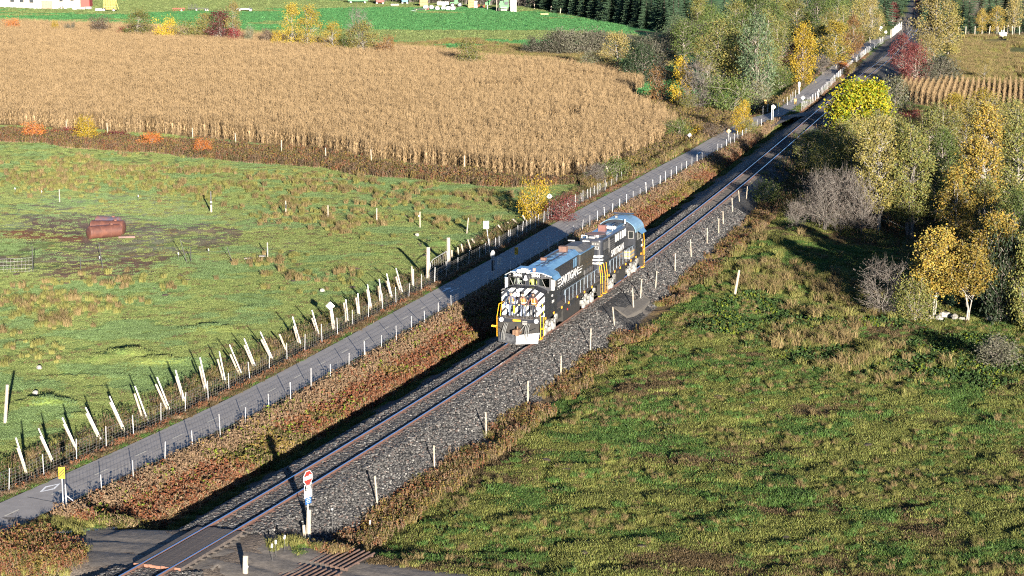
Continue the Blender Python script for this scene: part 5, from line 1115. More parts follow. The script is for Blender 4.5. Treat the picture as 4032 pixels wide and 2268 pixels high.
LM = dict(
 gold=leafmat('golden birch leaves',[(0.345, 0.23, 0.034), (0.414, 0.287, 0.04), (0.276, 0.161, 0.04), (0.172, 0.161, 0.034), (0.391, 0.299, 0.069), (0.127, 0.127, 0.034)]),
 yellow=leafmat('yellow birch leaves',[(.36,.25,.03),(.28,.21,.03),(.40,.29,.04),(.19,.18,.03)]),
 pale=leafmat('pale yellow leaves',[(0.374, 0.286, 0.088), (0.286, 0.231, 0.066), (0.33, 0.264, 0.11), (0.198, 0.176, 0.055)]),
 olive=leafmat('olive autumn leaves',[(0.15, 0.17, 0.045), (0.19, 0.19, 0.05), (0.11, 0.14, 0.04), (0.25, 0.2, 0.05), (0.09, 0.12, 0.035)]),
 ochre=leafmat('ochre birch leaves',[(0.27, 0.23, 0.065), (0.21, 0.19, 0.06), (0.33, 0.26, 0.06), (0.15, 0.16, 0.045), (0.27, 0.2, 0.07)]),
 green=leafmat('dull green leaves',[(0.08, 0.123, 0.029), (0.109, 0.152, 0.032), (0.065, 0.102, 0.029), (0.145, 0.167, 0.036)]),
 blueg=leafmat('blue green poplar leaves',[(0.08, 0.123, 0.058), (0.102, 0.145, 0.072), (0.058, 0.099, 0.051), (0.131, 0.16, 0.072)]),
 maple=leafmat('bright yellow green maple leaves',[(.42,.36,.012),(.50,.42,.015),(.24,.30,.015),(.09,.18,.012),(.46,.33,.02),(.16,.25,.015)]),
 ymaple=leafmat('yellow maple leaves',[(.50,.34,.02),(.42,.26,.02),(.55,.38,.03),(.30,.25,.03)]),
 rust=leafmat('rusty leaves',[(0.204, 0.102, 0.042), (0.156, 0.084, 0.036), (0.252, 0.132, 0.036), (0.12, 0.078, 0.036)]),
 red=leafmat('dull red leaves',[(.17,.040,.038),(.12,.032,.033),(.21,.055,.045),(.085,.03,.03)]),
 crimson=leafmat('crimson leaves',[(.24,.022,.035),(.17,.02,.03),(.30,.035,.04),(.10,.02,.025)]),
 orange=leafmat('orange leaves',[(.45,.14,.03),(.38,.10,.025),(.50,.20,.03),(.33,.09,.03)]),
 grey=leafmat('grey willow leaves',[(0.094, 0.094, 0.061), (0.121, 0.116, 0.077), (0.072, 0.072, 0.05), (0.143, 0.138, 0.094)]),
 silver=leafmat('silvery willow leaves',[(.15,.16,.10),(.19,.195,.13),(.11,.115,.06),(.16,.13,.045)]),
 brown=leafmat('brown dry leaves',[(0.12, 0.084, 0.054), (0.156, 0.102, 0.06), (0.084, 0.066, 0.048), (0.096, 0.072, 0.06)]),
 mauve=leafmat('mauve brown twigs and leaves',[(.11,.085,.075),(.085,.07,.062),(.14,.11,.09),(.07,.06,.05)]),
 spruce=leafmat('spruce needles',[(0.05, 0.098, 0.055), (0.066, 0.12, 0.062), (0.038, 0.075, 0.046), (0.085, 0.13, 0.065)],trans=.1),
 dark=leafmat('deep green leaves',[(0.026, 0.046, 0.019), (0.036, 0.06, 0.022), (0.022, 0.036, 0.018)]))
# a few meshes of each kind, built once at a nominal size: kind -> list of (trunk, crown), height, width
KIND = {}
def kindset(key, n, h, w, fn):
    KIND[key] = ([fn(hash_(key)+i*37, h, w/2) for i in range(n)], h, w)
def hash_(s): return sum(ord(c)*(i+3) for i,c in enumerate(s))
for k_,lm in (('birch_yellow','yellow'),('birch_pale','pale'),('birch_ochre','ochre'),('birch_gold','gold'),('birch_olive','olive')):
    kindset(k_, 3, 9., 5., lambda s,h,r,lm=lm: make_tree(s,h,r,.14,62,74,.22,pbark,LM[lm],stems=2 if s%2 else 1,tr=.11,spread=.35,shape='ovoid',clr=.20,twigs=1))
for k_,lm in (('tree_olive','olive'),('tree_green','green'),('tree_blueg','blueg'),('tree_rust','rust'),('tree_ymaple','ymaple'),('tree_red','red'),('tree_ochre','ochre'),('tree_brown','brown')):
    kindset(k_, 2, 10., 6.5, lambda s,h,r,lm=lm: make_tree(s,h,r,.06,80,72,.27,greybark,LM[lm],stems=1+s%3,tr=.16,spread=.4,shape='ovoid',clr=.20,twigs=1))
for k_,lm in (('bush_grey','grey'),('bush_silver','silver'),('bush_olive','olive'),('bush_green','green'),('bush_rust','rust'),('bush_crimson','crimson'),('bush_red','red'),('bush_orange','orange'),('bush_yellow','ymaple'),('bush_brown','brown'),('bush_maple','maple'),('bush_dark','dark')):
    kindset(k_, 2, 3.5, 4., lambda s,h,r,lm=lm: make_tree(s,h,r,.02,60,60,.18,greybark,LM[lm],stems=5,tr=.045,spread=.8,shape='spread',clr=.24,twigs=1,nseg=3))
kindset('bush_mauve', 3, 5., 4., lambda s,h,r: make_tree(s,h,r,.08,80,26,.15,palebark,LM['mauve'],stems=7,tr=.05,spread=.9,shape='spread',clr=.24,twigs=6,nseg=4))
kindset('bare_tree', 2, 6., 4., lambda s,h,r: make_tree(s,h,r,.25,46,5,.14,palebark,LM['brown'],stems=4,tr=.07,spread=.9,shape='spread',clr=.22,twigs=6,nseg=4,bare=.3))
kindset('spruce', 4, 15., 6., lambda s,h,r: make_spruce(s,h,r,dkbark,LM['spruce'],30,.62))
TREES = []
def tree(kind, name, cat, x, yb, yt, w, label, group=None, up=0., k=1.56522, dy=0., var=None):
    """x, yb: foot of the plant in the photo, yt: its top, w: its width there"""
    x *= k; yb *= k; yt *= k; w *= k
    if up: gx,gy = G0(x,yb,up); gy += 2.5; g = Vector((gx*gy/(gy-2.5),gy,T1(gx,gy)))
    else: g = G(x,yb)
    if dy: f = (g.y+dy)/g.y; g = Vector((g.x*f,g.y+dy,0)); g.z = T1(g.x,g.y)
    h = max(.6, at_depth(x,yt,g.y).z-g.z); ww = max(.5, w/pxm(g.y)); ms,h0,w0 = KIND[kind]; t,c = ms[(len(TREES) if var is None else var)%len(ms)]
    r = thing(name, label, cat, g, random.uniform(0,6.28), group); sx = ww/w0; sz = h/h0
    for nm,me in (('trunk',t),('crown',c)):
        o = link(nm, me, r); o.scale = (sx,sx,sz)
    TREES.append(r); return r
HG = 'shrubs and trees in the hedge behind the dry corn'
for a in [('bush_orange','small_shrub','shrub',30,66,48,30,'small orange red bush behind the corn at the left edge'),
 ('bush_yellow','small_shrub','shrub',141,68,56,20,'small yellow bush, second from the left behind the corn'),
 ('bush_grey','small_shrub','shrub',172,70,60,24,'small grey brown bush between a yellow and a maroon one'),
 ('bush_brown','shrub','shrub',248,74,46,46,'slanting maroon brown shrub behind the corn, left of the tall green one'),
 ('bush_crimson','small_shrub','shrub',310,79,70,30,'low dark red bush at the foot of the green and orange bush'),
 ('tree_olive','round_tree','tree',345,81,26,74,'big bush, green below and orange on top, behind the corn'),
 ('bush_yellow','shrub','shrub',418,86,50,48,'round bright yellow bush behind the corn'),
 ('bush_olive','shrub','shrub',480,88,58,62,'wide olive brown bush left of the crimson one'),
 ('tree_ochre','round_tree','tree',520,88,36,58,'olive brown bush leaning on the crimson bush'),
 ('tree_red','round_tree','tree',558,92,28,68,'large crimson bush behind the corn'),
 ('birch_pale','birch_tree','tree',590,93,10,44,'thin pale yellow birch rising behind the crimson bush'),
 ('bush_crimson','small_shrub','shrub',592,95,74,30,'small crimson shrub at the foot of the pale birch'),
 ('bush_silver','small_shrub','shrub',628,97,72,26,'pale yellow green sapling behind the corn'),
 ('bush_brown','shrub','shrub',670,101,78,32,'dark brown shrub left of the tall yellow birches'),
 ('bush_yellow','shrub','shrub',697,106,80,28,'bright yellow shrub touching the tall yellow birches'),
 ('birch_yellow','birch_tree','tree',735,108,14,62,'left half of the tall yellow birch clump with white stems'),
 ('birch_yellow','birch_tree','tree',778,110,16,60,'right half of the tall yellow birch clump with a slanting stem'),
 ('birch_yellow','birch_tree','tree',838,116,56,52,'smaller yellow birch between the tall clump and the half bare one'),
 ('bush_green','shrub','shrub',880,120,88,40,'green shrub between two birches behind the corn'),
 ('bare_tree','half_bare_birch','tree',905,120,22,62,'half bare birch with white branches behind the corn'),
 ('birch_ochre','birch_tree','tree',912,121,52,74,'yellow green leafy lower part around the half bare birch'),
 ('bush_rust','shrub','shrub',966,127,94,42,'rust brown bush at the right end of the birches'),
 ('bush_olive','shrub','shrub',1187,153,106,62,'lone round olive yellow bush at the far edge of the corn')]:
    tree(*a, group=HG, up=2.2)
WG = 'grey willow thicket beyond the corn'
for x,yb,yt,w in [(1338,138,112,48),(1368,140,96,64),(1402,142,86,70),(1440,142,78,78),(1478,140,80,70),(1516,140,84,66),(1420,128,82,60),(1500,128,84,60),(1560,130,88,70),(1605,140,92,70),(1650,140,90,60),(1690,120,78,60)]:
    tree('bush_grey','willow_shrub','shrub',x,yb,yt,w,'grey olive willow shrub in the thicket beyond the corn',WG)
for a in [('bush_silver','willow_shrub','shrub',1487,186,134,62,'round silvery willow at the far corner of the corn'),
 ('birch_pale','birch_tree','tree',1551,192,82,72,'tan yellow birch with white trunk between the silvery willow and dark bushes'),
 ('bush_dark','dark_shrub','shrub',1612,212,120,80,'dark green shrub right of the tan birch, nearer one'),
 ('bush_grey','dark_shrub','shrub',1648,205,118,84,'grey shrub half in shade behind the dark green shrub'),
 ('bush_dark','dark_shrub','shrub',1610,180,108,70,'dark green shrub behind the tan birch'),
 ('bush_grey','willow_shrub','shrub',1742,122,58,92,'tall grey willow in front of the spruce wood'),
 ('bush_rust','shrub','shrub',1668,266,178,62,'rust and brown bush at the corner of the corn clearing'),
 ('tree_ymaple','autumn_tree','tree',1718,278,152,58,'golden yellow tree left of the bare stemmed one'),
 ('bush_mauve','bare_tree','tree',1758,282,160,84,'nearly bare tree with pale forked stems beside the golden tree'),
 ('bush_green','shrub','shrub',1790,282,205,60,'green shrub right of the pale forked stems'),
 ('bush_green','shrub','shrub',1838,290,205,90,'wide green shrub above the path bend'),
 ('bush_silver','willow_shrub','shrub',1902,284,212,90,'grey green willow left of the far crossing'),
 ('bush_olive','shrub','shrub',1732,284,240,40,'low yellow green shrub at the foot of the golden tree'),
 ('tree_olive','autumn_tree','tree',1812,235,58,104,'large olive tree with ochre patches behind the bare stemmed tree'),
 ('tree_ochre','autumn_tree','tree',1868,240,90,90,'ochre brown tree between the olive tree and the poplar'),
 ('tree_blueg','poplar_tree','tree',1908,250,40,92,'tall blue green poplar left of the dark red tree'),
 ('tree_red','autumn_tree','tree',1998,215,108,62,'dark red brown tree beside the yellow maple'),
 ('tree_ymaple','autumn_tree','tree',2022,215,66,72,'bright yellow maple left of the path, behind the dark red tree'),
 ('bush_green','shrub','shrub',1965,225,178,70,'green shrub above the small far fence'),
 ('birch_yellow','birch_tree','tree',2102,172,58,80,'yellow birch with white trunk beside the distant path'),
 ('tree_rust','autumn_tree','tree',2146,146,40,52,'rust red tree right of the yellow birch by the path'),
 ('bush_mauve','bare_tree','tree',2075,190,140,46,'grey leafless shrub between the maple and the yellow birch'),
 ('bush_orange','small_shrub','shrub',2120,182,158,30,'orange red low shrub on the distant path bank'),
 ('birch_pale','birch_tree','tree',2188,108,0,56,'pale yellow tree left of the dark track cutting'),
 ('tree_olive','autumn_tree','tree',2212,98,24,40,'olive tree at the left edge of the dark track cutting'),
 ('tree_red','autumn_tree','tree',2246,62,8,40,'red tree at the mouth of the dark track cutting'),
 ('tree_red','autumn_tree','tree',2312,48,-6,34,'vivid red tree deep in the wood right of the track'),
 ('birch_pale','birch_tree','tree',2348,150,-20,110,'big pale yellow birch with white stems right of the distant track'),
 ('birch_ochre','birch_tree','tree',2385,146,10,74,'ochre birch joined to the big pale birch on its right'),
 ('birch_pale','birch_tree','tree',2330,186,90,60,'pale birch in front of the big one, right of the red bush'),
 ('bare_tree','dead_shrub','shrub',2278,112,45,44,'bleached leafless shrub standing over the distant track'),
 ('tree_red','red_bush','shrub',2272,190,90,66,'dull red bush hiding the distant track, upper part'),
 ('tree_red','red_bush','shrub',2300,225,112,66,'dull red bush right of the distant track, lower part'),
 ('bush_grey','willow_shrub','shrub',2366,214,146,94,'grey olive thicket beyond the right hand corn'),
 ('bush_silver','willow_shrub','shrub',2248,292,204,78,'silvery green willow between the maple and the right hand corn'),
 ('bush_grey','willow_shrub','shrub',2330,225,160,60,'grey shrub beside the dull red bush'),
 ('birch_pale','birch_tree','tree',2476,208,148,40,'slender pale birch alone in the right hand field'),
 ('tree_ymaple','young_maple','tree',1866,340,256,48,'small golden maple leaning over the path bend'),
 ('bush_olive','shrub','shrub',1890,345,305,46,'olive shrub at the foot of the small golden maple'),
 ('bush_yellow','yellow_bush','shrub',1346,556,460,72,'tall bright yellow bush by the white diamond sign at the ditch'),
 ('bush_red','red_bush','shrub',1412,556,496,66,'red bush behind the white diamond sign at the ditch'),
 ('bush_green','green_bush','shrub',1546,462,404,78,'fresh green bush behind the two leaning posts'),
 ('bush_mauve','bare_bush','shrub',1492,468,414,56,'dark leafless bush at the corner of the corn'),
 ('bush_yellow','yellow_bush','shrub',1752,356,320,46,'yellow shrub behind the white diamond sign at the path bend'),
 ('bush_green','shrub','shrub',1700,350,305,60,'blue green shrub at the tip of the corn'),
 ('bush_brown','shrub','shrub',1790,345,312,60,'grey brown weeds on the bank left of the path bend'),
 ('bush_yellow','yellow_bush','shrub',222,356,300,54,'yellow bush in the strip along the corn, second from the left'),
 ('bush_orange','orange_bush','shrub',86,350,310,50,'orange bush in the strip along the corn at the left'),
 ('bush_crimson','red_bush','shrub',176,344,322,56,'low crimson bush in the strip along the corn left of the yellow one'),
 ('bush_crimson','red_bush','shrub',290,348,330,60,'low crimson shrubs in the strip right of the yellow bush'),
 ('bush_orange','orange_bush','shrub',378,372,336,50,'orange brown bush in the strip along the corn, middle'),
 ('bush_orange','orange_bush','shrub',512,390,350,36,'orange bush at the right end of the strip along the corn'),
 ('bush_mauve','bare_bush','shrub',2218,795,664,104,'nearly bare bush with pale upright stems at the edge of the shade'),
 ('bush_olive','shrub','shrub',2300,806,706,90,'olive shrub left of the white stemmed birch'),
 ('bare_tree','bare_sapling','tree',2110,590,540,40,'small bare shrub in the shaded hollow'),
 ('bush_grey','shrub','shrub',2510,920,850,110,'grey brown weed bush at the right edge of the near pasture'),
 ('bush_green','shrub','shrub',1930,520,462,60,'green and grey bush at the top of the right fence'),
 ('bush_green','shrub','shrub',2065,405,330,80,'dark shrub on the ballast shoulder below the yellow maple'),
 ('bush_orange','shrub','shrub',2195,345,292,80,'orange yellow shrub under the bright maple'),
 ('bush_crimson','red_bush','shrub',2285,296,276,50,'low scarlet shrub at the edge of the right hand corn')]:
    tree(*a)
# the woods: alike trees standing together
def grp(lst, kind, name, label, group, **k):
    for x,yb,yt,w in lst: tree(random.choice(kind), name, 'tree', x,yb,yt,w,label,group,**k)
SP = [(1345+i*22+random.uniform(-6,6), 18+i*22*.185+random.uniform(-2,2)) for i in range(17)]
grp([(x,yb+2,yb-random.uniform(105,140),random.uniform(48,64)) for x,yb in SP],['spruce'],'spruce_tree','tall dark spruce in the front row of the spruce wood','spruces in the wood beyond the green field')
grp([(x+12,yb-8,yb-8-random.uniform(110,140),random.uniform(48,62)) for x,yb in SP],['spruce'],'spruce_tree','tall dark spruce behind the front row of the spruce wood','spruces in the wood beyond the green field, back rows')
grp([(1700+i*24+random.uniform(-8,8), 78-abs(i-4)*4+random.uniform(-10,10), -60+random.uniform(-20,20), random.uniform(50,64)) for i in range(11)],['spruce'],'spruce_tree','dark spruce standing among the mixed autumn trees','spruces among the mixed trees')
grp([(1780,200,90,80),(1840,190,70,84),(1890,200,80,80),(1940,215,110,70),(1960,170,60,80),(2060,170,60,70),(2120,130,20,66),(2170,100,-10,60),(1800,150,40,80),(1870,150,30,84),(1930,150,30,80),(1720,150,50,80),(1760,110,20,70),(1700,120,40,70),(1790,120,15,66),(1846,110,0,70),(1950,120,10,70),(2005,110,-5,70),(2060,110,-10,70),(2105,80,-20,70),(2150,75,-30,66),(1900,90,-20,80),(1960,70,-40,80),(2030,60,-50,80),(2200,50,-50,60),(1760,70,-10,60),(2085,130,30,60),(2040,165,70,50)],['tree_olive','tree_green','tree_green','tree_blueg','tree_olive','birch_ochre'],'autumn_tree','mixed autumn tree in the wood left of the distant path','mixed trees of the wood left of the path')
grp([(2395+i*22+random.uniform(-5,5), 84+random.uniform(-6,2), -50+random.uniform(-20,20), random.uniform(46,60)) for i in range(10)],['spruce'],'spruce_tree','dark spruce at the edge of the right hand field','spruces behind the right hand field')
grp([(2440,84,10,44),(2505,86,18,44),(2550,84,-10,44),(2470,86,25,34)],['birch_gold','birch_pale','bush_mauve'],'autumn_tree','thin autumn tree in front of the right hand spruces','thin trees along the right hand field')
for x,yb in [(2222,66),(2232,52),(2242,40),(2250,26),(2258,12),(2338,74),(2344,58),(2350,42),(2354,26),(2358,12),(2372,60),(2270,-6),(2300,-10),(2335,-8)]: tree('spruce','spruce_tree','tree',x+random.uniform(-3,3),yb,-120,64,'dark spruce shading the cutting where the track vanishes','spruces over the track cutting')
RW = 'birches and willows in the wet wood right of the track'
grp([(2120,520,318,86),(2165,470,296,92),(2075,470,395,60),(2240,440,292,86),(2270,500,300,90),(2330,480,285,96),(2030,430,340,70),(2060,460,370,80),(2110,440,310,80),(2150,420,300,80),(2090,505,340,90),(2140,530,345,90),(2190,520,318,92),(2215,470,300,90),(2190,440,285,84),(2050,400,330,70)],['birch_olive','tree_olive','birch_ochre'],'birch_tree','olive autumn birch in the middle of the wet wood',RW)
grp([(2360,430,262,92),(2430,420,252,96),(2500,400,250,96),(2560,430,262,96),(2400,350,240,80),(2470,345,225,80),(2545,370,250,80)],['birch_ochre','birch_yellow','birch_olive'],'birch_tree','yellow green birch at the back of the wet wood','birches at the back of the wet wood')
grp([(2350,560,400,90),(2370,520,330,90),(2520,560,390,96),(2580,560,330,100),(2470,610,450,90),(2560,650,480,96),(2390,610,440,80),(2590,740,540,96),(2545,806,590,96),(2480,770,610,90),(2590,830,600,100),(2515,812,600,80),(2570,770,560,90)],['tree_green','bush_dark','tree_olive'],'green_tree','deep green tree in the shade of the right hand wood','green trees in the shade of the right hand wood')
grp([(2040,560,445,76),(2080,580,430,84),(2125,575,440,84),(2165,590,455,84),(2010,575,510,50),(2195,560,480,70)],['bush_mauve'],'bare_shrub','mauve grey leafless shrub at the left edge of the wet wood','leafless shrubs at the left edge of the wet wood')
# prominent single trees, each with its own mesh
def hero(name, label, x, yb, yt, w, **k):
    g = G(x*1.56522,yb*1.56522); h = at_depth(x*1.56522,yt*1.56522,g.y).z-g.z; r_ = w*1.56522/pxm(g.y)/2
    t,c = make_tree(hash_(label), h, r_, **k); r = thing(name, label, 'tree', g); link('trunk', t, r); link('crown', c, r); return r
hero('maple_tree','bright yellow green maple standing beside the track at the far crossing',2164,348,212,156,cb=.08,ncl=150,npc=80,ls=.34,trunk_m=greybark,leaf_m=LM['maple'],stems=3,tr=.16,spread=.4,shape='spread',clr=.15)
hero('birch_tree','golden birch with three white stems at the edge of the near pasture',2432,808,626,122,cb=.42,ncl=90,npc=150,ls=.155,trunk_m=birchbark,leaf_m=LM['gold'],stems=3,tr=.075,spread=.5,shape='ovoid',clr=.17,twigs=2)
hero('birch_tree','golden birch left of the white stemmed one, behind the olive shrub',2346,800,582,124,cb=.35,ncl=90,npc=140,ls=.155,trunk_m=birchbark,leaf_m=LM['gold'],stems=2,tr=.07,spread=.5,shape='ovoid',clr=.18,twigs=2)
hero('birch_tree','golden birch behind the white stemmed one at the right edge',2508,790,545,118,cb=.38,ncl=90,npc=140,ls=.155,trunk_m=birchbark,leaf_m=LM['gold'],stems=2,tr=.075,spread=.45,shape='ovoid',clr=.18,twigs=2)
hero('birch_tree','tall golden birch with a long white trunk in the right hand wood',2466,600,262,96,cb=.28,ncl=120,npc=110,ls=.19,trunk_m=birchbark,leaf_m=LM['gold'],stems=2,tr=.15,spread=.25,shape='ovoid',clr=.17,twigs=2)
hero('birch_tree','olive birch with a forked pale trunk over the leaf litter',2212,588,306,124,cb=.22,ncl=130,npc=110,ls=.175,trunk_m=birchbark,leaf_m=LM['ochre'],stems=2,tr=.17,spread=.5,shape='ovoid',clr=.17,twigs=3)
hero('willow_tree','many stemmed olive tree with pale trunks at the front of the wet wood',2290,604,330,112,cb=.2,ncl=120,npc=110,ls=.175,trunk_m=palebark,leaf_m=LM['olive'],stems=5,tr=.13,spread=.5,shape='ovoid',clr=.17,twigs=3)
hero('birch_tree','olive green birch with bare white limbs at the right edge',2552,600,288,110,cb=.25,ncl=120,npc=110,ls=.18,trunk_m=birchbark,leaf_m=LM['olive'],stems=1,tr=.17,spread=.3,shape='ovoid',clr=.17,twigs=3)
hero('birch_tree','orange tinted birch in front of the tall golden one',2404,620,430,86,cb=.1,ncl=80,npc=110,ls=.18,trunk_m=birchbark,leaf_m=LM['gold'],stems=2,tr=.12,spread=.3,shape='ovoid',clr=.2,twigs=2)
tree('spruce','spruce_tree','tree',2408,770,610,46,'small dark spruce between two golden birches'); tree('spruce','spruce_tree','tree',2580,820,610,60,'dark spruce at the right edge beside the golden birches')
# trees that stand just outside the frame, right: they shade the hollow
for x,y,h in [(41,143,8.5),(45,152,8.5),(50,160,8.5),(54,150,9),(42,137,8),(47,141,9),(46,147,8.5),(51,136,9),(62,150,9),(68,158,10),(60,166,9),(74,172,10),(66,182,9),(80,190,10),(56,142,9),(72,145,9)]:
    ms,h0,w0 = KIND['tree_green']; t,c = ms[0]; r = thing('green_tree','green tree of the right hand wood, mostly outside the frame','tree',(x,y,T1(x,y)),random.uniform(0,6),'trees of the wood beyond the right edge')
    for nm,me in (('trunk',t),('crown',c)): o = link(nm, me, r); o.scale = (h/h0*1.15,h/h0*1.15,h/h0)
# stones under the golden birches
stm = mat('pale field stone', (.24,.23,.205), .8, col2=(.15,.14,.12), scale=3, bump=.3)
for i,(a,b,s) in enumerate([(3510,1238,.5),(3572,1244,.45),(3600,1247,.4),(3668,1258,.5),(3695,1262,.6),(3720,1252,.7),(3758,1256,.55),(3790,1262,.4),(3900,1262,.5),(3962,1262,.5),(4005,1272,.4),(3640,1374,.28),(3680,1392,.35)]):
    g = G(a,b); rng = np.random.default_rng(900+i); mb_ = MB().ball((0,0,.3*s),.6*s,8,5,sc=(1.3,.9,.65)); mb_.v = [(v[0]*rng.uniform(.8,1.2),v[1]*rng.uniform(.8,1.2),v[2]*rng.uniform(.85,1.1)) for v in mb_.v]
    o = mb_.build('field_stone', stm, None, loc=g); o.rotation_euler = (0,0,i*1.3)
    tag(o, 'pale field stone in the line under the golden birches' if i < 11 else ('pale stone alone in the near pasture, '+('smaller' if i == 11 else 'larger')), 'stone', 'field stones below the golden birches' if i < 11 else None)
# fallen pale trunks on the leaf litter
for (a,b),(c,d),lab in [((3455,880),(3560,905),'fallen pale branch lying on the brown leaf litter'),((3618,860),(3650,858),'short broken white branch sticking out at the edge of the wood')]:
    p = G(a,b); q = G(c,d); r = thing('fallen_branch', lab, 'branch', p); mb_ = MB().path([Vector((0,0,.35)),(q-p)*.5+Vector((0,0,.5)),q-p+Vector((0,0,.2))],[.10,.07,.04],6); mb_.path([(q-p)*.4+Vector((0,0,.45)),(q-p)*.6+Vector((-.4,.9,1.0))],[.05,.02],5); mb_.build('wood', birchbark, r)
# ------------------------------------------------------------------ rusty tanks in the left pasture
rustt = mat('rusty red tank steel', (.105,.042,.028), .5, col2=(.055,.024,.02), scale=1.6, bump=.1, detail=9); rustd = mat('weathered tank steel with sky tint', (.05,.055,.085), .45, col2=(.12,.06,.05), scale=1.2, detail=8)  # blue of the back tank is sky reflection put into its colour
def tank(A, B_, r, label, m=None):
    A = Vector(A); B_ = Vector(B_); t = thing('steel_tank', label, 'tank', A, 0, 'rusty tanks lying in the pasture'); d = B_-A; u = d.normalized(); z = Vector((0,0,r*.94)); b = MB()
    b.tube(z, d+z, r, r, 28, cap=False); b.build('shell', m or rustt, t, smooth=True)
    for p,s in ((z,-1),(d+z,1)):
        e = MB(); prev = None
        for k in range(3): e.tube(p+u*s*(.05*k), p+u*s*(.05*(k+1)), r*(1,.93,.72)[k], r*(.93,.72,.01)[k], 28, cap=False)
        e.build('end_cap', m or rustt, t, smooth=True)
    for k in (.02,.34,.66,.98): MB().tube(z+d*(k-.004), z+d*(k+.004), r*1.012, r*1.012, 28).build('weld_band', mat('dark rust',(.13,.055,.04),.8,scale=6), t)
    MB().tube(z+d*.75+Vector((0,0,r*.9)), z+d*.75+Vector((0,0,r+.10)), .16,.16,10).build('manhole', mat('dark rust',(.13,.055,.04)), t)
    return t
tank(G(352,940), G(470,930), .60, 'rusty red tank lying in front of the other two')
tank(G(364,921), G(487,922), .66, 'rusty tank in the middle, longest of the three')
tank(G(388,897), G(468,903), .60, 'dark bluish tank lying at the back of the three', rustd)
g = G(500,938); tag(MB().box((0,0,.12),(1.5,.35,.16),Matrix.Rotation(.1,3,'Z')).build('base_beam', rustt, None, loc=g), 'low rusty beam on the ground at the right of the tanks', 'beam')
for (a,b),lab in [((155,1455),'pale stone in the grass by the left pasture post'),((1643,930),'white bucket shaped lump in the pasture behind the gate posts'),((140,1555),'small pale blue grey stone below the lone tall post'),((985,1020),'dark plank lying in the pasture grass'),((1269,1150),'white lump in the grass behind the leaning posts')]:
    g = G(a,b); mb_ = MB()
    if 'plank' in lab: mb_.box((0,0,.06),(1.0,.25,.12),Matrix.Rotation(.2,3,'Z'))
    else: mb_.ball((0,0,.12),.2,7,5,sc=(1,.8,.9)); mb_.v = [(v[0]*random.uniform(.8,1.2),v[1]*random.uniform(.8,1.2),v[2]) for v in mb_.v]
    tag(mb_.build('plank' if 'plank' in lab else 'stone', woodg if 'plank' in lab else stm, None, loc=g), lab, 'plank' if 'plank' in lab else 'stone')
# meltwater in the ditch left of the path
wat = mat('standing ditch water', (.02,.03,.04), .04, col2=(.03,.04,.05), spec=.8)
for (a,b),w,h,lab in [((950,1495),1.6,.35,'ditch water glinting behind the leaning posts, nearer pool'),((925,1510),.9,.25,'ditch water glinting behind the leaning posts, small pool'),((1745,1062),1.5,.4,'ditch water behind the bent gate, nearest pool'),((1800,1035),1.2,.4,'ditch water behind the bent gate, middle pool'),((1865,1008),1.0,.3,'ditch water behind the bent gate, farthest pool'),((330,2095),2.2,.25,'puddle at the edge of the gravel road')]:
    g = G(a,b); n_ = 18; t = float(TP(g.y)) if b < 2000 else 1.3
    vs = [(w*math.cos(2*math.pi*i/n_)*random.uniform(.8,1.1), h*math.sin(2*math.pi*i/n_)*random.uniform(.7,1.2)) for i in range(n_)]
    mb_ = MB().add([(u*math.sin(t)+v*math.cos(t), u*math.cos(t)-v*math.sin(t), .10) for u,v in vs],[tuple(range(n_))])
    o = mb_.build('puddle', wat, None, loc=g); o['kind'] = 'structure'
# ------------------------------------------------------------------ the farmyard far behind
fw = mat('white farm cladding', (.36,.375,.39), .55, col2=(.30,.315,.33), scale=.8); fwin = mat('farm window dark', (.05,.055,.06), .2); redp = mat('red farm paint', (0.260,0.031,0.022), .6, col2=(0.186,0.025,0.019), scale=1.5); grnp = mat('green farm machine paint', (0.019,0.136,0.031), .5, col2=(0.015,0.105,0.025), scale=2); bluep = mat('blue wagon paint', (0.062,0.198,0.372), .6, scale=2); tyre = mat('black tyre', (.02,.02,.02), .8, scale=3); rimm = mat('pale wheel rim', (.55,.50,.35), .6, scale=3); conc = mat('pale concrete', (0.285,0.273,0.248), .85, col2=(0.223,0.211,0.192), scale=1.5); palm = mat('orange new lumber', (0.322,0.167,0.081), .8, col2=(0.248,0.124,0.062), scale=2); wrapm = mat('white bale wrap', (.42,.43,.43), .45, col2=(.33,.34,.34), scale=2); yelw = mat('faded yellow paint', (.40,.32,.09), .6, col2=(.32,.25,.08), scale=3); darkm = mat('dark machine iron', (.04,.04,.04), .6, scale=3)
def wheel(root, p, r, w=.25, ax='x', m=None):
    v = Vector((w/2,0,0)) if ax == 'x' else Vector((0,w/2,0)); p = Vector(p); o = MB().tube(p-v,p+v,r,r,16).build('wheel', tyre, root); MB().tube(p-v*1.06,p+v*1.06,r*.55,r*.55,12).build('rim', m or rimm, o); return o
A = G(-140,24); B2 = G(207,38.5); d = (B2-A); L_ = d.length; an = math.atan2(d.y,d.x)
br = thing('barn','long white clad barn cut off by the top left corner','barn',A,an)
MB().bx(0,L_,0,11,0,5.6).build('wall', fw, br)
b = MB(); k = 0
while k*.95 < L_: b.bx(k*.95,k*.95+.07,-.04,0,0,5.6); k += 1
o = b.build('cladding_rib', fw, br); o['kind'] = 'stuff'
MB().prism([(-.4,5.6),(5.5,8.2),(11.4,5.6),(11.4,5.8),(5.5,8.4),(-.4,5.8)], lambda a,c,t:(t,a,c), -.4, L_+.4).build('roof', mat('grey metal roof',(.30,.31,.32),.4,.3,scale=1), br)
def fx(px): return (G(px,30).x-A.x)/math.cos(an)
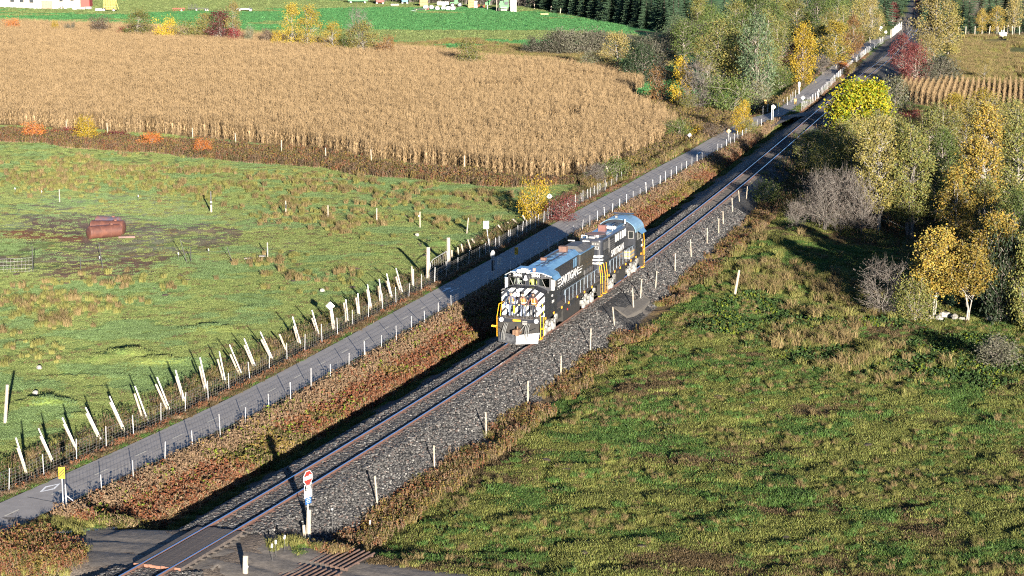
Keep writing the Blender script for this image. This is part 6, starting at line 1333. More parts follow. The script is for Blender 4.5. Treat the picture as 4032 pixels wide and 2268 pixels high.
for px in (67,110,154):
    w = MB().bx(fx(px)-1.0,fx(px)+1.0,-.10,-.02,1.75,2.9).build('window', woodg, br); MB().bx(fx(px)-.8,fx(px)+.8,-.13,-.10,1.9,2.75).build('pane', fwin, w)
MB().bx(fx(18)-.6,fx(18)+.6,-.10,-.02,0,3.0).build('door', mat('grey door',(.42,.44,.46),.6,scale=2), br)
MB().bx(fx(200),L_-.05,-.10,-.02,0,2.6).build('door', mat('brown weathered door',(.33,.24,.18),.7,scale=2), br)
for yy in (3.5,8): w = MB().bx(L_+.02,L_+.1,yy-.8,yy+.8,2.2,3.4).build('window', woodg, br); MB().bx(L_+.1,L_+.13,yy-.6,yy+.6,2.4,3.2).build('pane', fwin, w)
g = G(300,30); r = thing('shed','red shed front partly seen beside the white barn','shed',g); MB().bx(-4,4,1,6,0,4.2).build('wall', redp, r); MB().bx(-4.3,4.3,.6,6.4,4.2,4.4).build('roof', MATS['grey metal roof'], r); MB().bx(-1.2,1.2,.9,.98,0,3).build('door', woodg, r)
g = G(236,37); q = G(362,14); r = thing('grain_elevator','long sloping conveyor beside the white barn','conveyor',g); e = (q-g); top = Vector((e.x*.97,e.y*.3,5.0)); b = MB()
for s in (-.35,.35): b.tube((0,s,.25), top+Vector((0,s,0)), .09,.09,5)
for k in range(16): p = top*(k/15); b.tube(p+Vector((0,-.35,.25*(1-k/15))), p+Vector((0,.35,.25*(1-k/15))), .05,.05,4)
b.build('trough', darkm, r); MB().tube(top*.55,(top.x*.55,-.8,0),.07,.07,5).tube(top*.55,(top.x*.55,.8,0),.07,.07,5).build('support', redp, r); wheel(r,(top.x*.55,-.9,.45),.45,.2,'y'); wheel(r,(top.x*.55,.9,.45),.45,.2,'y')
for i,(a,w) in enumerate([(295,1.1),(320,2.1),(348,1.7)]):
    o = MB().box((0,0,.5),(w*1.2,1.1,1.0)).build('concrete_block', conc, None, loc=G(a,41-i)); tag(o, ['small pale concrete block under the conveyor','long pale concrete block right of the conveyor','pale concrete block farthest right of the conveyor'][i], 'block')
g = G(432,46); r = thing('bale_wagon','faded yellow slatted bale rack on wheels near the barn','wagon',g); b = MB()
for k in range(8): x = -1.8+k*.5; MB().tube((x,-.8,.9),(x+.25,-.8,3.6),.06,.06,5).tube((x,.8,.9),(x+.25,.8,3.6),.06,.06,5).build('slat', yelw, r)
b.bx(-2.2,2.3,-.9,.9,.75,.9)
for z in (1.6,2.6,3.5): b.tube((-1.7+z*.08,-.85,z),(2.0,-.85,z),.05,.05,4)
b.tube((2.0,-.8,3.6),(2.9,-.8,.8),.08,.08,5); b.build('frame', yelw, r); wheel(r,(-1.6,-1.0,.6),.6,.3,'y',whitem); wheel(r,(1.4,-1.0,.5),.5,.3,'y',whitem); MB().tube((-4.2,-.4,.6),(-1.9,-.4,.6),.38,.38,10).build('white_roll', wrapm, r)
g = G(704,46); r = thing('harrow','small red farm implement left of the dark cultivator','implement',g); b = MB()
for k in range(6): b.tube((-1.6+k*.6,0,.2),(-1.2+k*.6,.4,1.2),.07,.07,5)
b.bx(-1.9,1.9,-.1,.1,.9,1.05); b.build('frame', redp, r); wheel(r,(.9,-.4,.4),.4,.2,'y')
g = G(780,45); r = thing('cultivator','dark cultivator with upright tines at the far side of the green field','implement',g); b = MB(); b.bx(-3.0,3.2,-.15,.15,.9,1.05)
for k in range(7): b.tube((-2.8+k*.42,0,.9),(-2.8+k*.42,.1,2.3),.06,.05,5)
for k in range(9): b.tube((-2.7+k*.65,-.5,.1),(-2.6+k*.65,0,1.0),.05,.05,4)
b.build('frame', darkm, r); wheel(r,(-.4,-.5,.45),.45,.2,'y'); wheel(r,(2.4,-.5,.4),.4,.2,'y'); wheel(r,(3.0,-.5,.4),.4,.2,'y')
g = G(962,46); r = thing('farm_trailer','low grey trailer with white wheels behind the pale birch','trailer',g); MB().bx(-2.2,2.3,-.9,.9,.65,1.05).build('bed', mat('grey trailer steel',(.30,.33,.37),.5,scale=2), r); MB().bx(-3.4,-2.2,-.1,.1,.7,.85).build('drawbar', darkm, r); MB().tube((1.6,0,1.05),(1.6,0,1.8),.06,.06,5).build('stake', darkm, r)
for x in (-1.3,2.0): wheel(r,(x,-.95,.55),.55,.3,'y',whitem)
def wagon(px, py, w, h, m, label, z0=.8):
    g = G(px,py); r = thing('farm_wagon', label, 'wagon', g); b = MB(); b.prism([(-w/2,z0+h),(w/2,z0+h),(w/2-.3,z0),(-w/2+.3,z0)], lambda a,c,t:(a,t,c), -1.1, 1.1); b.build('box', m, r)
    for k in range(4): x = -w/2+.4+k*(w-.8)/3; MB().bx(x-.06,x+.06,-1.16,-1.1,z0+.1,z0+h).build('side_rib', m, r)
    for x in (-w*.33,w*.33): wheel(r,(x,-.9,.45),.45,.25,'y',whitem)
wagon(1410,14,7.0,1.4,grnp,'green wagon at the top edge, left of the red one'); wagon(1497,18,3.0,2.4,redp,'red grain wagon at the top edge'); wagon(1595,17,2.4,1.6,bluep,'small blue wagon at the top edge')
def stack(px, py, w, n, label, m=palm, hh=.42):
    g = G(px,py); r = thing('lumber_stack', label, 'stack', g)
    for k in range(n): MB().bx(-w/2+random.uniform(-.05,.05),w/2+random.uniform(-.05,.05),-.7,.7,k*(hh+.05),k*(hh+.05)+hh).build('board_layer', m, r)
stack(1669,27,2.5,6,'stack of orange boards left of the white bales'); stack(1856,33,2.0,7,'taller stack of orange boards right of the white bales'); stack(1874,33,.8,5,'narrow pale stack leaning against the tall orange boards',wrapm); stack(1555,26,2.6,2,'low grey heap between the red and blue wagons',woodg)
for i,(a,b,w) in enumerate([(1677,36,0),(1698,36.5,0),(1721,41,0),(1747,40,0),(1766,40.5,0),(1785,40.5,0)]):
    g = G(a,b); r_ = .62; o = MB().tube((0,-.6,r_),(0,.6,r_),r_,r_,20).tube((0,-.66,r_),(0,-.6,r_),r_*.8,r_,20).build('wrapped_bale', wrapm, None, smooth=False, loc=g); o.rotation_euler = (0,0,random.uniform(-.5,.5)); tag(o, ['white wrapped bale farthest left, behind the flat trailer','second white wrapped bale, behind the flat trailer','third white wrapped bale from the left in the row','fourth white wrapped bale from the left in the row','white wrapped bale second from the right in the row','white wrapped bale at the right end of the row'][i], 'bale', 'white wrapped bales in the farmyard')
g = G(1660,43); r = thing('flat_trailer','low flat trailer with yellow wheel rims in front of the bales','trailer',g); MB().bx(-2.3,2.3,-.8,.8,.5,.7).build('bed', darkm, r)
for x in (-1.5,1.3): wheel(r,(x,-.85,.36),.36,.2,'y',yelw)
MB().bx(1.9,2.3,-.85,-.8,.5,.95).build('tail_board', redp, r)
g = G(1628,47); mb_ = MB().ball((0,0,.1),.5,8,5,sc=(2.4,1,.7)); tag(mb_.build('tarp', wrapm, None, loc=g), 'white tarp heap on the grass by the flat trailer', 'tarp')
g = G(1745,24); r = thing('water_tank','white box tank behind the wrapped bales','tank',g)
for k in range(3): MB().bx(-1.9+k*1.25,-.75+k*1.25,-.6,.6,.1,1.4).build('tank_body', wrapm, r)
g = G(1792,28); r = thing('green_tractor','small green machine with big grey wheels behind the bales','tractor',g); MB().bx(-1.5,1.2,-.5,.5,1.0,1.6).build('hood', grnp, r); MB().bx(-.2,.9,-.45,.45,1.6,2.2).build('seat_deck', grnp, r)
wheel(r,(-.8,-.7,.7),.7,.35,'y',MATS['grey trailer steel']); wheel(r,(1.5,-.7,.8),.8,.35,'y',MATS['grey trailer steel'])
g = G(1893,33); r = thing('red_implement','red and dark farm implement between the boards and the green auger','implement',g); b = MB(); b.bx(-1.2,1.2,-.2,.2,.6,.8); [b.tube((-1+k*.5,-.3,.1),(-.8+k*.5,.2,1.3),.07,.06,5) for k in range(5)]; b.build('frame', redp, r); wheel(r,(.4,-.4,.4),.4,.2,'y')
g = G(1920,40); r = thing('auger','bright green auger standing on a thin leg','auger',g); MB().box((0,0,2.0),(1.5,.8,.8)).build('hopper', grnp, r); MB().tube((-.5,0,2.1),(1.0,0,3.2),.25,.22,8).build('spout', grnp, r); MB().tube((0,0,0),(0,0,1.7),.1,.1,6).build('leg', whitem, r); MB().bx(-.5,.5,-.3,.3,0,.12).build('foot', whitem, r)
g = G(1956,47); r = thing('utility_pole','pale utility pole beside the green combine','pole',g); MB().tube((0,0,-.2),(0,0,8),.16,.13,8).build('shaft', woodg, r)
g = G(1985,48); r = thing('combine_harvester','green combine harvester with cab beside the pale silo wall','combine',g); MB().bx(-1.5,1.5,.6,4.5,1.1,2.6).build('body', grnp, r); MB().bx(-1.35,.3,0,1.0,1.2,2.2).build('front', grnp, r); MB().bx(-1.0,.9,-.25,0,.5,1.0).build('header_mount', conc, r)
p = MB().bx(.0,1.3,.2,1.8,2.0,3.5).build('cab', grnp, r); MB().bx(.1,1.2,.14,.2,2.2,3.2).build('pane', fwin, p); MB().bx(-.1,1.4,.1,1.9,3.5,3.62).build('roof', grnp, p); MB().bx(-1.3,-.2,.8,3,2.6,3.3).build('grain_tank', grnp, r)
for x in (-1.6,1.6): wheel(r,(x,.9,.8),.8,.5,'x',yelw)
MB().bx(-.9,.7,-.06,0,1.25,1.5).build('light_bar', wrapm, r)
g = G(2022,49); r = thing('silo_wall','pale grey upright panel at the right end of the farmyard','wall',g); MB().bx(-.9,.9,0,.4,-.2,6).build('panel', conc, r); MB().bx(-.95,-.9,-.03,.4,-.2,6).build('edge_strip', woodg, r)
g = G(2144,61); r = thing('yellow_trough','small yellow trough in the grass by the spruce wood','trough',g); MB().bx(-1.1,1.1,-.3,.3,.25,.6).build('basin', yelw, r); MB().bx(-1.0,-.8,-.25,.25,0,.25).bx(.8,1.0,-.25,.25,0,.25).build('foot', darkm, r)
g = G(3946,146); r = thing('white_box','small white box by the fence of the right hand field','box',g); MB().bx(-.9,.9,-.6,.6,0,1.1).build('body', wrapm, r); MB().bx(-.25,-.1,-.1,.1,1.1,1.7).bx(.2,.35,-.1,.1,1.1,1.7).build('knob', wrapm, r)
# thin bare trees behind the farmyard
for i in range(22):
    tree('bush_mauve' if i%3 else 'bare_tree','bare_tree','tree',860+i*22,2+i*.8,-90,50,'bare brown tree in the row behind the farmyard','bare trees behind the farmyard')
for i in range(5): tree('bush_mauve','bare_tree','tree',1300+i*12,14+i*2,-60,34,'bare brown tree right of the silo wall','bare trees right of the silo wall')
# ------------------------------------------------------------------ ground cover, corn, weeds, stones (uncountable)
GRP = {}
def scatter(name, P_, rot, scl, srcs, label, cat, idx=None):
    """one object: its points carry a plant each"""
    n = len(P_); me = bpy.data.meshes.new(name); me.vertices.add(n); me.vertices.foreach_set('co', np.ascontiguousarray(P_,dtype=np.float32).ravel())
    for an,ty,v in (('rot','FLOAT',rot),('scl','FLOAT',scl),('idx','INT',np.random.default_rng(n).integers(0,len(srcs),n) if idx is None else idx)):
        a = me.attributes.new(an,ty,'POINT'); a.data.foreach_set('value', np.ascontiguousarray(v,dtype=np.int32 if ty=='INT' else np.float32))
    c = bpy.data.collections.new(name+'_kinds')
    for i,s in enumerate(srcs): o = bpy.data.objects.new('%s_kind_%02d'%(name,i), s); c.objects.link(o)
    ng = bpy.data.node_groups.new(name,'GeometryNodeTree'); ng.interface.new_socket('Geometry',in_out='INPUT',socket_type='NodeSocketGeometry'); ng.interface.new_socket('Geometry',in_out='OUTPUT',socket_type='NodeSocketGeometry')
    N = ng.nodes; l = ng.links; gi = N.new('NodeGroupInput'); go = N.new('NodeGroupOutput'); ip = N.new('GeometryNodeInstanceOnPoints'); ci = N.new('GeometryNodeCollectionInfo'); ci.inputs['Collection'].default_value = c; ci.inputs['Separate Children'].default_value = True; ci.inputs['Reset Children'].default_value = True
    def at(nm,ty): x = N.new('GeometryNodeInputNamedAttribute'); x.data_type = ty; x.inputs['Name'].default_value = nm; return x.outputs['Attribute']
    cx = N.new('ShaderNodeCombineXYZ'); l.new(at('rot','FLOAT'),cx.inputs[2]); l.new(gi.outputs[0],ip.inputs['Points']); l.new(ci.outputs[0],ip.inputs['Instance']); ip.inputs['Pick Instance'].default_value = True
    l.new(at('idx','INT'),ip.inputs['Instance Index']); l.new(cx.outputs[0],ip.inputs['Rotation']); l.new(at('scl','FLOAT'),ip.inputs['Scale']); l.new(ip.outputs[0],go.inputs[0])
    o = link(name, me); md = o.modifiers.new('plants','NODES'); md.node_group = ng
    return tag(o, label, cat, kind='stuff')
def blades(seed, n, rad, h0, h1, w, m, lean=.35, bend=True):
    """a tuft of n bent blades"""
    r = np.random.default_rng(seed); a = r.uniform(0,2*math.pi,n); q = rad*np.sqrt(r.uniform(0,1,n)); h = r.uniform(h0,h1,n); la = r.uniform(0,2*math.pi,n); ll = h*lean*r.uniform(.2,1.4,n)
    bx_ = q*np.cos(a); by_ = q*np.sin(a); wa = r.uniform(0,math.pi,n); dx = np.cos(wa)*w/2; dy = np.sin(wa)*w/2; z0 = -.03+0*h
    p0 = np.stack([bx_-dx,by_-dy,z0],1); p1 = np.stack([bx_+dx,by_+dy,z0],1)
    mx = bx_+np.cos(la)*ll*.35; my = by_+np.sin(la)*ll*.35; p2 = np.stack([mx+dx*.8,my+dy*.8,h*.62],1); p3 = np.stack([mx-dx*.8,my-dy*.8,h*.62],1)
    tx = bx_+np.cos(la)*ll; ty = by_+np.sin(la)*ll; p4 = np.stack([tx+dx*.15,ty+dy*.15,h*(1-lean*.25)],1); p5 = np.stack([tx-dx*.15,ty-dy*.15,h*(1-lean*.25)],1)
    V = np.stack([p0,p1,p2,p3,p4,p5],1).reshape(-1,3); o = np.arange(n)*6; F = np.concatenate([np.stack([o,o+1,o+2,o+3],1),np.stack([o+3,o+2,o+4,o+5],1)])
    return npmesh('tuft', V, F, m)
def weeds(seed, n, rad, h, ls, m, ms):
    r = np.random.default_rng(seed); b = []; C = []
    V0 = []; F0 = []
    for i in range(max(5,n//14)):
        a = r.uniform(0,6.28); q = rad*math.sqrt(r.uniform()); hh = h*r.uniform(.6,1.1); x,y = q*math.cos(a),q*math.sin(a); dx,dy = r.normal(size=2)*.12*h; o = len(V0); w = .012
        V0 += [(x-w,y,-.05),(x+w,y,-.05),(x+dx+w*.6,y+dy,hh),(x+dx-w*.6,y+dy,hh)]; F0.append((o,o+1,o+2,o+3))
        k = 14; t = r.uniform(.3,1.05,k); C.append(np.stack([x+dx*t+r.normal(size=k)*.07*h, y+dy*t+r.normal(size=k)*.07*h, hh*t],1))
    V1,F1 = leaves(np.concatenate(C), ls, r); o = len(V0)
    V = np.concatenate([np.array(V0),V1]); F = np.concatenate([np.array(F0),F1+o]); return npmesh('weed', V, F, [ms,m], np.array([0]*len(F0)+[1]*len(F1)))
gl = dict(turf=leafmat('short pasture grass',[(.16,.185,.042),(.205,.21,.05),(.12,.155,.035),(.24,.215,.065)],objvar=.35), lush=leafmat('lush green grass',[(.07,.15,.03),(.095,.175,.035),(.055,.12,.025),(.13,.17,.035)],objvar=.3),
 dry=leafmat('dry straw grass',[(.26,.19,.08),(.20,.14,.06),(.30,.23,.11),(.16,.13,.045)]), tus=leafmat('yellow green tussock grass',[(.22,.22,.055),(.26,.24,.07),(.17,.19,.045),(.28,.24,.09)]),
 brown=leafmat('brown short grass',[(.14,.095,.045),(.11,.08,.035),(.17,.12,.06)]), rust=leafmat('rust red weeds',[(.24,.075,.035),(.18,.062,.032),(.28,.12,.05),(.15,.085,.035)]), tan=leafmat('tan withered weeds',[(.26,.175,.10),(.20,.13,.075),(.30,.21,.13),(.16,.105,.06)]),
 ochre=leafmat('ochre weeds',[(.26,.17,.04),(.19,.15,.035),(.30,.20,.045),(.14,.14,.035)]), olive=leafmat('olive weeds',[(.08,.085,.02),(.11,.105,.025),(.065,.07,.018)]), lime=leafmat('lime green weed leaves',[(.17,.24,.02),(.22,.26,.025),(.12,.19,.02)]),
 dkb=leafmat('dark brown weeds',[(.075,.052,.032),(.10,.07,.04),(.06,.045,.028),(.12,.08,.045)]), cat=leafmat('bleached cattail leaves',[(.42,.30,.16),(.36,.25,.12),(.48,.36,.21),(.30,.19,.09)]), grn=leafmat('dark green ground weeds',[(.04,.085,.02),(.055,.105,.025),(.03,.065,.016)]), redb=leafmat('leaf litter',[(.26,.12,.05),(.20,.09,.04),(.30,.15,.06)]))
stalk = mat('weed stalk', (.16,.10,.06), .8, scale=5)
turf = [blades(i,70,.42,.05,.15,.026,gl['turf'],.9) for i in range(2)]+[blades(3,70,.42,.06,.18,.028,gl['lush'],.9),blades(4,60,.42,.04,.13,.026,gl['brown'],.9)]
lawn = [(.19,.24,.07),(.22,.26,.08),(.155,.215,.06),(.25,.27,.10)]
turf += [blades(5,70,.42,.03,.10,.028,leafmat('soft bright pasture grass',lawn,objvar=.25),.9),blades(6,70,.42,.03,.10,.028,leafmat('cool pasture grass',[(.14,.22,.08),(.17,.25,.095),(.12,.19,.065)],objvar=.25),.9)]
tuss = [blades(11,80,.26,.30,.62,.022,gl['tus'],.6),blades(12,80,.28,.30,.70,.022,gl['dry'],.6),blades(13,70,.22,.25,.5,.022,gl['tus'],.7)]
wd = {k:[weeds(20+i,70,.34,.62,.085,gl[k],stalk) for i in range(2)] for k in ('rust','tan','ochre','olive','lime','dkb','grn')}
RN = np.random.default_rng(99)
def infr(x, y, pad=3): return np.abs(x) < y*.2505+pad
def pts_region(n, xr, yr, cond):
    out = []; tot = 0
    while tot < n:
        x = RN.uniform(*xr,n*2); y = RN.uniform(*yr,n*2); k = infr(x,y)&cond(x,y); out.append(np.stack([x[k],y[k]],1)); tot += k.sum()
        if len(out) > 40: break
    return np.concatenate(out)[:n]
def plant(name, XY, s0, s1, srcs, label, cat, idx=None, dz=0., zf=None):
    z = terrain(XY[:,0],XY[:,1]) if zf is None else zf(XY[:,0],XY[:,1]); n = len(XY)
    return scatter(name, np.concatenate([XY,(z+dz)[:,None]],1), RN.uniform(0,6.28,n), RN.uniform(s0,s1,n), srcs, label, cat, idx)
# pasture turf: density falls with distance, kind follows the patches of the soil
def dens(y, y0, y1): return RN.uniform(size=len(y)) < (y0/np.maximum(y,y0))**1.2
XY = pts_region(52000,(-8,75),(84,290),lambda x,y:(dtrack(x,y) > 5.6)&dens(y,105,0)&(droad(x,y)[0] > 2.6))
gsel = lambda x,y: np.where(fbm(x,y,3.4,43)+RN.normal(size=len(x))*.05 > .60, 2, np.where(fbm(x,y,5,41)+RN.normal(size=len(x))*.07 > .60, 3, (RN.uniform(size=len(x)) > .6).astype(int)))
plant('pasture_grass', XY, .55, 1.35, turf, 'short patchy green grass of the right pasture', 'grass', gsel(*XY.T))
XY = pts_region(42000,(-80,12),(92,290),lambda x,y:(dpath(x,y) < -4.6)&dens(y,120,0)&~inpoly(x,y,CORN1W)&(RN.uniform(size=len(x)) < np.where(zone(x,y,[(0,520),(200,525),(500,560),(700,590),(450,690),(-50,700)],4,3) > .5, .25, 1)))
plant('pasture_grass', XY, .5, 1.1, turf, 'short green grass of the left pasture', 'grass', np.where(fbm(*XY.T,4,43) > .56, 5, np.where(RN.uniform(size=len(XY)) < .06, 3, 4)))
farg = [blades(91,70,.42,.10,.26,.05,leafmat('far meadow grass',[(.07,.24,.075),(.055,.20,.065),(.09,.26,.08),(.12,.25,.07)]),.8),blades(92,70,.42,.10,.26,.05,leafmat('far pale meadow grass',[(.19,.25,.08),(.16,.22,.07),(.24,.26,.10)]),.8)]
XY = pts_region(26000,(-190,30),(330,720),lambda x,y:(dpath(x,y) < -9)&~inpoly(x,y,CORN1W))
yb_ = zone(XY[:,0],XY[:,1],[(0,0),(2576,0),(1690,75),(1500,50),(1200,20),(900,22),(600,25),(250,40),(0,34)],8,6)
plant('meadow_grass', XY, 1.4, 2.4, farg, 'bright green meadow grass beyond the corn', 'grass', ((yb_ > .5)|(fbm(XY[:,0],XY[:,1]*3,60,51) > .62)).astype(int))
# rough tussocks
def tz(polys, jit=2): return lambda x,y: np.max([zone(x,y,p,jit,1.) for p in polys],0) > .4
def zone_soft(x,y,polys,jit=2.4):
    t = 0
    for q_ in range(4): t = t+np.max([zone(x+RN.normal(size=len(x))*jit*.5,y+RN.normal(size=len(x))*jit,p,jit*.5,1.) for p in polys],0)/4
    return t
band = [[(0,395),(300,400),(600,432),(900,445),(1250,450),(1300,500),(1200,560),(1050,560),(850,520),(650,510),(350,500),(0,480)],[(0,745),(120,700),(420,700),(300,770),(60,900),(0,920)],[(620,645),(760,650),(870,680),(820,730),(600,700)],[(620,500),(1000,560),(1020,600),(700,560)],[(250,730),(330,735),(330,790),(230,780)]]
XY = pts_region(1900,(-80,12),(120,290),lambda x,y:(zone_soft(x,y,band) > RN.uniform(size=len(x)))&(dpath(x,y) < -5)&(fbm(x,y,3.2,77) > .50))
plant('tussock_grass', XY, .55, 1.25, tuss, 'yellow green tussocks in the left pasture', 'grass')
band2 = [[(1820,650),(1960,690),(2150,750),(2200,790),(2080,790),(1940,735),(1830,710)],[(2010,850),(2080,820),(2180,880),(2270,910),(2250,935),(2080,915),(2000,890)],[(1560,700),(1700,560),(1900,430),(1930,440),(1760,600),(1640,700)],[(1700,600),(1850,560),(1880,620),(1760,650)]]
XY = pts_region(1100,(0,75),(110,300),lambda x,y:(zone_soft(x,y,band2,3.) > RN.uniform(size=len(x)))&(dtrack(x,y) > 6)&(fbm(x,y,2.6,78) > .47))
plant('tussock_grass', XY, .8, 1.7, tuss, 'tall straw coloured tussocks in the right pasture', 'grass')
XY = pts_region(1500,(-5,75),(88,170),lambda x,y:(dtrack(x,y) > 7)&(fbm(x,y,4,79) > .55))
plant('tussock_grass', XY, .35, .75, tuss, 'scattered pale tufts in the near right pasture', 'grass')
lowg = [weeds(60+i,60,.4,.24,.11,gl['grn'] if i else gl['lime'],stalk) for i in range(2)]
XY = pts_region(2600,(0,75),(100,200),lambda x,y:(dtrack(x,y) > 7)&(zone(x,y,[(1850,740),(2100,780),(2350,840),(2576,860),(2576,1000),(2300,960),(2000,920),(1850,850)],2,2) > .4)&(fbm(x,y,2.5,80) > .45))
plant('ground_weeds', XY, .6, 1.3, lowg, 'low leafy green weeds in the right pasture', 'weeds', (RN.uniform(size=len(XY)) > .25).astype(int))
clump = [blades(55,90,.30,.14,.34,.030,gl['lush'],.6),blades(56,90,.34,.12,.30,.030,gl['turf'],.7),blades(57,70,.26,.14,.36,.028,gl['dry'],.7),weeds(58,60,.32,.26,.09,gl['grn'],stalk)]
XY = pts_region(6500,(-8,75),(84,190),lambda x,y:(dtrack(x,y) > 7)&(fbm(x,y,2.1,96)*.6+fbm(x,y,9,97)*.4 > .54)&(droad(x,y)[0] > 3))
plant('grass_clumps', XY, .4, 1.05, clump, 'uneven taller grass clumps in the right pasture', 'grass', RN.choice(4,len(XY),p=[.36,.36,.14,.14]))
# verges of the path
sh = [blades(31,60,.3,.10,.28,.022,gl['brown'],.7),blades(32,60,.3,.12,.32,.022,gl['tan'],.7),blades(33,60,.3,.08,.2,.024,gl['lush'],.8),weeds(34,50,.3,.3,.06,gl['rust'],stalk)]
XY = pts_region(9000,(-40,75),(92,470),lambda x,y:(np.abs(np.abs(dpath(x,y))-2.3) < .62)&dens(y,130,0))
plant('verge_grass', XY, .6, 1.15, sh, 'reddish dry grass along both verges of the path', 'grass', np.where(np.abs(dpath(*XY.T)) < 2.0, np.where(RN.uniform(size=len(XY)) < .6, 2, 0), RN.choice([0,1,3],len(XY))))
# overgrown ditch left of the path
mixd = wd['olive']+wd['grn']+wd['dkb']+tuss[:2]
XY = pts_region(4200,(-40,20),(92,245),lambda x,y:(dpath(x,y) < -2.9)&(dpath(x,y) > -6.3)&(fbm(x,y,3,82) > .36))
plant('ditch_weeds', XY, .5, 1.1, mixd, 'dark weeds in the ditch between the leaning posts and the path', 'weeds')
# the weedy bank between path and track
kinds = wd['tan']+wd['rust']+wd['ochre']+wd['olive']+wd['lime']+[tuss[1]]
XY = pts_region(17000,(-25,75),(90,345),lambda x,y:(dpath(x,y) > 2.75)&(dtrack(x,y) < -5.2)&dens(y,150,0)&(droad(x,y)[0] > 3.0))
q = dpath(*XY.T); nn = fbm(*XY.T,7,85); u = RN.uniform(size=len(XY)); kx = np.where((q < 4.0)&(u < .75), 0, np.where(nn > .50, 1, np.where(nn > .42, 2, np.where(nn > .36, 3, 1)))); kx = np.where((u > .94), 4, kx); kx = np.where((u > .82)&(u < .9), 0, kx)
plant('bank_weeds', XY, .75, 1.45, kinds, 'rust, ochre and tan weeds on the bank between path and track', 'weeds', kx*2+RN.integers(0,2,len(XY)))
cats = [blades(41,34,.3,.7,1.25,.06,gl['cat'],.7),blades(42,34,.35,.4,.9,.06,gl['cat'],1.4)]
XY = pts_region(1000,(-25,3),(90,131),lambda x,y:(np.abs(dtrack(x,y)+5.7) < .6)&(fbm(x,y,2.5,86) > .38)&(droad(x,y)[0] > 3.4))
plant('cattails', XY, .35, .8, cats, 'bleached cattail leaves along the wet foot of the bank', 'cattails')
gg = [blades(51,80,.34,.10,.3,.024,gl['lush'],.8),blades(52,70,.34,.12,.34,.024,gl['turf'],.8)]
XY = pts_region(3600,(-25,60),(86,330),lambda x,y:(np.abs(dtrack(x,y)+4.7) < .55)&(fbm(x,y,4,87) > .40)&(droad(x,y)[0] > 3.2))
plant('ballast_edge_grass', XY, .5, 1.1, gg, 'bright green grass strip at the foot of the ballast', 'grass')
# the weedy toe of the right hand ballast
kr = wd['rust']+wd['ochre']+wd['tan']+wd['olive']+[tuss[0],tuss[1]]
XY = pts_region(6000,(-14,60),(86,300),lambda x,y:(dtrack(x,y) > 3.75)&(dtrack(x,y) < 6.3)&(fbm(x,y,3.2,88) > .40)&(droad(x,y)[0] > 2.6)&~((np.abs(dtrack(x,y)-4) < 2.4)&(np.abs(y-149.5) < 4.5)))
plant('toe_weeds', XY, .45, 1.0, kr, 'rusty and ochre weeds between the ballast and the stake fence', 'weeds')
# weedy strip along the corn, bank at the bend, rough corners
strip_ = [[(-40,330),(250,345),(520,362),(750,385),(1000,420),(1350,458),(1460,452),(1490,464),(1300,470),(1150,458),(950,438),(750,416),(500,400),(250,376),(-40,352)]]
XY = pts_region(9500,(-90,20),(195,300),lambda x,y:tz(strip_,1.5)(x,y))
plant('corn_edge_weeds', XY, .7, 1.45, wd['dkb']+wd['dkb']+wd['olive']+wd['rust']+wd['ochre'], 'dark brown weeds in the strip below the corn', 'weeds')
strip2 = [[(1450,462),(1560,428),(1680,362),(1700,330),(1650,285),(1750,280),(1880,300),(1840,318),(1720,388),(1600,452),(1480,478)],[(1560,264),(1700,270),(1760,290),(1660,300)],[(1870,300),(2000,262),(2100,200),(2180,140),(2140,150),(2050,205),(1950,260)]]
XY = pts_region(5200,(-5,80),(205,400),lambda x,y:tz(strip2,1.5)(x,y)&(np.abs(dpath(x,y)) > 2.2))
plant('bank_grass', XY, .9, 1.9, wd['olive']+wd['ochre']+[tuss[0],tuss[1]]+wd['dkb'], 'tall olive grass on the bank between corn and path', 'grass')
corner_ = [[(0,1362),(100,1375),(160,1400),(225,1449),(220,1475),(-20,1475),(-20,1362)]]
XY = pts_region(620,(-26,-10),(82,96),lambda x,y:tz(corner_,.3)(x,y))
plant('corner_weeds', XY, .5, .95, wd['rust']+wd['rust']+wd['ochre']+[tuss[0]]+wd['olive'], 'tall rust and orange weeds in the bottom left corner', 'weeds')
isl = [[(60,1330),(180,1345),(280,1362),(270,1375),(120,1362),(50,1345)],[(730,1385),(930,1395),(925,1407),(740,1402)],[(690,1395),(730,1385),(750,1420),(690,1449)]]
XY = pts_region(260,(-26,5),(82,99),lambda x,y:tz(isl,.1)(x,y)&(dtrack(x,y) < 40))
plant('road_edge_grass', XY, .5, 1.0, gg+[tuss[0]], 'grass islands in and beside the gravel road', 'grass')
# far rough fields and the floor of the woods
XY = pts_region(9000,(10,180),(300,560),lambda x,y:(dtrack(x,y) > 12)&~inpoly(x,y,CORN2W)&(fbm(x,y,14,90) > .47)&(zone(x,y,[(2300,100),(2600,95),(2600,215),(2300,215)],4,4) > .5))
plant('field_tussocks', XY, 1.0, 2.2, tuss, 'straw and olive tussocks in the right hand field', 'grass')
XY = pts_region(4200,(-90,60),(330,480),lambda x,y:(zone(x,y,[(980,112),(1250,100),(1330,135),(1700,110),(1700,200),(1480,180),(1230,156),(1000,135)],6,4) > .5)&(fbm(x,y,9,91) > .5))
plant('field_tussocks', XY, 1.0, 2.0, [tuss[1],tuss[0]], 'straw tufts round the grey willow thicket', 'grass')
XY = pts_region(7000,(10,100),(150,330),lambda x,y:(zone(x,y,[(1900,560),(1960,470),(2080,300),(2640,300),(2640,800),(2440,790),(2250,790),(2300,720),(2200,650),(2030,640)],3,2,-2) > .5))
plant('undergrowth', XY, .6, 1.5, wd['olive']+wd['grn']+[tuss[0]]+wd['dkb'], 'dark undergrowth on the floor of the wet wood', 'undergrowth')
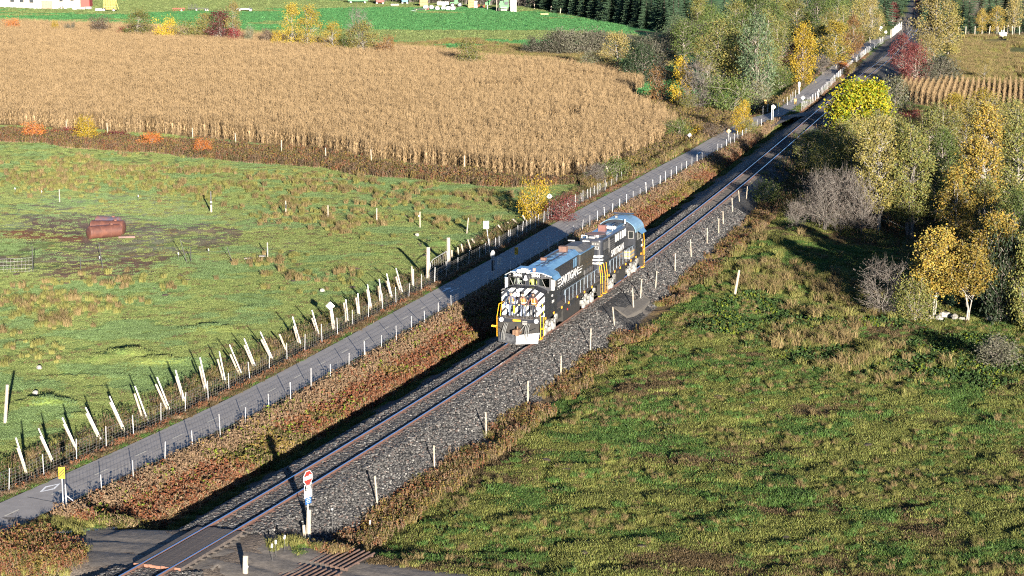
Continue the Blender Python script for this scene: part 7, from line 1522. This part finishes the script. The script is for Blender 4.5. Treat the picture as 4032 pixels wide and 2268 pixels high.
litter = [npmesh('litter', *leaves(np.random.default_rng(5+i).normal(size=(60,3))*np.array([.35,.35,.02])+np.array([0,0,.03]), .13, np.random.default_rng(6+i)), gl['redb']) for i in range(2)]
XY = pts_region(2600,(10,100),(150,260),lambda x,y:(zone(x,y,[(2160,570),(2400,545),(2576,560),(2576,640),(2330,660),(2150,620)],3,2,-2) > .5))
plant('leaf_litter', XY, .8, 1.4, litter, 'brown leaf litter under the birches', 'leaves')
# ------------------------------------------------------------------ corn
cornm = leafmat('dry corn leaves',[(.36,.25,.125),(.31,.205,.10),(.42,.30,.165),(.25,.165,.085),(.39,.275,.14)],objvar=.18)
def cornseg(seed, L_=1.5):
    r = np.random.default_rng(seed); V = []; F = []
    def q(a): o = len(V); V.extend(a); F.append((o,o+1,o+2,o+3))
    n = int(L_/.19)
    for i in range(n):
        y0 = -L_/2+.19*i+r.uniform(-.05,.05); x0 = r.uniform(-.06,.06); h = r.uniform(1.9,2.45); tx,ty = r.normal(size=2)*.10; w = .017
        at = lambda t: np.array([x0+tx*t, y0+ty*t, h*t])
        o = len(V)
        for t,ww in ((0,w),(1,w*.5)):
            c = at(t)
            for k in range(3): V.append(tuple(c+np.array([ww*math.cos(k*2.09),ww*math.sin(k*2.09),0])))
        for k in range(3): F.append((o+k,o+(k+1)%3,o+3+(k+1)%3,o+3+k))
        for k in range(7):
            t = r.uniform(.18,.92); c = at(t); a = r.uniform(0,6.28); d = np.array([math.cos(a),math.sin(a),0]); s = np.array([-d[1],d[0],0])*r.uniform(.03,.055); Lf = r.uniform(.28,.55)
            m = c+d*Lf*.5+np.array([0,0,r.uniform(-.02,.18)]); e = c+d*Lf*r.uniform(.6,.95)+np.array([0,0,-r.uniform(.15,.45)]); o = len(V)
            V.extend([tuple(c-s*.5),tuple(c+s*.5),tuple(m+s),tuple(m-s),tuple(e+s*.3),tuple(e-s*.3)]); F.append((o,o+1,o+2,o+3)); F.append((o+3,o+2,o+4,o+5))
        c = at(1.0)
        for k in range(3):
            a = r.uniform(0,6.28); e = c+np.array([.12*math.cos(a),.12*math.sin(a),r.uniform(.05,.22)]); q([tuple(c-(.008,0,0)),tuple(c+(.008,0,0)),tuple(e+(.008,0,0)),tuple(e-(.008,0,0))])
        c = at(r.uniform(.4,.5)); a = r.uniform(0,6.28); e = c+np.array([.16*math.cos(a),.16*math.sin(a),-.14]); q([tuple(c-(.03,0,0)),tuple(c+(.03,0,0)),tuple(e+(.03,0,0)),tuple(e-(.03,0,0))])
    return npmesh('corn', np.array(V), np.array(F), cornm)
cs = [cornseg(70+i) for i in range(5)]
def cornfield(poly, hd, rowsp, label, gaps, lanes, xr, yr):
    ux,uy = math.sin(hd),math.cos(hd); vx,vy = uy,-ux
    cx,cy = np.mean(poly,0); R_ = 420; a = np.arange(-R_,R_,rowsp); bq = np.arange(-R_,R_,1.42); A_,B_ = np.meshgrid(a,bq,indexing='ij'); A_ = A_+(vnoise(A_*0+B_,A_,30,5)-.5)*.5; B_ = B_+RN.uniform(-.6,.6,B_.shape)
    x = (cx+A_*vx+B_*ux).ravel(); y = (cy+A_*vy+B_*uy).ravel(); k = inpoly(x+(vnoise(x,y,4,9)-.5)*2,y+(vnoise(x,y,5,8)-.5)*3,poly)&infr(x,y,4)&(y < 720); x = x[k]; y = y[k]; keep = RN.uniform(size=len(x)) > .015
    for gx_,gy_,r1,r2 in gaps: keep &= ((x-gx_)/r1)**2+((y-gy_)/r2)**2 > 1
    for (x0,y0),(x1,y1),w in lanes:
        L2_ = (x1-x0)**2+(y1-y0)**2; t = np.clip(((x-x0)*(x1-x0)+(y-y0)*(y1-y0))/L2_,0,1); keep &= np.hypot(x-x0-t*(x1-x0),y-y0-t*(y1-y0)) > w
    x = x[keep]; y = y[keep]; n = len(x); flip = RN.integers(0,2,n)*math.pi
    # low spots where the corn is shorter
    s = .88+.22*fbm(x,y,22,93)+RN.uniform(-.05,.05,n)
    return scatter('corn_field', np.stack([x,y,terrain(x,y)],1), -hd+flip, s, cs, label, 'corn field')
k = 1.56522
gp = [(*G0(1386*k,318*k),1.2,4.5),(*G0(1440*k,312*k),1.3,5.5),(*G0(1232*k,240*k),5.,1.8),(*G0(1300*k,232*k),1.2,3.),(*G0(1200*k,238*k),1.,3.)]
ln = [(G0(1440*k,207*k),G0(1600*k,228*k),1.1),(G0(1440*k,303*k),G0(1680*k,312*k),.9),(G0(500*k,190*k),G0(1000*k,208*k),.8),(G0(0,135*k),G0(500*k,140*k),.8),(G0(1320*k,262*k),G0(1560*k,276*k),.8)]
cornfield(CORN1W, R(14), .76, 'large field of dry tan standing corn', gp, ln, None, None)
cornfield(CORN2W, R(14), .88, 'dry corn in clear rows at the right edge', [], [], None, None)
# ------------------------------------------------------------------ loose ballast stones
def stone(seed, m):
    r = np.random.default_rng(seed); V = np.array([(x,y,z) for z in (-.5,.5) for x,y in ((-.5,-.5),(.5,-.5),(.5,.5),(-.5,.5))])*r.uniform(.6,1.2,(8,3)); return npmesh('stone', V, np.array([(3,2,1,0),(4,5,6,7),(0,1,5,4),(1,2,6,5),(2,3,7,6),(3,0,4,7)]), m)
bs = [stone(1,mat('dark ballast stone',(.030,.029,.029),.7,scale=9)),stone(2,mat('grey ballast stone',(.075,.072,.069),.7,scale=9)),stone(3,mat('pale ballast stone',(.17,.165,.155),.65,scale=9)),stone(4,MATS['dark ballast stone']),stone(5,mat('pinkish ballast stone',(.075,.055,.048),.7,scale=9))]
XY = pts_region(70000,(-20,30),(83,200),lambda x,y:(np.abs(dtrack(x,y)) < 4.1)&dens(y,95,0)&(droad(x,y)[0] > 2.9)&~((dtrack(x,y) > 1.6)&(np.abs(y-149.5) < 3.6)))
dd = dtrack(*XY.T); zz2 = balz(XY[:,0],XY[:,1],dd); 
scatter('ballast_stones', np.concatenate([XY,(zz2+.012)[:,None]],1), RN.uniform(0,6.28,len(XY)), RN.uniform(.05,.115,len(XY)), bs, 'loose grey and dark stones of the track ballast', 'ballast', RN.choice(5,len(XY),p=[.34,.28,.06,.22,.10]))
# small dark clods and droppings in the pastures
clod = MB().ball((0,0,.03),.22,8,4,sc=(1.3,.9,.35)).mesh('clod', mat('dark dung',(.045,.032,.022),.9,scale=9))
XY = np.concatenate([pts_region(70,(-60,5),(120,230),lambda x,y:(dpath(x,y) < -6)&(fbm(x,y,20,95) > .45)&~inpoly(x,y,CORN1W)),pts_region(60,(0,40),(88,170),lambda x,y:dtrack(x,y) > 8)])
plant('cow_pats', XY, .6, 1.2, [clod], 'dark cow pats scattered over the grass', 'dung')
# groups for things that repeat
from collections import defaultdict
cc = defaultdict(list)
for o in COL.objects:
    if o.parent is None and 'category' in o and 'group' not in o and o.get('kind') is None: cc[o.name.split('.')[0]].append(o)
for nm,l_ in cc.items():
    if len(l_) > 1:
        for o in l_: o['group'] = nm.replace('_',' ')+' things along the line and fields'
